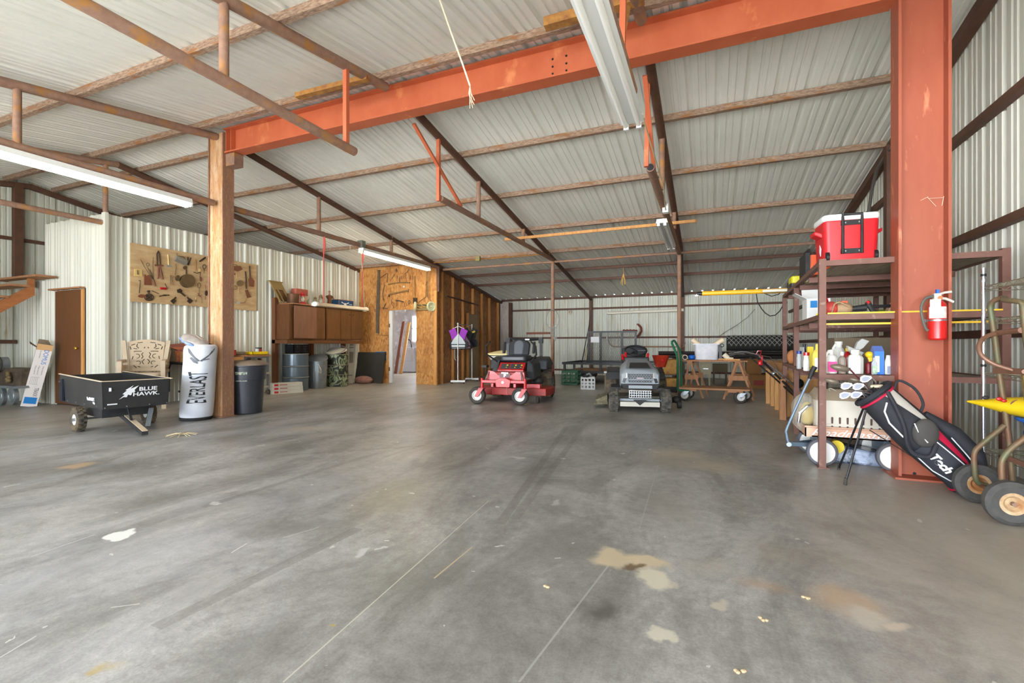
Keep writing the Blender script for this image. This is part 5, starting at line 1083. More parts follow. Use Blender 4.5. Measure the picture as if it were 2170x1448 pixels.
b.build('deck_ribs',red,t,**L); M().box(.3,.56,.4,.55,.25,.33).build('deck_bracket',red,t,bevel=.005,**L); M().cyl((.5,.36,.06),(.55,.36,.06),.06,n=16).build('deck_roller',rubber,t,**L)
M().tube([(.1,.5,.3),(.3,.6,.34),(.5,.8,.3)],.02).ell((.45,.75,.36),(.1,.08,.08)).build('hydraulic_parts',blackm,t,**L)
for x in (-.42,): M().box(x-.06,x+.03,.25,.4,.62,.66).build('foot_pedal',blackm,t,**L); M().tube([(x,.33,.62),(x,.3,.5)],.012).build('pedal_arm',blackm,t,**L)
# spreader behind
c=PY(1075,765,9.6); t=thing('broadcast_spreader','white hopper with a cream lid standing behind the red mower','spreader',(c.x-.12,9.65,0))
c=V((c.x-.1,9.65,0)); M().lathe([(.1,.48),(.17,.52),(.33,.78),(.35,.80)],c,(0,0,1),28,1.15,.8,ref=(1,0,0)).build('hopper',whitep,t); M().lathe([(.36,.80),(.36,.83),(.2,.88),(.05,.905),(0,.906)],c,(0,0,1),28,1.15,.8,ref=(1,0,0)).build('lid',A('cream_lid',(222,206,150),.6),t); M().lathe([(.355,.785),(.362,.80)],c,(0,0,1),28,1.16,.82,ref=(1,0,0)).build('hopper_rim',blackm,t)
for s in (-1,1): wheel(t,c+V((s*.2,0,.15)),(1,0,0),.15,.07,.07,galv,rubber,local=False); M().tube([c+V((s*.2,0,.15)),c+V((s*.1,0,.5))],.015).build('leg',black,t)
# rusty plank at the post, fishing net, fishing rods
a=PY(1113,707,10.45);b_=PY(1165,707,10.45); simple(M().box(a.x,b_.x-.02,10.52,10.56,a.z-.02,a.z+.03),'rusty_bar',A('dark_rust',(96,52,34),.8),'short rusty flat bar fixed level to the pipe post behind the red mower','bar')
t=thing('fishing_net','fishing landing net hanging on the pipe post','net',PY(1171,690,10.5)); c=PY(1171,677,10.5); b=M(); pts=[c+V((.16*math.cos(a)*1.0,0,.17*math.sin(a)*1.3)) for a in [PI*2*i/24 for i in range(24)]]; b.tube(pts,.008,5,True); b.tube([PY(1174,690,10.5),PY(1173,712,10.5)],.012,6); b.build('hoop',steel,t)
b=M(); net=A('net_mesh',(150,156,150),.8)
for k in range(10):
    x=-.13+.03*k; b.tube([c+V((x,0,-.17)),c+V((x*.6+.04,.02,-.35)),c+V((.06,.02,-.52))],.003,4)
for k in range(5): z=-.12-.08*k; w=.15-.025*k; b.tube([c+V((-w+.02*k,0,z)),c+V((w,0,z))],.003,4)
b.build('net',net,t)
rodm=A('rod_black',(44,44,40),.5)
rods=((1233,770,1252,668,'leftmost'),(1240,768,1250,690,'middle thin'),(1244,768,1249,672,'rightmost'))
for u0,v0_,u1,v1_,w_ in rods: simple(M().tube([PY(u0,v0_,14.6),PY(u1,v1_,15.2)],.02,6,rad=[.022,.006]),'fishing_rod',rodm,w_+' of the fishing rods leaning beside the ramp gate','fishing rod')
simple(M().tube([PY(1240,768,14.5),PY(1249,715,14.8)],.02,6),'paddle_shaft',A('pale_shaft',(206,196,160),.6),'pale wooden shaft leaning among the fishing rods','pole')
# ================================================================ trailer with mesh ramp gate
t=thing('utility_trailer','black utility trailer with a wooden deck and a raised mesh ramp gate','trailer',(-2.8,13.4,0))
p0=PY(1193,770,12.6);p1_=PY(1345,774,12.6); xl,xr=p0.x,p1_.x+1.2; zt=p0.z
zb=PY(1200,788,12.6).z; yb_=14.5
bt=A('trailer_black',(20,22,26),.45,.1,(34,34,36),6,.3)
for n_,(a,c_) in (('top_rail',((xl,12.6,zt),(xr,12.6,zt))),('top_rail',((xl,yb_,zt),(xr,yb_,zt))),('top_rail',((xl,12.6,zt),(xl,yb_,zt))),('bottom_rail',((xl,12.6,zb),(xr,12.6,zb))),('bottom_rail',((xl,yb_,zb),(xr,yb_,zb))),('bottom_rail',((xl,12.6,zb),(xl,yb_,zb)))): M().bar(a,c_,.06,.06).build(n_,bt,t)
M().box(xl+.03,xr,12.63,yb_,zb,zb+.03).build('wood_deck',woodx,t)
for x,y in ((xl+.05,12.6),(xl+1.05,12.6),(xr,12.6),(xl+.05,13.6),(xl+.05,yb_)): M().box(x-.03,x+.03,y-.03,y+.03,zb,zt).build('stake_post',bt,t)
pw=PY(1220,800,13.0)
for y in (12.95,14.3): wheel(t,(xl+.42,y,.17),(0,1,0),.17,.13,.08,black,rubber,local=False)
M().cyl((xl+.42,12.95,.17),(xl+.42,14.3,.17),.02).build('axle',bt,t)
a=PY(1280,787,12.56);c_=PY(1305,792,12.56); M().box(a.x,c_.x,12.555,12.565,c_.z,a.z).build('white_label',wh,t)
g0=PY(1247,704,14.55);g1=PY(1347,702,14.55); zg=PY(1247,770,14.55).z
gt=M()
for (p,q) in (((g0.x,14.55,g0.z),(g1.x,14.55,g0.z)),((g0.x,14.55,zg),(g0.x,14.55,g0.z)),((g1.x,14.55,zg),(g1.x,14.55,g0.z)),((g0.x,14.55,zg),(g1.x,14.55,zg)),(((g0.x*3+g1.x)/4+.02,14.55,zg),((g0.x*3+g1.x)/4+.02,14.55,g0.z)),((g0.x*.28+g1.x*.72,14.55,zg),(g0.x*.28+g1.x*.72,14.55,g0.z))): gt.bar(p,q,.06,.05)
go=gt.build('ramp_gate',bt,t)
b=M(); n=26; dx=(g1.x-g0.x)/n*.5
hz=(g0.z-zg)
for k in range(-14,40):
    for s in (-1,1):
        # diagonal strand clipped to the gate
        xa=g0.x+k*.055 if s>0 else g0.x+k*.055; z0_,z1_=zg,g0.z; x0_=xa; x1_=xa+s*hz*.42
        pts=[]
        for tt in [i/24 for i in range(25)]:
            x=x0_+(x1_-x0_)*tt; z=z0_+(z1_-z0_)*tt
            if g0.x<=x<=g1.x: pts.append(V((x,14.56,z)))
        if len(pts)>1: b.tube([pts[0],pts[-1]],.0045,4)
b.build('expanded_mesh',A('mesh_steel',(120,122,118),.5,.5),go)
a=PY(1252,714,14.48);c_=PY(1270,726,14.48); M().box(a.x,c_.x,14.48,14.49,c_.z,a.z).build('license_plate',wh,t)
# white pipe and frame leaning on the back wall
a=PY(1287,664,15.82);c_=PY(1449,657,15.82)
simple(M().tube([a,c_],.05,12),'white_pipe',A('pvc',(226,218,200),.4),'long pale pipe lying high across the back wall girt','pipe')
simple(M().tube([PY(1284,664,15.3),PY(1286,700,15.2),PY(1287,800,14.9)],.022,8),'white_pole',whitep,'thin white pole standing on the floor left of the pale pipe','pole')
simple(M().tube([PY(1289,720,15.5),PY(1292,730,15.5),PY(1300,735,15.5),PY(1420,735,15.5),PY(1448,736,15.5),PY(1452,726,15.5)],.02,6),'bent_tube',rust,'thin brown bent tube level across the back wall behind the gate','tube')
t=M(); c=PY(1357,705,15.86); an=A('anchor_red_iron',(124,58,46),.8)
b=M(); b.tube([PY(1321,701,15.84),PY(1350,701,15.84)],.03,8).tube([PY(1353,689,15.84),PY(1358,694,15.84),PY(1359,702,15.84),PY(1355,709,15.84),PY(1350,714,15.84)],.035,8).tube([PY(1350,687,15.84),PY(1355,690,15.84)],.03,6)
for i in range(4): b.ell(PY(1322+i*7,701,15.82),(.045,.03,.045),8,6)
simple(b,'rusty_anchor',an,'dark red rusty anchor shaped iron hanging on the back wall','anchor')
simple(M().ring(PY(1207,662,15.84),(0,1,0),.05,.02,20,8),'wire_coil',cr_,'small pale coil hung on the back wall girt','coil')
c=G(1205,816); crate('plastic_crate','green plastic crate on the floor behind the red mower',(c.x-.0,c.y+.25,0),.42,.5,.36,A('green_crate',(24,98,60),.5),.1,3,3)
c=G(1242,826); c=V((c.x,c.y+.17,0)); t=crate('plastic_crate','white slotted plastic crate on the floor in front of the trailer',(c.x,c.y,0),.33,.33,.28,white,YAW*.6,4,3)
bx_=M().box(-.15,.15,-.14,.14,.02,.2); bx_.build('contents',A('pale_contents',(190,188,186),.7,0,(90,90,92),18,.5),t,local=True)
t=thing('power_tool','black and silver power tool sitting in the white crate','tool',(c.x,c.y,.2)); M().tube([(c.x-.1,c.y,.24),(c.x-.04,c.y,.31),(c.x+.03,c.y,.34)],.05,10).build('body',blackm,t); M().tube([(c.x-.02,c.y-.03,.33),(c.x+.04,c.y-.03,.36),(c.x+.09,c.y-.03,.3)],.028,8).build('handle',steel,t)
# ================================================================ grey riding mower
RM=V((-1.0,7.42,0)); t=thing('riding_mower','grey and black riding lawn mower facing the camera','mower',RM,.2)
gb_=A('mower_grey',(142,148,152),.4,0,(130,136,140),4,.2); gd=A('mower_dark',(44,44,46),.5); lens=A('headlight',(222,206,186),.15)
for x in (-.385,.385): wheel(t,(x,0,.17),(1,0,0),.17,.15,.09,galv,A('lug_tire',(44,44,42),.85,0,(104,98,86),14,.4,.3,40),knob=18,name='front_wheel')
for x in (-.42,.42): wheel(t,(x,1.25,.25),(1,0,0),.25,.22,.13,galv,rubberd,knob=20,name='rear_wheel')
# hood built of cross sections
def sect(y,w,z0,z1,cut):
    return [V((-w,y,z0)),V((-w,y,z1-cut)),V((-w+cut*1.1,y,z1)),V((w-cut*1.1,y,z1)),V((w,y,z1-cut)),V((w,y,z0))]
b=M(); S_=[sect(-.16,.27,.42,.60,.03),sect(-.12,.29,.40,.66,.07),sect(.2,.29,.40,.735,.09),sect(.62,.26,.40,.79,.1)]
vs=[p for s in S_ for p in s]; k=6; b.add(vs,[(j*k+i,j*k+i+1,(j+1)*k+i+1,(j+1)*k+i) for j in range(3) for i in range(k-1)]+[tuple(range(k)),tuple(range(3*k,4*k))]); b.build('hood',gb_,t,bevel=.012,**L)
M().hexa([(-.16,-.125,.664),(.16,-.125,.664),(.13,.2,.738),(-.13,.2,.738)],[(-.16,-.125,.672),(.16,-.125,.672),(.13,.2,.748),(-.13,.2,.748)]).build('hood_panel',gd,t,**L)
M().prism([(-.17,-.165,.46),(.17,-.165,.46),(.18,-.165,.59),(-.18,-.165,.59)],(0,-.006,0)).build('grille_back',black,t,**L)
b=M()
for i in range(9):
    for j in range(5):
        if abs(i-4)<2 and j==2: continue
        b.ring((-.152+i*.038+(j%2)*.019,-.174,.475+j*.025),(0,1,0),.016,.003,6,4)
b.build('grille_mesh',gb_,t,**L); M().box(-.05,.05,-.182,-.174,.515,.535).build('badge',A('badge',(170,150,156),.4),t,**L); M().box(-.17,.17,-.186,-.175,.50,.512).build('grille_bar',gb_,t,**L)
for s in (-1,1):
    M().hexa([(s*.19,-.165,.53),(s*.27,-.15,.53),(s*.27,-.1,.53),(s*.19,-.1,.53)],[(s*.19,-.165,.6),(s*.255,-.14,.6),(s*.255,-.1,.6),(s*.19,-.1,.6)]).build('headlight',lens,t,**L)
    M().prism([(s*.195,-.168,.52),(s*.27,-.155,.52),(s*.26,-.16,.46),(s*.22,-.168,.45)],(0,.01,0)).build('light_trim',gd,t,**L)
M().hexa([(-.25,-.2,.36),(.25,-.2,.36),(.28,-.05,.36),(-.28,-.05,.36)],[(-.28,-.22,.44),(.28,-.22,.44),(.28,-.05,.44),(-.28,-.05,.44)]).build('bumper',gd,t,bevel=.01,**L); M().box(-.17,.17,-.232,-.22,.375,.42).build('bumper_plate',gb_,t,**L)
b=M()
for i in range(10): b.box(-.16+i*.034,-.154+i*.034,-.2,-.19,.23,.34)
for z in (.23,.265,.3,.335): b.box(-.165,.165,-.2,-.19,z,z+.006)
b.build('brush_guard',chrome,t,**L)
M().box(-.3,.3,-.03,.03,.16,.2).build('front_axle',gb_,t,bevel=.006,**L); M().box(-.29,.29,-.12,-.08,.09,.16).build('axle_guard',A('pale_metal_bar',(190,184,170),.5),t,**L); M().prism([(-.1,-.13,.19),(.1,-.13,.19),(0,-.13,.11)],(0,.02,0)).build('tow_hook',blackm,t,**L)
M().box(-.2,.2,.62,.85,.4,.82).build('dashboard',gd,t,bevel=.02,**L)
for x,z in ((-.22,.86),(-.17,.9),(.18,.88),(.42,.75)): M().tube([(x,.75,.78),(x*1.05,.7,z)],.02,8).build('red_lever_knob',red,t,**L)
M().tube([(0,.75,.78),(0,.86,.92)],.03).build('steering_column',black,t,**L); c=V((0,.9,.93)); axs=V((0,-.45,.9)); o=M().ring(c,axs,.18,.016,30,8).build('steering_wheel',black,t,**L)
b=M(); 
for a in (0,2.2,4.1): b.bar(c,c+V((.17*math.cos(a),.15*math.sin(a),.075*math.sin(a))),.03,.015)
b.build('spoke',black,o,**L)
M().rbox(-.23,.23,1.0,1.42,.70,.8,.08).build('seat_cushion',seatd,t,bevel=.03,**L)
pts=[(-.2,.8),(-.22,.96)]+[(-.22+.44*i/8,.96+.05*math.sin(PI*i/8)) for i in range(1,8)]+[(.22,.96),(.2,.8)]
M().prism([(x,1.34+(z-.8)*.3,z) for x,z in pts],(0,.1,0)).build('backrest',seatd,t,bevel=.025,**L)
for s in (-1,1): M().prism([(s*.25,.94,.42),(s*.25,1.0,.56),(s*.25,1.5,.62),(s*.25,1.62,.52),(s*.25,1.5,.52),(s*.25,1.25,.53),(s*.25,1.02,.46)],(s*.24,0,0)).build('rear_fender',gd,t,bevel=.02,**L)
M().box(.27,.42,.3,.95,.3,.34).build('footrest',gd,t,**L); M().box(-.42,-.27,.3,.95,.3,.34).build('footrest',gd,t,**L)
M().prism([(-.42,.35,.08),(.5,.35,.08),(.6,.6,.08),(.5,.95,.08),(-.42,.95,.08),(-.5,.7,.08)],(0,0,.12)).build('mowing_deck',A('deck_grey',(96,94,88),.7,0,(120,108,84),10,.5),t,bevel=.01,**L)
M().hexa([(-.7,.34,.05),(-.48,.35,.06),(-.48,.75,.06),(-.68,.72,.05)],[(-.68,.36,.12),(-.48,.35,.21),(-.48,.75,.21),(-.64,.7,.18)]).build('discharge_chute',A('grass_caked',(74,70,58),.9,0,(120,112,84),14,.5,.4,40),t,**L)
M().cyl((.62,.45,.07),(.68,.45,.07),.06,n=16).ell((.62,.5,.14),(.07,.07,.06)).build('gauge_wheel',blackm,t,**L)
# red funnel and yellow machine behind
c=PY(1400,765,9.6); t=thing('red_bucket','red plastic bucket behind the riding mower','bucket',(c.x,9.6,.45)); M().lathe([(.09,c.z-.12),(.16,c.z+.1),(.17,c.z+.11)],(c.x,9.6,0),(0,0,1),20).build('body',A('orange_red_plastic',(200,60,36),.5),t); M().cyl((c.x,9.6,0),(c.x,9.6,c.z-.12),.03,n=12).build('stand',blackm,t)
a=PY(1412,762,10.9); t=thing('yellow_machine','dirty yellow steel machine housing behind the green platform truck','machine',(a.x+.2,10.9,0)); ym=A('oil_stained_yellow',(196,150,50),.6,0,(150,96,30),9,.4)
q=PY(1446,802,10.9); M().box(a.x-.05,q.x,10.8,11.3,.38,a.z).build('housing',ym,t,bevel=.02); M().box(a.x,q.x,10.75,11.2,.12,.3).build('lower_skirt',ym,t); M().box(a.x+.02,q.x-.02,10.7,11.1,.0,.12).build('base',blackm,t)
# ================================================================ platform truck
t=thing('platform_truck','green handled platform truck with a wooden deck on white hub casters','platform truck',(0,9.4,0))
a=G(1440,822,.27);c_=G(1590,825,.27)
xa,xb=a.x,c_.x; yf=9.1; xa=PY(1438,825,yf).x; xb=PY(1589,825,yf).x; zd=PY(1500,825,yf).z
M().box(xa,xb,yf,yf+.55,zd-.015,zd+.015).build('deck',woodx,t,bevel=.004)
M().box(xa+.02,xa+.3,yf+.04,yf+.5,zd-.05,zd-.015).build('end_cleat',wood,t); M().box(xb-.35,xb-.1,yf+.04,yf+.5,zd-.05,zd-.015).build('end_cleat',wood,t)
grn=A('green_enamel',(24,96,66),.35); 
def gp_(u,v,y): return PY(u,v,y)
for y,uo in ((yf+.03,0),):
    M().tube([gp_(1436,827,yf),gp_(1436,810,yf),gp_(1436,765,yf),gp_(1434,752,yf),gp_(1424,728,yf),gp_(1424,724,yf+.02),gp_(1428,722,yf+.1),gp_(1430,723,yf+.2),gp_(1440,741,yf+.25),gp_(1443,755,yf+.25),gp_(1444,800,yf+.25),gp_(1444,822,yf+.25)],.02,8).build('push_handle',grn,t)
M().tube([gp_(1436,827,yf),gp_(1462,829,yf+.05)],.02,8).build('handle_base',grn,t)
for u,v in ((1450,838),(1569,843)):
    p=PY(u,v,yf+.08); cz=.11; wheel(t,(p.x,yf+.08,cz),(.35,-.95,0),.11,.06,.068,whitep,rubber,name='caster_wheel',local=False)
    M().hexa([(p.x-.03,yf+.0,cz),(p.x+.02,yf+.0,cz),(p.x+.02,yf+.012,cz),(p.x-.03,yf+.012,cz)],[(p.x-.0,yf+.0,zd-.05),(p.x+.09,yf+.0,zd-.05),(p.x+.09,yf+.012,zd-.05),(p.x-.0,yf+.012,zd-.05)]).build('caster_fork',galv,t)
for u,v in ((1459,838),(1580,843)): p=PY(u,v,yf+.5); wheel(t,(p.x,yf+.5,.11),(.35,-.95,0),.11,.06,.068,whitep,rubber,name='caster_wheel',local=False)
# ================================================================ sawhorses and table top
def P2(u,v,y): return PY(u,v,y)
def sawhorse(lab,y,ua,ub,uc,ud,utop0,utop1,vt,vb,crossl):
    t=thing('sawhorse',lab,'sawhorse',(PY((ua+ud)/2,vb,y).x,y+.25,0))
    ztop=PY(ua,vt,y).z
    for (yy_,f) in ((y,1),(y+.75,0)):
        x0=PY(utop0,vt,y).x; x1=PY(utop1,vt,y).x; xa_=PY(ua,vb,y).x; xd=PY(ud,vb,y).x
        sp=(yy_-y)
        M().bar((xa_+sp*.1,yy_,0),(x0+sp*.1,yy_,ztop),.035,.085,(0,1,0)).build('leg',wood,t); M().bar((xd+sp*.1,yy_,0),(x1+sp*.1,yy_,ztop),.035,.085,(0,1,0)).build('leg',wood,t)
        h=.36; M().box(xa_+(x0-xa_)*h/ztop-.03+sp*.1,xd+(x1-xd)*h/ztop+.03+sp*.1,yy_-.03,yy_-.01,h,h+.09).build('brace',wood,t)
    M().box((x0+x1)/2-.05,(x0+x1)/2+.05,y-.05,y+.85,ztop-.02,ztop+.02).build('top_rail',wood,t)
    return ztop
za=sawhorse('left wooden sawhorse under the plank table top',9.75,1450,0,0,1490,1459,1464,768,846,0)
zb_=sawhorse('right wooden sawhorse with a wide brace board',9.75,1533,0,0,1596,1560,1566,768,848,0)
zt2=za+.035
xa=PY(1441,766,9.72).x;xb=PY(1584,768,9.72).x
n=30; b=M(); 
front=[(xa+(xb-xa)*i/n,9.70+random.uniform(-.008,.012),zt2-.015) for i in range(n+1)]
b.prism(front+[(xb,10.65,zt2-.015),(xa,10.65,zt2-.015)],(0,0,.025)); o=b.build('table_top',[wood]); tag(o,'rough edged plywood top lying across the two sawhorses','board')
ZB=zt2+.012
# storage bin with rolls
a=PY(1471,760,9.95);c_=PY(1523,760,9.95); t=thing('storage_bin','cloudy clear plastic bin full of white scraps on the sawhorse table','bin',((a.x+c_.x)/2,10.1,ZB)); bt_=PY(1471,729,9.95).z
cb=A('cloudy_bin',(212,210,210),.35,0,(186,186,192),7,.4,alpha=.86)
M().rbox(a.x,c_.x,9.95,10.35,ZB,bt_,.04,taper=.06).build('body',cb,t); M().box(a.x-.02,c_.x+.02,9.93,10.37,bt_-.015,bt_+.005).build('rim',cb,t); M().box(c_.x+.005,c_.x+.06,9.98,10.3,ZB,bt_-.04).build('black_side',black,t); M().ring((c_.x+.06,9.97,bt_-.03),(0,1,0),.03,.008,14,6).build('latch',black,t)
roll=A('cream_roll',(228,206,174),.6)
for (p,q,lab) in ((PY(1492,740,10.1),PY(1467,720,10.1),'cream paper roll sticking out of the bin to the left'),(PY(1508,736,10.1),PY(1533,720,10.1),'cream paper roll sticking out of the bin to the right')): simple(M().cyl(p,q,.052,n=18),'paper_roll',roll,lab,'roll')
p=PY(1452,761,9.8); simple(M().cyl((p.x,9.74,ZB+.05),(p.x-.06,10.2,ZB+.05),.05,n=20).m(1).cyl((p.x,9.735,ZB+.05),(p.x,9.739,ZB+.05),.036,n=20),'pvc_pipe',[A('beige_pvc',(206,190,160),.5),A('dark_bore',(50,32,40),.9)],'short thick white pipe pointing at the camera on the table','pipe')
p=PY(1466,758,9.95); simple(M().ell((p.x,9.9,ZB+.05),(.07,.06,.05)),'plastic_dome',blue,'blue domed plastic cap beside the short white pipe','cap')
simple(M().tube([PY(1534,751,9.85),PY(1540,757,9.85),PY(1552,760,9.88)],.05,14),'pvc_elbow',A('cream_pvc',(232,220,192),.4),'cream pipe elbow at the right of the table','pipe elbow')
for i,(u0,u1,dy,lab) in enumerate(((1533,1568,0,'front stick of the yellow pine offcuts on the table'),(1522,1545,.2,'rear stick of the yellow pine offcuts on the table'))):
    a=PY(u0,766,9.8+dy);c_=PY(u1,766,9.8+dy); simple(M().box(a.x,c_.x,9.76+dy,9.82+dy,ZB+.001,ZB+.025),'pine_offcut',stud,lab,'offcut')
# pipes bundle and chain link roll on the back rack
t=thing('pipe_rack','dark stack of steel pipes lying along the back wall','pipe stack',(0,14.6,.4)); dp=A('dark_pipe',(52,44,42),.6,.3)
for i in range(5):
    for j in range(2):
        a=PY(1396,748+j*7,14.9+i*.14);c_=V((1.95,0,0)); M().cyl((a.x,14.85+i*.14,.79-j*.1),(c_.x,14.85+i*.14,.79-j*.1),.045,n=10).build('pipe',dp,t)
for x in (-1.0,1.0): M().box(x-.04,x+.04,14.8,15.5,.0,.64).build('support',rustd,t)
t=thing('chain_link_roll','dark roll of chain link fencing lying on the pipe stack','fence roll',(1,14.3,.85)); a=PY(1540,735,14.9);c_=PY(1690,735,14.9)
R_=.235; zc_=.84+R_; M().cyl((a.x,15.0,zc_),(c_.x,15.0,zc_),R_*.93,n=26).build('core',A('dark_core',(50,50,48),.9),t)
b=M()
for k in range(-5,24):
    for s in (1,-1):
        pts=[]
        for i in range(11):
            tt=i/10; x=a.x+k*.12+s*tt*.5; th=-PI*.35-PI*.8*tt
            if a.x<=x<=c_.x: pts.append((x,15.0+R_*math.cos(th+PI*.05),zc_-R_*math.sin(th+PI*.05)))
        if len(pts)>1: b.tube(pts,.009,4)
b.build('wire_mesh',A('mesh_wire',(168,166,156),.5,.4),t)
t=thing('wire_rack_grid','thin black wire rack against the back wall above the fence roll','rack',PY(1640,712,15.86)); b=M()
for u in (1615,1633,1650,1668): b.tube([PY(u,713,15.86),PY(u,745,15.86)],.008,5)
b.tube([PY(1615,713,15.86),PY(1668,713,15.86)],.01,5)
for v in (722,728,734,740): b.tube([PY(1664,v,15.86),PY(1668,v,15.86)],.008,5)
b.build('grid',blackm,t)
# filing cabinet and cartons beneath
a=PY(1484,770,12.9);c_=PY(1507,794,12.9); t=thing('filing_cabinet','beige two drawer filing cabinet under the sawhorse table','cabinet',((a.x+c_.x)/2,13.2,0)); bg_=A('beige_cabinet',(176,166,132),.5)
zf=c_.z; M().box(a.x,c_.x,12.9,13.5,zf,.82).build('body',bg_,t)
hz_=(.8-zf-.03)/2
for i in range(2):
    d=M().box(a.x+.02,c_.x-.02,12.88,12.9,zf+.03+i*hz_,zf+.01+(i+1)*hz_).build('drawer',bg_,t); M().box((a.x+c_.x)/2-.06,(a.x+c_.x)/2+.06,12.865,12.88,zf+hz_*(i+.55),zf+hz_*(i+.55)+.02).build('handle',steel,d)
for s in (a.x+.04,c_.x-.04): M().box(s-.02,s+.02,12.95,13.45,0,zf).build('leg',bg_,t)
a=PY(1510,772,13.3);c_=PY(1542,789,13.3); b=M().box(a.x,c_.x,13.3,13.8,c_.z,a.z)
for x in (a.x+.03,c_.x-.03): b.box(x-.02,x+.02,13.35,13.75,0,c_.z)
simple(b,'storage_chest',A('olive_brown',(104,90,66),.8),'olive brown chest beside the filing cabinet, under the table','chest')
bxm=A('brown_carton',(150,106,60),.85,0,(134,92,50),5,.3)
a=PY(1585,803,12.4);c_=PY(1622,808,12.4)
t=thing('moving_box','lower brown moving box with a red label on the floor','box',((a.x+c_.x)/2,12.7,0)); zz=PY(1600,793,12.4).z; M().box(a.x,c_.x,12.4,12.9,0,.33).build('box',bxm,t); M().box(a.x+.12,a.x+.33,12.394,12.4,.08,.2).build('red_label',A('dull_red',(140,34,26),.6),t)
simple(M().box(a.x-.03,c_.x-.08,12.45,12.9,.335,.7),'moving_box',bxm,'upper brown moving box stacked behind the push mower handle','box')
# ================================================================ workbench of rough lumber and push mower
t=thing('lumber_bench','rough yellow lumber bench behind the push mower handlebar','bench',(1.1,8.6,0))
ld=A('raw_lumber',(200,150,92),.75,0,(180,128,72),5,.4,.1,20,st=(4,4,.6))
a=PX(1626,762,.95);
x0=.98; x1=1.45; y0=8.0; y1=9.7
zt_=PY(1626,764,9.3).z
xl_=PY(1622,762,9.4).x
M().hexa([(xl_,9.4,.62),(x1,9.4,.62),(x1,7.7,.62),(x0,7.7,.62)],[(xl_,9.4,zt_),(x1,9.4,zt_),(x1,7.7,zt_),(x0,7.7,zt_)]).build('top',ld,t)
M().box(x0-.02,x1,7.66,7.7,.35,.62).build('apron',ld,t)
for (x,y,w_) in ((xl_+.03,9.35,.06),(xl_+.07,9.0,.07),(x0-.0,8.5,.07),(x0+.02,8.1,.08),(x0+.06,7.74,.1),(x0+.22,7.74,.07)): M().box(x-w_/2,x+w_/2,y-.04,y+.04,0,.62).build('leg',ld,t)
M().box(x0+.2,x0+.34,7.9,7.95,.25,.32).build('short_block',wood,t)
simple(M().hexa([(x0-.1,7.35,0),(x0-.02,7.35,0),(x0-.02,7.4,0),(x0-.1,7.4,0)],[(x0-.08,7.42,.55),(x0-.02,7.42,.55),(x0-.02,7.46,.55),(x0-.08,7.46,.55)]),'lumber_offcut',wood,'short plank standing beside the rear rack post','plank')
t=thing('push_mower','push mower with a long black folding handlebar','mower',(1.55,5.9,0))
yh=7.6
def Q(u,v,y): return PY(u,v,y)
hb=[Q(1560,748,8.6),Q(1545,753,8.65),Q(1550,756,8.6),Q(1600,754,8.3),Q(1625,775,8.0),Q(1680,830,7.1),Q(1712,860,6.6)]
M().tube(hb,.016,8).build('handlebar',black,t)
M().tube([Q(1545,750,8.65),Q(1575,746,8.5),Q(1605,752,8.3),Q(1635,778,7.9),Q(1690,822,7.0),Q(1720,850,6.5)],.016,8).build('handlebar',chrome,t)
M().tube([Q(1590,758,8.2),Q(1640,800,7.8),Q(1700,855,6.8)],.012,8).build('lower_handle',black,t)
M().tube([Q(1545,755,8.6),Q(1560,748,8.6),Q(1580,750,8.5)],.028,8).build('foam_grip',rubber,t)
M().tube([Q(1602,752,8.25),Q(1606,744,8.25),Q(1614,744,8.25),Q(1610,755,8.2)],.008,6).build('red_bail',red,t)
M().ell(Q(1611,770,8.05),(.035,.03,.05)).ell(Q(1615,760,8.05),(.015,.02,.05)).build('red_knob',red,t); M().ell(Q(1640,792,7.7),(.035,.03,.03)).build('handle_clamp',steel,t)
M().tube([Q(1610,753,8.2),Q(1632,757,8.0),Q(1645,775,7.8),Q(1655,800,7.5)],.005,5).build('control_cable',wc,t)
cx,cy=1.45,6.3
M().rbox(cx-.2,cx+.3,cy-.25,cy+.3,.12,.26,.1).build('deck',blackm,t,bevel=.02); M().rbox(cx-.08,cx+.2,cy-.15,cy+.15,.26,.46,.06).build('engine',black,t,bevel=.03)
for x in (cx-.22,cx+.3):
    for y in (cy-.22,cy+.25): wheel(t,(x,y,.1),(1,0,0),.1,.05,.06,whitep,rubber,local=False)
c=Q(1692,813,6.6); simple(M().ell(c,(.06,.05,.06)).m(1).cyl(c+V((0,0,.05)),c+V((0,0,.13)),.018),'hanging_lamp',[A('dark_chrome',(70,72,76),.2,.8),steel],'small dark chrome lamp hanging between the rack posts','lamp')
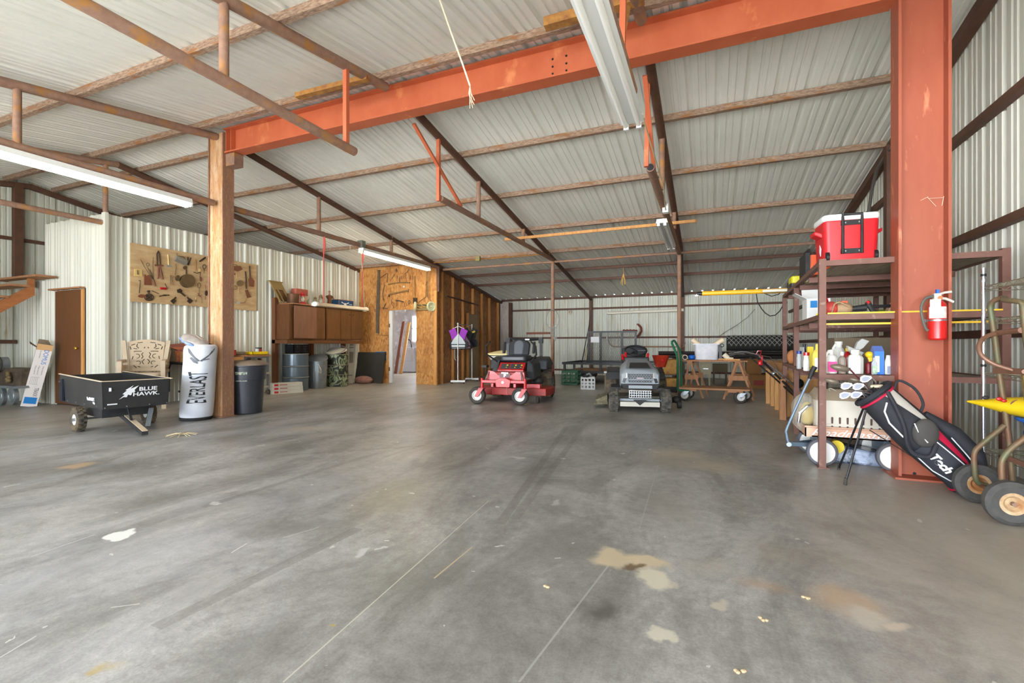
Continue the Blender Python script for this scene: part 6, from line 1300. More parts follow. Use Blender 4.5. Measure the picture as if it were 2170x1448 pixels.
# ================================================================ brown steel rack
RX0,RX1,RY0,RY1=.835,2.03,4.58,7.55
ZL=(.78,1.275,1.72)
t=thing('steel_rack','brown welded steel storage rack with three plank levels','rack',((RX0+RX1)/2,6,0))
def rx(y): return RX0+(y-RY0)*.035
for y,zt_ in ((RY0,1.735),(6.25,1.735),(7.5,1.70)):
    for x in (rx(y)+.025,RX1-.025): M().box(x-.025,x+.025,y,y+.05,0,zt_).build('post',rackm,t)
M().box(rx(RY0)-.01,rx(RY0)+.07,RY0-.01,RY0+.06,0,.008).build('foot_plate',rackm,t)
plk=A('weathered_shelf_plank',(186,174,152),.8,0,(156,142,120),4,.4,st=(6,1,1)); rk2=rackm
for z in ZL:
    for y in (RY0,7.55): M().box(rx(y)+.05,RX1-.05,y,y+.04,z-.045,z).build('beam',rackm,t)
    for y in (5.35,6.0,6.6,7.1): M().box(rx(y)+.03,RX1-.03,y,y+.04,z-.09,z-.04).build('crossmember',rackm,t)
    M().hexa([(RX0,RY0+.05,z-.04),(RX0+.04,RY0+.05,z-.04),(rx(RY1)+.04,RY1,z-.04),(rx(RY1),RY1,z-.04)],[(RX0,RY0+.05,z),(RX0+.04,RY0+.05,z),(rx(RY1)+.04,RY1,z),(rx(RY1),RY1,z)]).build('side_rail',rackm,t)
    M().box(RX1-.04,RX1,RY0+.05,RY1,z-.04,z).build('side_rail',rackm,t)
    M().box(rx(RY1)+.045,RX1-.045,RY0+.045,RY1-.02,z-.035,z-.005).build('planks',plk,t)
# ---- cooler
zc0=1.725; c=PY(1792,560,4.85); cx=c.x
t=thing('wheeled_cooler','large red wheeled cooler with a white lid on top of the rack','cooler',(cx,4.86,zc0),.08)
rp=A('cooler_red',(206,26,34),.4,0,(196,30,38),3,.2)
M().rbox(-.25,.25,-.19,.19,.0,.335,.05,taper=.07).build('body',rp,t,local=True,bevel=.008); M().rbox(-.258,.258,-.197,.197,.335,.385,.06).build('lid',white,t,local=True,bevel=.012)
F_=t
for s in (-1,1): 
    M().prism([(s*.24,-.1,.21),(s*.24,-.1,.25),(s*.31,-.07,.275),(s*.31,-.07,.245)],(0,.17,0)).build('side_handle',rp,t,local=True,bevel=.008)
    M().cyl((s*.215-.015,-.17,.04),(s*.215+.015,-.17,.04),.04,n=20).build('wheel',black,t,local=True)
    M().cyl((s*.085,-.205,.06),(s*.085,-.205,.345),.013,n=10).build('handle_tube',blackm,t,local=True)
M().tube([(-.085,-.205,.345),(-.085,-.205,.375),(.085,-.205,.375),(.085,-.205,.345)],.014,8).build('pull_handle',blackm,t,local=True)
for z in (.06,.29): M().box(-.1,.1,-.2,-.188,z,z+.04).build('handle_bracket',blackm,t,local=True)
for z in (.08,.31):
    for x in (-.06,.06): M().cyl((x,-.206,z),(x,-.2,z),.006,n=8).build('screw',steel,t,local=True)
M().prism([(-.251,-.1,.12),(-.251,-.05,.16),(-.251,-.04,.1),(-.251,-.08,.06)],(-.004,0,0)).build('side_label',wh,t,local=True)
t.scale=(.8,.8,1.03)
# ---- orange and black unit, cord and case on the rack top
ob=A('orange_plastic',(232,88,26),.45)
a=PY(1709,560,5.55);c_=PY(1730,560,5.55); xo=a.x
t=thing('orange_power_unit','orange and black portable power unit beside the cooler','machine',(xo+.1,5.6,zc0)); M().rbox(xo,xo+.2,5.5,5.8,zc0,zc0+.2,.03).build('body',ob,t); M().box(xo-.02,xo+.02,5.48,5.82,zc0,zc0+.22).build('black_frame',blackm,t); M().tube([(xo+.02,5.5,zc0+.2),(xo+.02,5.55,zc0+.26),(xo+.02,5.75,zc0+.26),(xo+.02,5.8,zc0+.2)],.014,8).build('carry_handle',blackm,t)
b=M()
for k in range(6): b.ring((rx(5.9)+.16,5.98+.02*k,zc0+.075+.004*k),(.4,1,.1),.06+.004*(k%3),.007,18,5)
simple(b,'cable_coil',blkw,'coil of black cord on the left edge of the rack top','cord')
a=PY(1661,602,6.75);c_=PY(1692,602,6.75)
t=thing('yellow_tool_case','yellow and black tool case at the back of the rack top','case',((a.x+c_.x)/2+.05,6.9,zc0)); M().rbox(rx(6.7)+.02,c_.x+.1,6.75,7.05,zc0,zc0+.07,.02).build('lower_half',black,t); M().rbox(rx(6.7)+.03,c_.x+.09,6.76,7.04,zc0+.07,zc0+.16,.03).build('upper_half',A('lime_yellow',(224,216,30),.4),t,bevel=.01)
yp=A('pole_yellow',(244,178,30),.35); a=PY(1488,620,7.25)
t=thing('extension_pole','long yellow extension pole jutting left from the rack top','pole',(.8,7.25,zc0)); M().cyl((a.x,7.25,zc0+.035),(1.9,7.25,zc0+.03),.032,n=16).build('pole',yp,t); M().cyl((a.x-.07,7.25,zc0+.035),(a.x,7.25,zc0+.035),.022,.03,n=12).build('tip',black,t); M().hexa([(a.x-.1,7.24,zc0),(a.x-.06,7.24,zc0),(a.x-.06,7.26,zc0),(a.x-.1,7.26,zc0)],[(a.x-.06,7.24,zc0+.04),(a.x-.02,7.24,zc0+.04),(a.x-.02,7.26,zc0+.04),(a.x-.06,7.26,zc0+.04)]).build('clip',steel,t)
a=PY(1616,606,7.12); simple(M().cyl((a.x,7.12,zc0+.022),(1.9,7.12,zc0+.02),.02,n=12),'white_rod',A('cream_rod',(232,226,206),.4),'shorter cream coloured rod lying behind the yellow pole on the rack top','pole')
# ---- middle shelf
z2=ZL[1]+.001
a=PY(1702,676,5.55);c_=PY(1736,676,5.55)
t=thing('open_carton','open white printed carton on the middle shelf','box',(a.x+.1,5.6,z2)); x0=rx(5.5)+.03; M().box(x0,x0+.2,5.5,5.75,z2,z2+.21).build('box',whitep,t); M().box(x0+.03,x0+.09,5.497,5.5,z2+.12,z2+.19).build('blue_print',bl,t); M().prism([(x0,5.5,z2+.21),(x0,5.75,z2+.21),(x0-.1,5.72,z2+.27),(x0-.1,5.52,z2+.27)],(0,0,.004)).prism([(x0,5.75,z2+.21),(x0+.2,5.75,z2+.21),(x0+.2,5.8,z2+.33),(x0,5.8,z2+.33)],(0,.004,0)).build('flap',whitep,t)
t=thing('battery_charger','black and white charger with green and orange tips in front of the carton','charger',(x0+.28,5.3,z2)); M().box(x0+.16,x0+.3,5.25,5.4,z2,z2+.12).build('body',blackm,t); M().box(x0+.19,x0+.28,5.245,5.25,z2+.02,z2+.1).build('panel',wh,t); M().box(x0+.17,x0+.23,5.26,5.38,z2+.12,z2+.15).build('green_tip',A('lime_green',(120,200,60),.4),t); M().box(x0+.24,x0+.29,5.26,5.38,z2+.12,z2+.16).build('orange_tip',ob,t)
simple(M().box(rx(6.4)+.02,rx(6.4)+.32,6.42,6.95,z2,z2+.02),'wood_scraps',wood,'thin wooden board scraps on the middle shelf, rear left','board')
simple(M().tube([(rx(5.1)+.06,5.05,z2+.02),(rx(5.1)+.14,5.2,z2+.02)],.02,8),'yellow_scraper',yellow,'small yellow handled tool at the left of the middle shelf','tool')
def PM(u,v,y=4.78): return PY(u,v,y)
t=thing('string_trimmer','dusty red string trimmer lying along the middle shelf','trimmer',(1.2,4.8,z2)); rt=A('dusty_trimmer_red',(196,70,62),.5); tn=A('tan_dust',(168,138,104),.8)
M().ell(PM(1760,655),(.06,.07,.065)).build('engine_cover',rt,t); M().ell(PM(1785,655),(.075,.06,.055)).build('housing',tn,t); M().tube([PM(1750,645),PM(1757,658),PM(1753,668)],.022,8).build('fuel_tank',A('brown_tank',(110,70,44),.5),t)
M().tube([PM(1762,664,4.7),PM(1768,645,4.7),PM(1778,640,4.7),PM(1800,650,4.7)],.006,6).build('wire_guard',tn,t); M().tube([PM(1795,656),PM(1835,652)],.03,10,rad=[.022,.03]).build('shaft_grip',blackm,t); M().tube([PM(1835,650),PM(1905,648)],.013,8).build('shaft',black,t)
M().tube([PM(1838,640),PM(1843,648),PM(1850,660),PM(1868,667)],.02,8).build('trigger_handle',blackm,t); M().tube([PM(1838,638,4.76),PM(1842,643,4.76)],.012,8).build('red_trigger',red,t)
M().prism([PM(1878,667),PM(1886,650),PM(1896,637),PM(1905,640),PM(1906,667)],(0,.08,0)).build('tan_guard',tn,t)
simple(M().ell(PM(1735,640,4.95)+V((.04,0,0)),(.035,.03,.045)),'red_ball_tool',red,'small red rounded tool behind the front rack post','tool')
simple(M().tube([(PM(1855,650,5.1).x,5.1,z2+.03),(1.75,5.12,z2+.03)],.028,8),'lime_tool',A('lime_tool_c',(130,160,40),.5),'lime green tool lying behind the trimmer','tool')
yr=A('rod_yellow',(238,190,40),.4)
simple(M().box(PM(1752,668,4.6).x,1.98,4.57,4.585,z2,z2+.012),'yellow_rod',yr,'thin yellow rod along the front edge of the middle shelf','rod')
simple(M().box(PM(1735,686,4.7).x,1.95,4.66,4.672,ZL[1]-.085,ZL[1]-.07).m(0),'yellow_rod',yr,'thin yellow rod slung just beneath the middle shelf','rod')
# ---- lower shelf goods
z3=ZL[0]+.001
def at(u,y): return PY(u,790,y).x
def jug(nm,lab,u0,u1,y,vt,body,cap,capw=.3,handle=None,label=None,cat='jug',neck=.2,ry=None,sq=True):
    x0,x1=at(u0,y),at(u1,y); w=(x1-x0); h=PY((u0+u1)/2,vt,y).z-z3; c=V(((x0+x1)/2,y,z3)); r=w/2; ry=ry or min(r,.06)
    t=thing(nm,lab,cat,c); hn=h*(1-neck)
    prof=[(r*.92,0),(r,.01),(r,hn*.8),(r*.8,hn*.93),(r*capw*1.1,hn),(r*capw,h-.02 if cap else h)]
    M().lathe(prof,c,(0,0,1),28 if not sq else 8,1,ry/r,ref=None if not sq else (math.cos(PI/8),math.sin(PI/8),0)).build('body',body,t,bevel=.004)
    if cap: M().cyl(c+V((0,0,h-.03)),c+V((0,0,h)),r*capw*1.25,n=16).build('cap',cap,t)
    if handle: M().tube([c+V((-r*.85,0,hn*.7)),c+V((-r*.9,0,hn*.95)),c+V((-r*.3,0,h*.97))],.011,8).build('handle',handle,t)
    if label: M().box(c.x-r*.75,c.x+r*.75,y-ry-.003,y-ry+.004,z3+h*.08,z3+h*.5).build('label',label,t)
    return t
yj=A('pale_yellow_plastic',(236,214,96),.4); wj=A('white_hdpe',(228,226,218),.45); pk=A('hot_pink_label',(232,54,140),.45); gj=A('grey_taupe_plastic',(146,132,118),.45); clj=A('clear_bottle',(216,222,222),.15,alpha=.55)
jug('yellow_jug','big pale yellow jug with a white label behind the front rack post',1720,1750,4.95,729,yj,None,.5,label=wh)
jug('pink_container','white container with a bright pink label on the lower shelf',1749,1774,4.72,741,wj,None,.35,handle=wj,label=pk)
jug('white_jug','tall white handled jug standing behind the pink container',1764,1791,5.2,724,wj,wj,.5,handle=wj)
jug('taupe_bottle','taupe bottle with a white cap right of the pink container',1776,1793,4.72,746,gj,wj,.35,cat='bottle')
jug('red_jug','red jug mostly hidden behind the large white jug',1787,1804,5.15,738,red,yellow,.4)
jug('white_jug','largest squarish white jug on the lower shelf',1795,1830,4.75,742,wj,wj,.45,neck=.18)
jug('spray_bottle','dark red spray bottle with a yellow sprayer head',1833,1848,4.78,762,A('dark_red_bottle',(120,26,34),.4),None,.3,cat='bottle',sq=False)
p=PM(1842,752,4.78); simple(M().ell(p,(.03,.03,.028)).bar(p+V((.02,0,.01)),p+V((.05,-.01,.02)),.025,.02).bar(p+V((0,0,-.02)),p+V((.012,0,-.055)),.03,.03),'sprayer_head',A('sprayer_yellow',(236,190,26),.4),'yellow sprayer nozzle sitting on the dark red bottle','nozzle')
jug('clear_bottle','clear bottle with a white and green label left of the blue carton',1846,1859,4.70,758,clj,None,.4,label=A('green_white_label',(196,214,190),.5,0,(90,150,80),30,.5),cat='bottle')
x0,x1=at(1857,4.74),at(1871,4.74); t=thing('blue_carton','tall blue gable topped carton on the lower shelf','carton',((x0+x1)/2,4.76,z3)); bc=A('carton_blue',(34,110,206),.4); h=PM(1860,745,4.74).z-z3; M().box(x0-.02,x1,4.71,4.83,z3,z3+h).build('body',bc,t); M().hexa([(x0-.02,4.71,z3+h),(x1,4.71,z3+h),(x1,4.83,z3+h),(x0-.02,4.83,z3+h)],[(x0-.02,4.765,z3+h+.045),(x1,4.765,z3+h+.045),(x1,4.775,z3+h+.045),(x0-.02,4.775,z3+h+.045)]).build('gable_top',A('carton_purple_blue',(96,120,190),.4),t); M().box(x0-.018,x0+.012,4.705,4.71,z3+.02,z3+h*.8).build('label',wh,t)
t=jug('milk_jug','white translucent jug half full of grey liquid',1874,1891,4.72,753,wj,None,.6,neck=.15)
x0,x1=at(1876,4.72),at(1890,4.72); M().box(x0,x1,4.665,4.67,z3+.01,z3+.07).build('liquid',A('grey_blue_liquid',(130,140,160),.3),t)
jug('orange_cap_bottle','taupe bottle with an orange cap against the orange column',1892,1908,4.74,744,gj,A('orange_cap',(228,140,84),.4),.4,cat='bottle')
jug('small_white_bottle','small white bottle with a red cap at the left of the lower shelf',1702,1716,5.1,747,wj,red,.75,neck=.3,cat='bottle',sq=False)
jug('clear_cup','clear plastic bottle with a blue top near the rack side',1688,1699,5.5,744,clj,A('navy_top',(36,60,140),.4),.8,cat='bottle',sq=False)
jug('navy_bottle','dark navy blue bottle behind the white carton',1700,1709,6.1,729,A('navy_bottle_c',(24,40,90),.3),black,.6,cat='bottle',sq=False)
x0=at(1684,5.9);x1=at(1702,5.9); simple(M().box(max(x0,rx(5.9)+.05),x1,5.85,6.1,z3,PY(1690,736,5.9).z),'white_carton',whitep,'plain white carton at the rear left of the lower shelf','box')
x0=at(1711,5.6);x1=at(1724,5.6); simple(M().box(x0,x1,5.6,5.65,z3,PY(1715,735,5.6).z),'yellow_sponge',A('sponge_yellow',(222,196,62),.9),'upright yellow sponge block behind the yellow jug','sponge')
x0=at(1768,6.3);x1=at(1866,6.3); simple(M().box(x0,1.97,6.3,6.9,z3,PY(1800,716,6.3).z),'tan_carton',cardd,'large dusty tan carton at the back of the lower shelf','box')
t=thing('plastic_scoop','clear plastic scoop and funnel tilted over the white jugs','scoop',PM(1815,742,4.85)); clp=A('clear_acrylic',(214,216,212),.12,alpha=.5)
M().prism([PM(1796,733,4.85),PM(1832,748,4.85),PM(1826,753,4.85),PM(1799,745,4.85)],(0,.06,0)).build('tray',clp,t); M().prism([PM(1812,740,4.9),PM(1818,725,4.9),PM(1827,718,4.9),PM(1842,723,4.9),PM(1830,737,4.9),PM(1822,742,4.9)],(0,.05,0)).build('scoop',clp,t)
p=PY(1667,762,6.9); b=M().ell((rx(6.9)+.05,6.9,z3+.09),(.06,.05,.09)).ell((rx(6.9)+.1,6.9,z3+.05),(.04,.04,.05)); simple(b,'leather_glove',A('orange_leather',(192,126,72),.7,0,(170,104,60),10,.4,.2,20),'crumpled orange leather glove on the rear left of the lower shelf','glove')
t=thing('screwdriver','yellow handled screwdriver on the left edge of the lower shelf','screwdriver',(rx(5.2)+.05,5.2,z3)); M().tube([(rx(5.2)+.08,5.05,z3+.016),(rx(5.3)+.03,5.3,z3+.016)],.015,10).build('handle',yellow,t); M().tube([(rx(5.3)+.03,5.3,z3+.016),(rx(5.4)+.02,5.42,z3+.016)],.006,6).build('shank',blackm,t)
# ================================================================ wagon
WY=4.74
def W_(u,v,y=WY): return PY(u,v,y)
xa=W_(1706,915).x; zt_=W_(1706,904).z; zb_=W_(1706,925).z; xb=1.56
t=thing('toy_wagon','peach coloured child wagon with white disc wheels under the rack','wagon',((xa+xb)/2,WY+.2,0)); pc=A('peach_paint',(222,178,150),.5,0,(206,160,132),6,.3); bs_=A('blue_grey_steel',(112,130,146),.45,.3)
D=.42; b=M(); b.rbox(xa,xb,WY,WY+D,zb_,zb_+.012,.05); b.build('bed',pc,t)
for (x0,x1,y0,y1) in ((xa,xb,WY,WY+.01),(xa,xb,WY+D-.01,WY+D),(xa,xa+.01,WY,WY+D),(xb-.01,xb,WY,WY+D)): M().box(x0,x1,y0,y1,zb_,zt_).build('side',pc,t)
M().ring(((xa+xb)/2,WY+D/2,zt_),(0,0,1),1,.008,40,6,sc=(D/2+.005,(xb-xa)/2)) 
b=M(); b.tube([(xa,WY,zt_),(xb,WY,zt_),(xb,WY+D,zt_),(xa,WY+D,zt_)],.009,8,True); b.build('rim',pc,t)
text('lettering','Roadmaster',frame(((xa+xb)/2-.08,WY-.002,(zt_+zb_)/2-.003),(1,0,0),(0,0,1)),.085,wh,t,.001,1.35,shear=.5)
M().box((xa+xb)/2-.05,(xa+xb)/2+.3,WY-.003,WY,zb_+.014,zb_+.018).build('lettering_swoosh',wh,t)
wr_=.116; dsc=A('wheel_white',(226,224,216),.45)
for (x,y) in ((W_(1743,960,4.66).x,4.685),(W_(1743,960,4.66).x,WY+D+.02),(1.36,4.685),(1.36,WY+D+.02)):
    o=M().lathe([(wr_*.8,-.022),(wr_*.95,-.02),(wr_,-.01),(wr_,.01),(wr_*.95,.02),(wr_*.8,.022),(wr_*.8,-.022)],(x,y,wr_),(0,1,0),32).build('tire',A('grey_rubber',(86,86,92),.7),t); M().lathe([(0,-.024),(wr_*.3,-.026),(wr_*.75,-.012),(wr_*.8,-.02),(wr_*.8,.02),(0,.02)],(x,y,wr_),(0,1,0),32).build('wheel_disc',dsc,o)
for x in (W_(1743,960).x,1.36): M().cyl((x,4.7,wr_),(x,WY+D,wr_),.008).build('axle',bs_,t); M().box(x-.03,x+.03,WY+.05,WY+D-.05,wr_,zb_).build('bolster',bs_,t)
pv_=W_(1671,941); M().bar(pv_,(W_(1743,950).x,WY+.15,wr_+.02),.02,.035).bar(pv_,(W_(1735,948).x,WY+.3,wr_+.02),.02,.035).build('tongue',bs_,t); M().cyl(pv_+V((0,-.03,0)),pv_+V((0,.03,0)),.02,n=14).build('pivot',galv,t)
M().tube(sm([pv_,W_(1667,920),W_(1669,905),W_(1708,818),W_(1718,800)]),.011,10).build('handle',bs_,t); M().tube([W_(1715,803),W_(1722,786),W_(1727,777)],.02,10,rad=[.014,.02,.022]).build('grip',blackm,t)
# kennel crate on the wagon
xk0=W_(1730,880,4.77).x; xk1=1.5; zk0=zb_+.02; zk1=PY(1735,848,4.77).z
t=thing('kennel_crate','cream slotted plastic pet crate standing in the wagon','crate',((xk0+xk1)/2,4.95,zk0)); kc=A('cream_crate',(216,208,192),.5); kt=A('tan_crate_top',(176,158,134),.5)
M().rbox(xk0,xk1,4.77,5.12,zk0,zk1,.03).build('body',kc,t); M().hexa([(xk0-.01,4.76,zk1),(xk1+.01,4.76,zk1),(xk1+.01,5.13,zk1),(xk0-.01,5.13,zk1)],[(xk0+.04,4.85,zk1+.09),(xk1-.04,4.85,zk1+.09),(xk1-.04,5.08,zk1+.09),(xk0+.04,5.08,zk1+.09)]).build('top_shell',kt,t)
b=M(); n=11; h=zk1-zk0
for i in range(n):
    x=xk0+.06+(xk1-xk0-.1)*i/(n-1)
    for (a,c_) in ((.12,.25),(.36,.5)): b.prism([(x+.008*math.cos(th),4.768,zk0+h*(a if math.sin(th)<0 else c_)+.008*math.sin(th)) for th in [2*PI*k/12 for k in range(12)]],(0,-.001,0))
b.build('slots',A('slot_dark',(96,74,66),.8),t)
M().box(xk0-.004,xk1+.004,4.762,4.77,zk0+h*.3,zk0+h*.33).build('ledge',kc,t)
for (u,v) in ((1765,829),(1765,842)): M().ring(PY(u,v,4.80 if v>835 else 4.84),(0,-1,.6),.035,.004,24,6,sc=(.45,1)).build('embossed_oval',kc,t)
# plastic wrapped things
t=thing('plastic_bag','clear plastic bag over yellow items in front of the wagon box','plastic bag',(xa+.05,4.86,.32)); random.seed(5)
b=M().ell((xk0-.07,4.93,.42),(.1,.1,.17),14,10); b.v=[(x+random.uniform(-.01,.01),y,z+random.uniform(-.01,.01)) for x,y,z in b.v]; b.build('film',A('clear_film',(206,200,186),.12,alpha=.35),t); M().ell((xk0-.04,4.95,.40),(.06,.06,.11)).build('yellow_contents',A('mesh_yellow',(214,180,30),.6),t); M().tube([(xk0-.12,4.85,.33),(xk0-.11,4.84,.42),(xk0-.06,4.84,.48),(xk0-.02,4.85,.49)],.014,8).build('foil_tube',chrome,t)
t=thing('wrapped_bundle','dark bundle in shiny clear plastic lying under the wagon','plastic bag',(1.15,4.98,0)); b=M().hexa([(.98,4.85,.0),(1.4,4.8,.0),(1.4,5.1,.0),(.98,5.1,.0)],[(1.0,4.88,.16),(1.38,4.84,.10),(1.38,5.08,.1),(1.0,5.08,.16)]); b.build('bundle',A('shiny_dark_film',(40,46,62),.12,0,(150,160,180),9,.75,.6,12),t,bevel=.02)
simple(M().cyl((1.0,4.78,.15),(1.0,4.83,.15),.055,n=24),'yellow_disc',A('disc_yellow',(224,196,20),.4),'bright yellow round item peeking from under the wagon','disc')
# ================================================================ golf bag
gb0=V((1.575,4.20,.14)); gt0=V((1.12,4.27,.66)); ax=(gt0-gb0).normalized(); L_=(gt0-gb0).length; sd=ax.cross(V((0,-1,0))).normalized(); 
t=thing('golf_bag','black red and white golf stand bag propped against the orange column','golf bag',(1.5,4.2,0))
fr=A('bag_black',(34,35,40),.75,0,(42,43,48),20,.3,.1,80); rdn=A('bag_red',(190,24,62),.5); gyn=A('bag_grey_panel',(186,178,168),.6); trim=A('white_piping',(222,222,222),.5)
def GB(h,ang,r): # point on the bag: h along axis, ang around (0 faces the camera)
    n0=V((-.12,-1,0)); n0=(n0-ax*n0.dot(ax)).normalized(); s0=ax.cross(n0)
    return gb0+ax*h+n0*(r*math.cos(ang))+s0*(r*math.sin(ang)*1.0)
def rad(h):
    f=h/L_; 
    return .105+.03*math.sin(min(1,max(0,f*1.6))*PI*.55)-.018*max(0,f-.55)*2
rows=[]; n=28
hs=[-.10,-.09,0,.08,.2,.32,.42,.52,L_]
b=M()
for h in hs: rows.append([GB(h,2*PI*i/n,rad(h) if h>-.095 else .08) for i in range(n)])
b.add([p for r in rows for p in r],[(k*n+i,k*n+(i+1)%n,(k+1)*n+(i+1)%n,(k+1)*n+i) for k in range(len(rows)-1) for i in range(n)]+[tuple(range(n))]); body=b.build('body',fr,t)
M().ring(GB(L_,0,0),ax,rad(L_)+.004,.02,30,8).build('top_collar',fr,t); M().ring(GB(L_-.035,0,0),ax,rad(L_)+.004,.009,30,8).build('red_band',rdn,t); M().ring(GB(-.07,0,0),ax,rad(0)+.002,.008,30,8).build('red_base_band',rdn,t)
M().cyl(GB(L_-.02,0,0),GB(L_-.01,0,0),rad(L_)-.005,n=24).build('divider',A('bag_inner',(60,58,60),.8),t)
def patch(nm,pts,m_,off=.006,n=6):
    # filled patch on the bag skin, points are (h, angle)
    P=[]
    for i in range(len(pts)):
        a=V(pts[i]+(0,));c=V(pts[(i+1)%len(pts)]+(0,))
        for k in range(n): P.append(a.lerp(c,k/n))
    cen=sum(P,V((0,0,0)))/len(P); N_=len(P); rings=[P,[cen.lerp(p,.66) for p in P],[cen.lerp(p,.33) for p in P]]
    vs=[GB(p.x,p.y,rad(p.x)+off) for r in rings for p in r]+[GB(cen.x,cen.y,rad(cen.x)+off)]
    return M().add(vs,[(k*N_+i,k*N_+(i+1)%N_,(k+1)*N_+(i+1)%N_,(k+1)*N_+i) for k in range(2) for i in range(N_)]+[(2*N_+i,2*N_+(i+1)%N_,3*N_) for i in range(N_)]).build(nm,m_,t)
def line(nm,pts,m_,w=.004,off=.008):
    P=[]
    for i in range(len(pts)-1):
        for k in range(5): P.append((pts[i][0]+(pts[i+1][0]-pts[i][0])*k/5,pts[i][1]+(pts[i+1][1]-pts[i][1])*k/5))
    P.append(pts[-1]); return M().tube([GB(h,a,rad(h)+off) for h,a in P],w,6).build(nm,m_,t)
S=1
# angle sign: positive turns towards the upper right side of the bag
q=GB(.3,.5,.1)-GB(.3,-.5,.1); S=1 if q.z>0 else -1
patch('grey_panel',[(L_-.04,.3*S),(L_-.04,1.0*S),(.36,.95*S),(.36,.75*S)],gyn)
patch('red_panel',[(.30,.5*S),(.30,.95*S),(.05,.95*S),(-.02,.75*S)],rdn)
patch('lower_pocket',[(.26,-.95*S),(.28,.3*S),(.02,.6*S),(-.04,.2*S),(-.04,-.9*S)],A('pocket_black',(44,45,52),.7),.014)
line('white_piping',[(L_-.08,.1*S),(L_-.12,-.3*S),(L_-.2,-.55*S),(L_-.32,-.55*S)],trim,.006,.01)
line('white_piping',[(.27,-.9*S),(.22,-.8*S),(.1,-.85*S),(0,-.6*S),(-.04,0),(.0,.55*S),(.1,.45*S),(.27,.3*S)],trim,.004,.018)
line('white_piping',[(.2,1.35*S),(.08,1.35*S),(-.02,1.2*S)],trim,.004,.012)
M().ell(GB(.33,.25*S,rad(.33)+.02),(.075,.03,.1)).build('ball_pocket',A('charcoal_pocket',(66,62,58),.75),t,bevel=0)
line('white_piping',[(.42,.2*S),(.36,.05*S),(.28,.02*S)],trim,.004,.04)
def skin_text(s,size,h0,a0,off):
    c=GB(h0,a0,rad(h0)+off); xdir=-ax; nrm=(GB(h0,a0,1)-GB(h0,a0,0)).normalized(); ydir=nrm.cross(xdir)
    text('lettering',s,frame(c,xdir,ydir),size,wh,t,.002,1.0,bold=.003,shear=.2)
skin_text('iTech',.072,.135,-.25*S,.017)
M().tube(sm([GB(L_-.03,.55*S,rad(L_)+.01),GB(L_-.14,.2*S,.145),GB(L_-.26,-.15*S,.15),GB(.33,-.6*S,.155),GB(.25,-.75*S,.155),GB(.2,-.3*S,.165),GB(.24,.2*S,.16)],5),.015,8).build('shoulder_strap',fr,t)
M().tube(sm([GB(L_-.05,1.3*S,rad(L_)),GB(L_-.02,1.45*S,.18),GB(L_-.12,1.5*S,.21),GB(L_-.22,1.4*S,.18),GB(L_-.26,1.35*S,rad(.3))]),.009,8).build('carry_handle',fr,t)
M().tube([GB(.4,1.7*S,.13),GB(.2,1.75*S,.17),GB(0.02,1.7*S,.16),GB(-.08,1.7*S,.12)],.05,10,rad=[.03,.055,.055,.03]).build('back_padding',fr,t)
lt=GB(L_-.05,-1.2*S,rad(L_)+.01)
for f in (G(1777,996),G(1791,1028)): M().tube([f+V((0,0,.01)),lt+V((0,(f.y-4.36)*.15,0))],.008,8).build('stand_leg',black,t); M().tube([f+V((0,0,.001)),f+V((.005,0,.05))],.012,8).build('rubber_foot',rubber,t)
M().tube([lt+V((.03,0,-.15)),GB(.2,-1.2*S,rad(.2))],.004,5).build('spring_rod',blackm,t)
def PG(u,v,y=4.2): return PY(u,v,y)
o_=GB(L_,0,.02)
wdh=A('driver_head',(112,98,84),.35,.2,(134,120,104),9,.3); ir=A('polished_iron',(206,208,214),.25,.9); shf=A('maroon_shaft',(84,24,34),.4)
def wood_club(lab,pts,rx_,tip,shm):
    t=thing('golf_club',lab,'golf club',tip); h=V(pts[0]); T_=Euler((0,.25,.1)).to_matrix()
    M().ell(h,rx_,16,10,T_).build('head',wdh,t); M().tube([h+V((rx_[0]*.85,0,.0)),V(pts[1])],.008,8).build('hosel',black,t); M().tube([V(pts[1]),tip],.0055,8).build('shaft',shm,t)
wood_club('driver with the largest taupe head, sticking out highest of the golf clubs',(PG(1780,780),PG(1800,782)),(.066,.04,.026),o_+V((.0,0,.0)),shf)
wood_club('fairway wood with a taupe head at the far left of the golf clubs',(PG(1763,808),PG(1779,812)),(.05,.035,.021),o_+V((-.03,0,-.02)),steel)
wood_club('wood club whose head shows behind the irons',(PG(1813,806,4.28),PG(1824,812,4.28)),(.045,.03,.018),o_+V((.01,.02,0)),steel)
def iron(lab,u,v,up):
    t=thing('golf_club',lab,'golf club',PG(u,v)); y=4.19
    P=[PG(u-13,v+5,y),PG(u-12,v-4,y),PG(u-3,v-8,y),PG(u+12,v-6,y),PG(u+14,v-1,y),PG(u+4,v+7,y),PG(u-6,v+9,y)]
    M().prism(P,(0,.014,0)).build('head',ir,t,bevel=.003); M().prism([p.lerp(sum(P,V((0,0,0)))/7,.35)+V((0,-.001,0)) for p in P],(0,-.001,0)).build('cavity',A('cavity_grey',(128,130,142),.4,.5),t); M().tube([PG(u+12,v-3),PG(u+20,v+6),o_+V(up)],.006,8).build('shaft',chrome,t)
iron('upper left iron of the golf clubs',1794,818,(-.02,-.02,.0)); iron('iron in the middle of the upper row of golf clubs',1819,819,(0,-.03,.0)); iron('lower left iron of the golf clubs',1791,838,(-.04,-.02,-.03)); iron('lower iron closest to the bag opening',1815,837,(-.03,-.03,-.02)); iron('topmost iron just below the shelf beam',1835,803,(.03,0,.01))
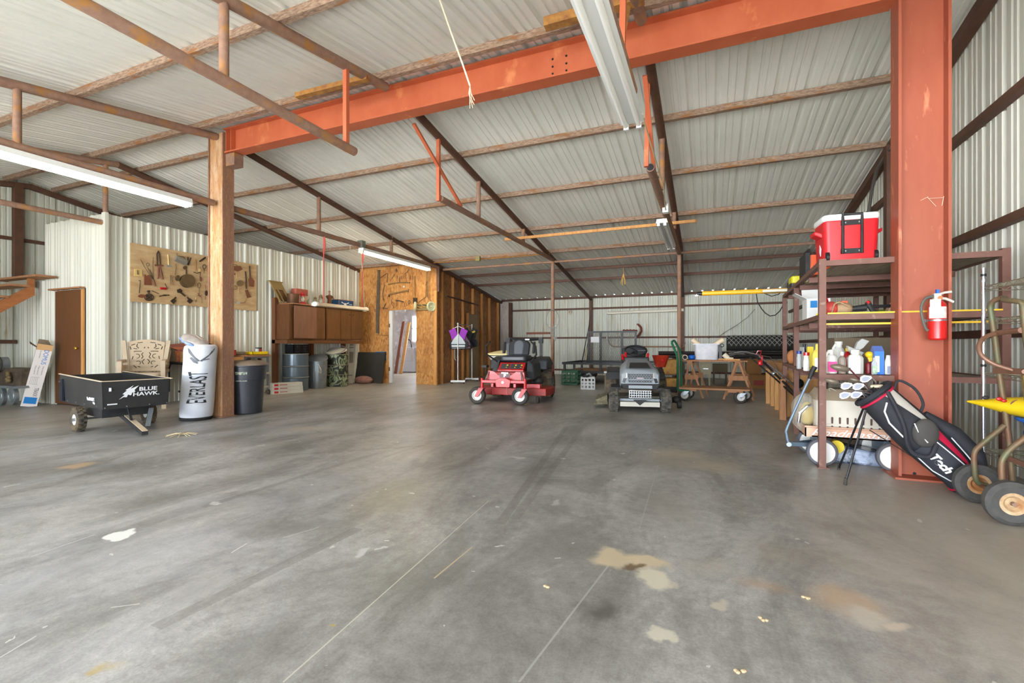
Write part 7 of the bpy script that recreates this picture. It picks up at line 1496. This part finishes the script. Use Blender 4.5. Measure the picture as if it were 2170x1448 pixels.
t=thing('golf_club','putter with a pale flat head lying over the bag rim','golf club',PG(1859,818)); M().prism([PG(1844,822),PG(1845,816),PG(1870,815),PG(1874,818),PG(1870,823)],(0,.03,0)).build('head',A('putter_bronze',(176,160,134),.4,.5),t,bevel=.004); M().tube([PG(1850,820),o_+V((.03,0,0))],.006).build('shaft',chrome,t)
# ================================================================ extinguisher on the orange column
EX=PY(1987,680,4.43); c=V((EX.x,4.435,PY(1987,721,4.43).z))
t=thing('fire_extinguisher','red fire extinguisher with paper tags strapped to the orange column','fire extinguisher',c)
er=A('extinguisher_red',(206,34,30),.3)
M().lathe([(.055,0),(.068,.012),(.068,.235),(.058,.27),(.03,.295),(.02,.30)],c,(0,0,1),28).build('cylinder',er,t)
M().box(c.x-.03,c.x+.02,4.41,4.45,c.z+.30,c.z+.345).tube([c+V((0,0,.335)),c+V((.05,0,.35)),c+V((.1,0,.355))],.009,8).tube([c+V((0,0,.315)),c+V((.06,0,.305)),c+V((.115,0,.28))],.01,8).build('valve_handle',A('white_alloy',(214,206,196),.4,.2),t)
M().cyl(c+V((.01,-.035,.31)),c+V((.01,-.02,.31)),.016,n=16).build('gauge',A('gauge_orange',(220,120,70),.4),t); M().box(c.x-.01,c.x+.01,4.42,4.45,c.z+.345,c.z+.375).build('blue_pin',blue,t)
M().tube(sm([c+V((-.03,-.01,.325)),c+V((-.09,-.02,.31)),c+V((-.125,-.03,.25)),c+V((-.12,-.035,.17)),c+V((-.095,-.03,.09)),c+V((-.075,-.03,.07))]),.011,10).build('hose',A('grey_hose',(92,92,84),.6),t)
M().lathe([(.0695,.14),(.0695,.152)],c,(0,0,1),28).build('strap',steel,t)
def cyl_patch(nm,a0,a1,z0,z1,m_,r=.0705,lean=0):
    b=M(); n=8
    for i in range(n):
        p=a0+(a1-a0)*i/n; q=a0+(a1-a0)*(i+1)/n; b.quad(c+V((r*math.cos(p)+lean,r*math.sin(p),z0)),c+V((r*math.cos(q)+lean,r*math.sin(q),z0)),c+V((r*math.cos(q),r*math.sin(q),z1)),c+V((r*math.cos(p),r*math.sin(p),z1)))
    return b.build(nm,m_,t)
prn=A('paper_label',(226,222,214),.7,0,(196,190,182),40,.4)
cyl_patch('label',-PI*.9,-PI*.28,.16,.245,prn); cyl_patch('inspection_tag',-PI*.84,-PI*.5,.20,.30,A('paper_tag',(232,226,212),.7),.074)
M().box(c.x-.075,c.x+.075,4.5,4.505,c.z+.135,c.z+.158).box(c.x-.01,c.x+.01,4.5,4.57,c.z+.13,c.z+.3).build('bracket',steel,t)
t.scale=(.82,.82,1)
# scratches and a nibbled hole at the column foot
b=M(); cf=4.571
for (u0,v0_,u1,v1_) in ((1951,425,1967,417),(1965,418,1984,438),(1968,421,1998,419),(2000,416,1996,436)): b.bar(PY(u0,v0_,4.56),PY(u1,v1_,4.56),.003,.002)
b.build('scratch',A('scratch_pale',(238,206,180),.6),cr); M().cyl(PY(1938,1004,4.571),PY(1938,1004,4.571)+V((0,.001,0)),.012,n=9).build('rust_hole',black,cr)
# ================================================================ wire shelving at the far right
WX0,WX1,WY0,WY1=1.76,2.13,3.1,4.3
t=thing('wire_shelving','chrome wire shelving unit along the right wall','shelf',(1.95,3.7,0))
for x in (WX0,WX1):
    for y in (WY0,WY1): M().cyl((x,y,0),(x,y,1.56),.0125,n=14).build('post',chrome,t)
for z in (1.5,1.46,.87,1.22): M().cyl((WX0,WY1,z),(WX0,WY1,z+.018),.0155,n=14).build('post_collar',black if z in (1.5,.87) else steel,t)
wz=(.30,.83,1.20,1.43)
wm=A('dull_wire',(150,144,124),.5,.6)
for z in wz:
    b=M()
    for x in (WX0,WX1):
        for zz in (z,z-.03): b.tube([(x,WY0,zz),(x,WY1,zz)],.003,5)
        n=24
        b.tube([(x,WY0+(WY1-WY0)*i/n,z-.03*(i%2)) for i in range(n+1)],.002,4)
    for y in (WY0,WY1):
        for zz in (z,z-.03): b.tube([(WX0,y,zz),(WX1,y,zz)],.003,5)
        n=10; b.tube([(WX0+(WX1-WX0)*i/n,y,z-.03*(i%2)) for i in range(n+1)],.002,4)
    for i in range(1,40): y=WY0+(WY1-WY0)*i/40; b.tube([(WX0,y,z),(WX1,y,z)],.0018,4)
    b.build('wire_shelf',wm,t)
random.seed(11)
b=M(); pts=[(1.92,4.22,1.445),(1.9,4.05,1.46),(1.92,3.9,1.50),(1.95,3.75,1.55),(1.95,3.6,1.58)]; b.tube(pts,.05,10,rad=[.015,.03,.055,.08,.1]); b.ell((1.95,3.55,1.56),(.12,.14,.12)); simple(b,'black_bag',A('black_leather',(38,32,32),.5,0,(52,46,44),14,.3,.4,14),'black bag slumped on the top wire shelf','bag')
# blue basket
t=thing('laundry_basket','blue plastic basket with slots on the bottom wire shelf','basket',(1.95,3.85,.305)); bb=A('basket_blue',(22,100,196),.4)
cx,cy=1.94,3.83
b=M(); n=28; rows=[]
for z,r in ((.31,.13),(.56,.18)): rows.append([V((cx+r*.95*math.cos(2*PI*i/n),cy+r*1.15*math.sin(2*PI*i/n),z)) for i in range(n)])
b.add([p for r in rows for p in r],[(i,(i+1)%n,n+(i+1)%n,n+i) for i in range(n)]+[tuple(range(n))]); b.build('body',bb,t)
b=M(); b.tube([(cx+.2*.95*math.cos(2*PI*i/n),cy+.2*1.15*math.sin(2*PI*i/n),.565) for i in range(n)],.013,8,True); b.build('rim',bb,t)
b=M(); sl=A('basket_slot',(10,56,120),.6)
for i in range(n):
    for z in (.36,.42,.48):
        a=2*PI*(i+.5*(int(z*50)%2))/n; r=.13+(z-.31)*.2+.002; b.ell((cx+r*.95*math.cos(a),cy+r*1.15*math.sin(a),z),(.009,.009,.02),6,4)
b.build('slots',sl,t)
# yellow seed bag
t=thing('seed_bag','bright yellow printed bag of bird seed lying pointed end out','bag',(1.9,3.9,.6)); yb2=A('bag_yellow',(240,206,30),.35,0,(226,190,24),5,.3,.3,10)
pt0=PY(2050,851,4.12); b=M(); rows=[]; n=20
for f,ry,rz_ in ((0,.006,.006),(.12,.03,.02),(.35,.08,.05),(.6,.11,.07),(.9,.12,.08),(1.1,.1,.05),(1.15,.05,.01)):
    cc=pt0+V((.36,-.42,-.005))*f; rows.append([cc+V((ry*.76*math.cos(2*PI*i/n),ry*.65*math.cos(2*PI*i/n),rz_*math.sin(2*PI*i/n))) for i in range(n)])
b.add([p for r in rows for p in r],[(k*n+i,k*n+(i+1)%n,(k+1)*n+(i+1)%n,(k+1)*n+i) for k in range(6) for i in range(n)]+[tuple(range(n)),tuple(range(6*n,7*n))]); b.build('body',yb2,t)
for (u,v,m_,r_) in ((2089,843,blk,.013),(2118,846,red,.012),(2128,850,red,.01),(2160,858,A('brown_print',(120,70,50),.6),.03),(2150,868,A('green_print',(40,140,70),.6),.014)): M().ell(PY(u,v,3.86 if u>2100 else 3.98),(r_*1.4,.008,r_)).build('print',m_,t)
t=thing('flower_bag','yellow bag printed with a red flower, tied at the top, on the wire shelf','bag',(1.95,3.9,.835)); c=V((1.93,3.85,.835)); 
fyel=A('flower_bag_yellow',(240,196,50),.45,0,(250,224,120),4,.4)
M().lathe([(.1,0),(.115,.03),(.09,.13),(.045,.19),(.02,.22)],c,(0,0,1),20).build('body',fyel,t); M().prism([c+V((-.09,-.03,.24)),c+V((-.02,-.02,.22)),c+V((.08,-.02,.27)),c+V((.1,-.02,.24)),c+V((.02,-.02,.205)),c+V((-.04,-.02,.205))],(0,.03,0)).build('tied_top',A('leaf_green',(40,170,90),.5),t)
b=M(); fc=c+V((-.005,-.12,.06)); nf=V((-.35,-.94,0)).normalized(); sx_=V((.94,-.35,0))
for i in range(14): a=2*PI*i/14; d=sx_*math.cos(a)+V((0,0,1))*math.sin(a); s2=sx_*-math.sin(a)+V((0,0,1))*math.cos(a); b.prism([fc+d*.01-s2*.006,fc+d*.04-s2*.011,fc+d*.062,fc+d*.04+s2*.011,fc+d*.01+s2*.006],nf*.003)
b.build('red_flower',A('petal_red',(208,40,26),.5),t)
b=M()
for i in range(8): b.ell((1.82+.03*random.random(),3.55+.09*i*.8,.06+.03*random.random()),(.04,.05,.05),8,6)
simple(b,'scrap_bags',A('crumpled_red_green',(150,50,70),.5,0,(30,150,110),12,.7),'crumpled red and green wrappers on the floor under the wire shelves','wrapper')
# ================================================================ hand truck
t=thing('hand_truck','old green and rusty hand truck with two pneumatic wheels','hand truck',(1.62,3.78,0)); gp2=A('green_rust_pipe',(98,104,74),.5,.2,(120,86,62),7,.6,.15,40); brp=A('brown_pipe',(120,84,66),.45,.3,(140,104,84),8,.4); rw_=A('rusty_hub',(206,186,150),.6,.1,(176,120,70),9,.55)
c1=V((G(2072,1066).x+.0,3.98,.125)); c2=V((G(2146,1115).x,3.56,.125))
for c in (c1,c2):
    o=M().lathe([(.06,-.03),(.1,-.04),(.122,-.022),(.125,0),(.122,.022),(.1,.04),(.06,.03),(.06,-.03)],c,(0,1,0),36).build('wheel',A('worn_rubber',(84,82,78),.8,0,(66,64,62),12,.4,.2,60),t)
    M().lathe([(0,-.012),(.02,-.02),(.03,-.01),(.045,-.03),(.062,-.032),(.066,-.02),(.066,.03),(0,.02)],c,(0,1,0),30).build('rim',rw_,o); M().cyl(c+V((0,-.04,0)),c+V((0,.04,0)),.012,n=12).build('axle_nut',rust,o)
M().cyl(c1,c2,.012).build('axle',brp,t)
ya,yb=3.92,3.62
def HA(u,v): return PY(u,v,ya)
def HB(u,v): return PY(u,v,yb)
tr=HA(2100,646); 
M().tube(sm([HA(2146,1030),HA(2138,930),HA(2128,860),HA(2116,780),HA(2108,715),HA(2101,670),HA(2099,650),HA(2103,638)+V((0,-.02,0)),HA(2115,633)+V((0,-.07,0)),V((HB(2150,633).x,yb+.1,HB(2150,633).z)),HB(2162,640),HB(2168,655),HB(2175,720),HB(2190,820),HB(2205,930),HB(2215,1040)],3),.0155,12).build('frame_tube',gp2,t)
M().tube(sm([HA(2110,706)+V((0,-.03,0)),HA(2085,712)+V((0,-.05,0)),HA(2066,722)+V((0,-.08,0)),HA(2057,738)+V((0,-.1,0)),HA(2061,755)+V((0,-.12,0)),HA(2080,770)+V((0,-.14,0)),HA(2110,781)+V((0,-.16,0)),HA(2130,788)+V((0,-.2,0)),HB(2172,788)],3),.0135,12).build('curved_handle',brp,t)
M().tube([HA(2110,706)+V((0,-.03,0)),HB(2165,700)],.017,10).build('cross_bar',brp,t); M().bar(HA(2108,786),HB(2185,788),.02,.035).build('cross_strap',brp,t)
M().bar(HA(2143,790)+V((0,-.12,0)),HA(2166,985)+V((0,-.12,0)),.012,.02).build('center_slat',A('olive_strap',(136,116,64),.6),t)
M().tube(sm([HA(2129,902),HA(2078,944),HA(2066,958),HA(2064,980),HA(2070,1020),c1+V((.0,-.05,.0))+V((.03,0,-.0))],3),.0155,12).build('axle_brace',gp2,t)
M().tube(sm([HB(2205,905),HB(2146,948),HB(2128,968),HB(2122,985),HB(2124,1025),HB(2130,1050)],3),.0155,12).build('axle_brace',gp2,t)
M().bar(HA(2126,968),HB(2200,995),.015,.03).build('lower_strap',brp,t)
# ================================================================ garment rack and life vests
gx=PY(962,800,11.6)
t=thing('garment_rack','white rolling garment rack in front of the open stud wall','garment rack',(-6.2,12,0))
pA=G(970,806);pB=G(1000,799); pA=V((-6.2,11.0,0)); pB=V((-6.25,11.9,0))
dv=(pB-pA).normalized(); sv=V((.92,.39,0))
for p in (pA,pB):
    M().bar(p-sv*.19+V((0,0,.06)),p+sv*.19+V((0,0,.06)),.05,.05).build('foot_bar',white,t)
    for s in (-.16,.16): M().cyl(p+sv*s+V((0,-.015,.022)),p+sv*s+V((0,.015,.022)),.022,n=12).build('caster',black,t)
    M().cyl(p+V((0,0,.08)),p+V((0,0,1.58)),.013,n=12).build('upright',white,t)
M().tube([pA+V((0,0,1.58)),pB+V((0,0,1.58))],.012,8).build('hanging_rail',steel,t); M().bar(pA+V((0,0,.06)),pB+V((0,0,.06)),.02,.02).build('base_rail',white,t)
for p in (pA,pB): M().ell(p+V((0,0,1.6)),(.022,.022,.022),10,8).build('finial',white,t)
def vest(lab,p,main,side,low,w=.26,h=.6,zt_=1.5,full=True):
    t=thing('life_vest',lab,'life vest',p+V((0,0,zt_-h)))
    f=frame(p+V((0,0,zt_)),(.92,.39,0),(0,0,1)); T_=f
    M().prism([T_@V(q) for q in ((-w*.62,-.05,0),(-w*.2,.03,0),(-w*.08,-.12,0),(-w*.05,-.28,0),(-w*.28,-.26,0),(-w*.42,-.3,0),(-w*.5,-.16,0))],T_.to_3x3()@V((0,0,.06))).build('left_panel',main,t,bevel=.01)
    M().prism([T_@V(q) for q in ((w*.62,-.05,0),(w*.2,.03,0),(w*.08,-.12,0),(w*.05,-.28,0),(w*.28,-.26,0),(w*.42,-.3,0),(w*.5,-.16,0))],T_.to_3x3()@V((0,0,.06))).build('right_panel',main,t,bevel=.01)
    M().prism([T_@V(q) for q in ((-w*.28,-.26,0),(0,-.12,0),(w*.28,-.26,0),(w*.45,-.38,0),(w*.42,-h*.85,0),(-w*.42,-h*.85,0),(-w*.45,-.38,0))],T_.to_3x3()@V((0,0,.065))).build('front_panel',low,t,bevel=.01)
    M().prism([T_@V(q) for q in ((-w*.45,-.3,0),(-w*.55,-.36,0),(-w*.55,-h*.85,0),(-w*.3,-h*.9,0),(-w*.3,-h*.7,0))],T_.to_3x3()@V((0,0,.05))).prism([T_@V(q) for q in ((w*.45,-.3,0),(w*.62,-.36,0),(w*.62,-h*.8,0),(w*.3,-h*.88,0),(w*.3,-h*.7,0))],T_.to_3x3()@V((0,0,.05))).build('side_panels',side,t,bevel=.01)
    for z in (-.42,-.5): M().box(-w*.45,w*.45,z-.012,z+.012,.066,.072,T=T_).build('belt',side,t)
    return t,T_
pur=A('vest_purple',(150,48,176),.7); lgv=A('vest_grey',(196,204,206),.7)
pm=pA+V((0,0,0))+dv*.06
t,T_=vest('purple and grey life vest with black sides on a white hanger',pm-V((.02,-.02,0)),pur,fabricb,lgv,.42,.62,1.46)
M().tube([T_@V((-.16,0,.03)),T_@V((0,.07,.03)),T_@V((.16,0,.03))],.01,8).build('hanger',white,t); M().tube([T_@V((-.1,-.55,.03)),T_@V((-.1,-.8,.03)),T_@V((-.06,-.85,.03))],.008,6).build('strap',lgv,t)
pk2=A('vest_pink_grey',(176,140,170),.7)
t,T_=vest('black vest with a pale pink edge, second on the garment rack',pA+dv*.5,fabricb,fabricb,pk2,.3,.6,1.42)
t,T_=vest('black life vest with yellow stripes at the far end of the garment rack',pB-dv*.12,fabricb,fabricb,fabricb,.34,.62,1.5)
M().box(-.02,.1,-.16,-.11,.066,.075,T=T_@Matrix.Rotation(.4,4,'Z')).box(-.12,-.05,-.5,-.42,.066,.075,T=T_).build('yellow_stripe',yellow,t)
# bits on the floor
random.seed(21)
def litter(lab,nm,items,m_,cat):
    b=M()
    for (u,v,L2,a) in items: p=G(u,v,.003); b.bar(p,p+V((math.cos(a)*L2,math.sin(a)*L2,.002)),.004,.003)
    simple(b,nm,m_,lab,cat)
b=M(); p=G(385,923)
for i in range(12): a=i*.55; b.tube([p+V((0,0,.01)),p+V((.06*math.cos(a),.06*math.sin(a),.025)),p+V((.15*math.cos(a),.15*math.sin(a),.006))],.003,4)
simple(b,'straw_tuft',A('straw',(214,196,150),.8),'small tuft of dry straw on the floor in front of the cart','straw')
for (u,v,lab) in ((1158,1246,'small brown leaf crumb on the open floor, left of the pale patches'),(1709,1268,'brown crumbled clod on the floor below the golf bag legs'),(1568,1425,'pale broken chip at the bottom edge of the floor'),(1617,1315,'tiny pale chip beside the grey stain')):
    p=G(u,v); b=M(); 
    for i in range(4): b.ell(p+V((random.uniform(-.012,.012),random.uniform(-.01,.01),.004)),(.008,.007,.005),6,4)
    simple(b,'debris',A('debris_tan',(190,166,130),.9),lab,'debris')
p=G(1112,858); b=M().ell(p+V((.0,-.03,.012)),(.06,.03,.012),10,6); simple(b,'grass_clump',A('dry_grass',(170,150,96),.9,0,(140,120,70),30,.6),'small clump of dry grass under the right caster of the red mower','grass')
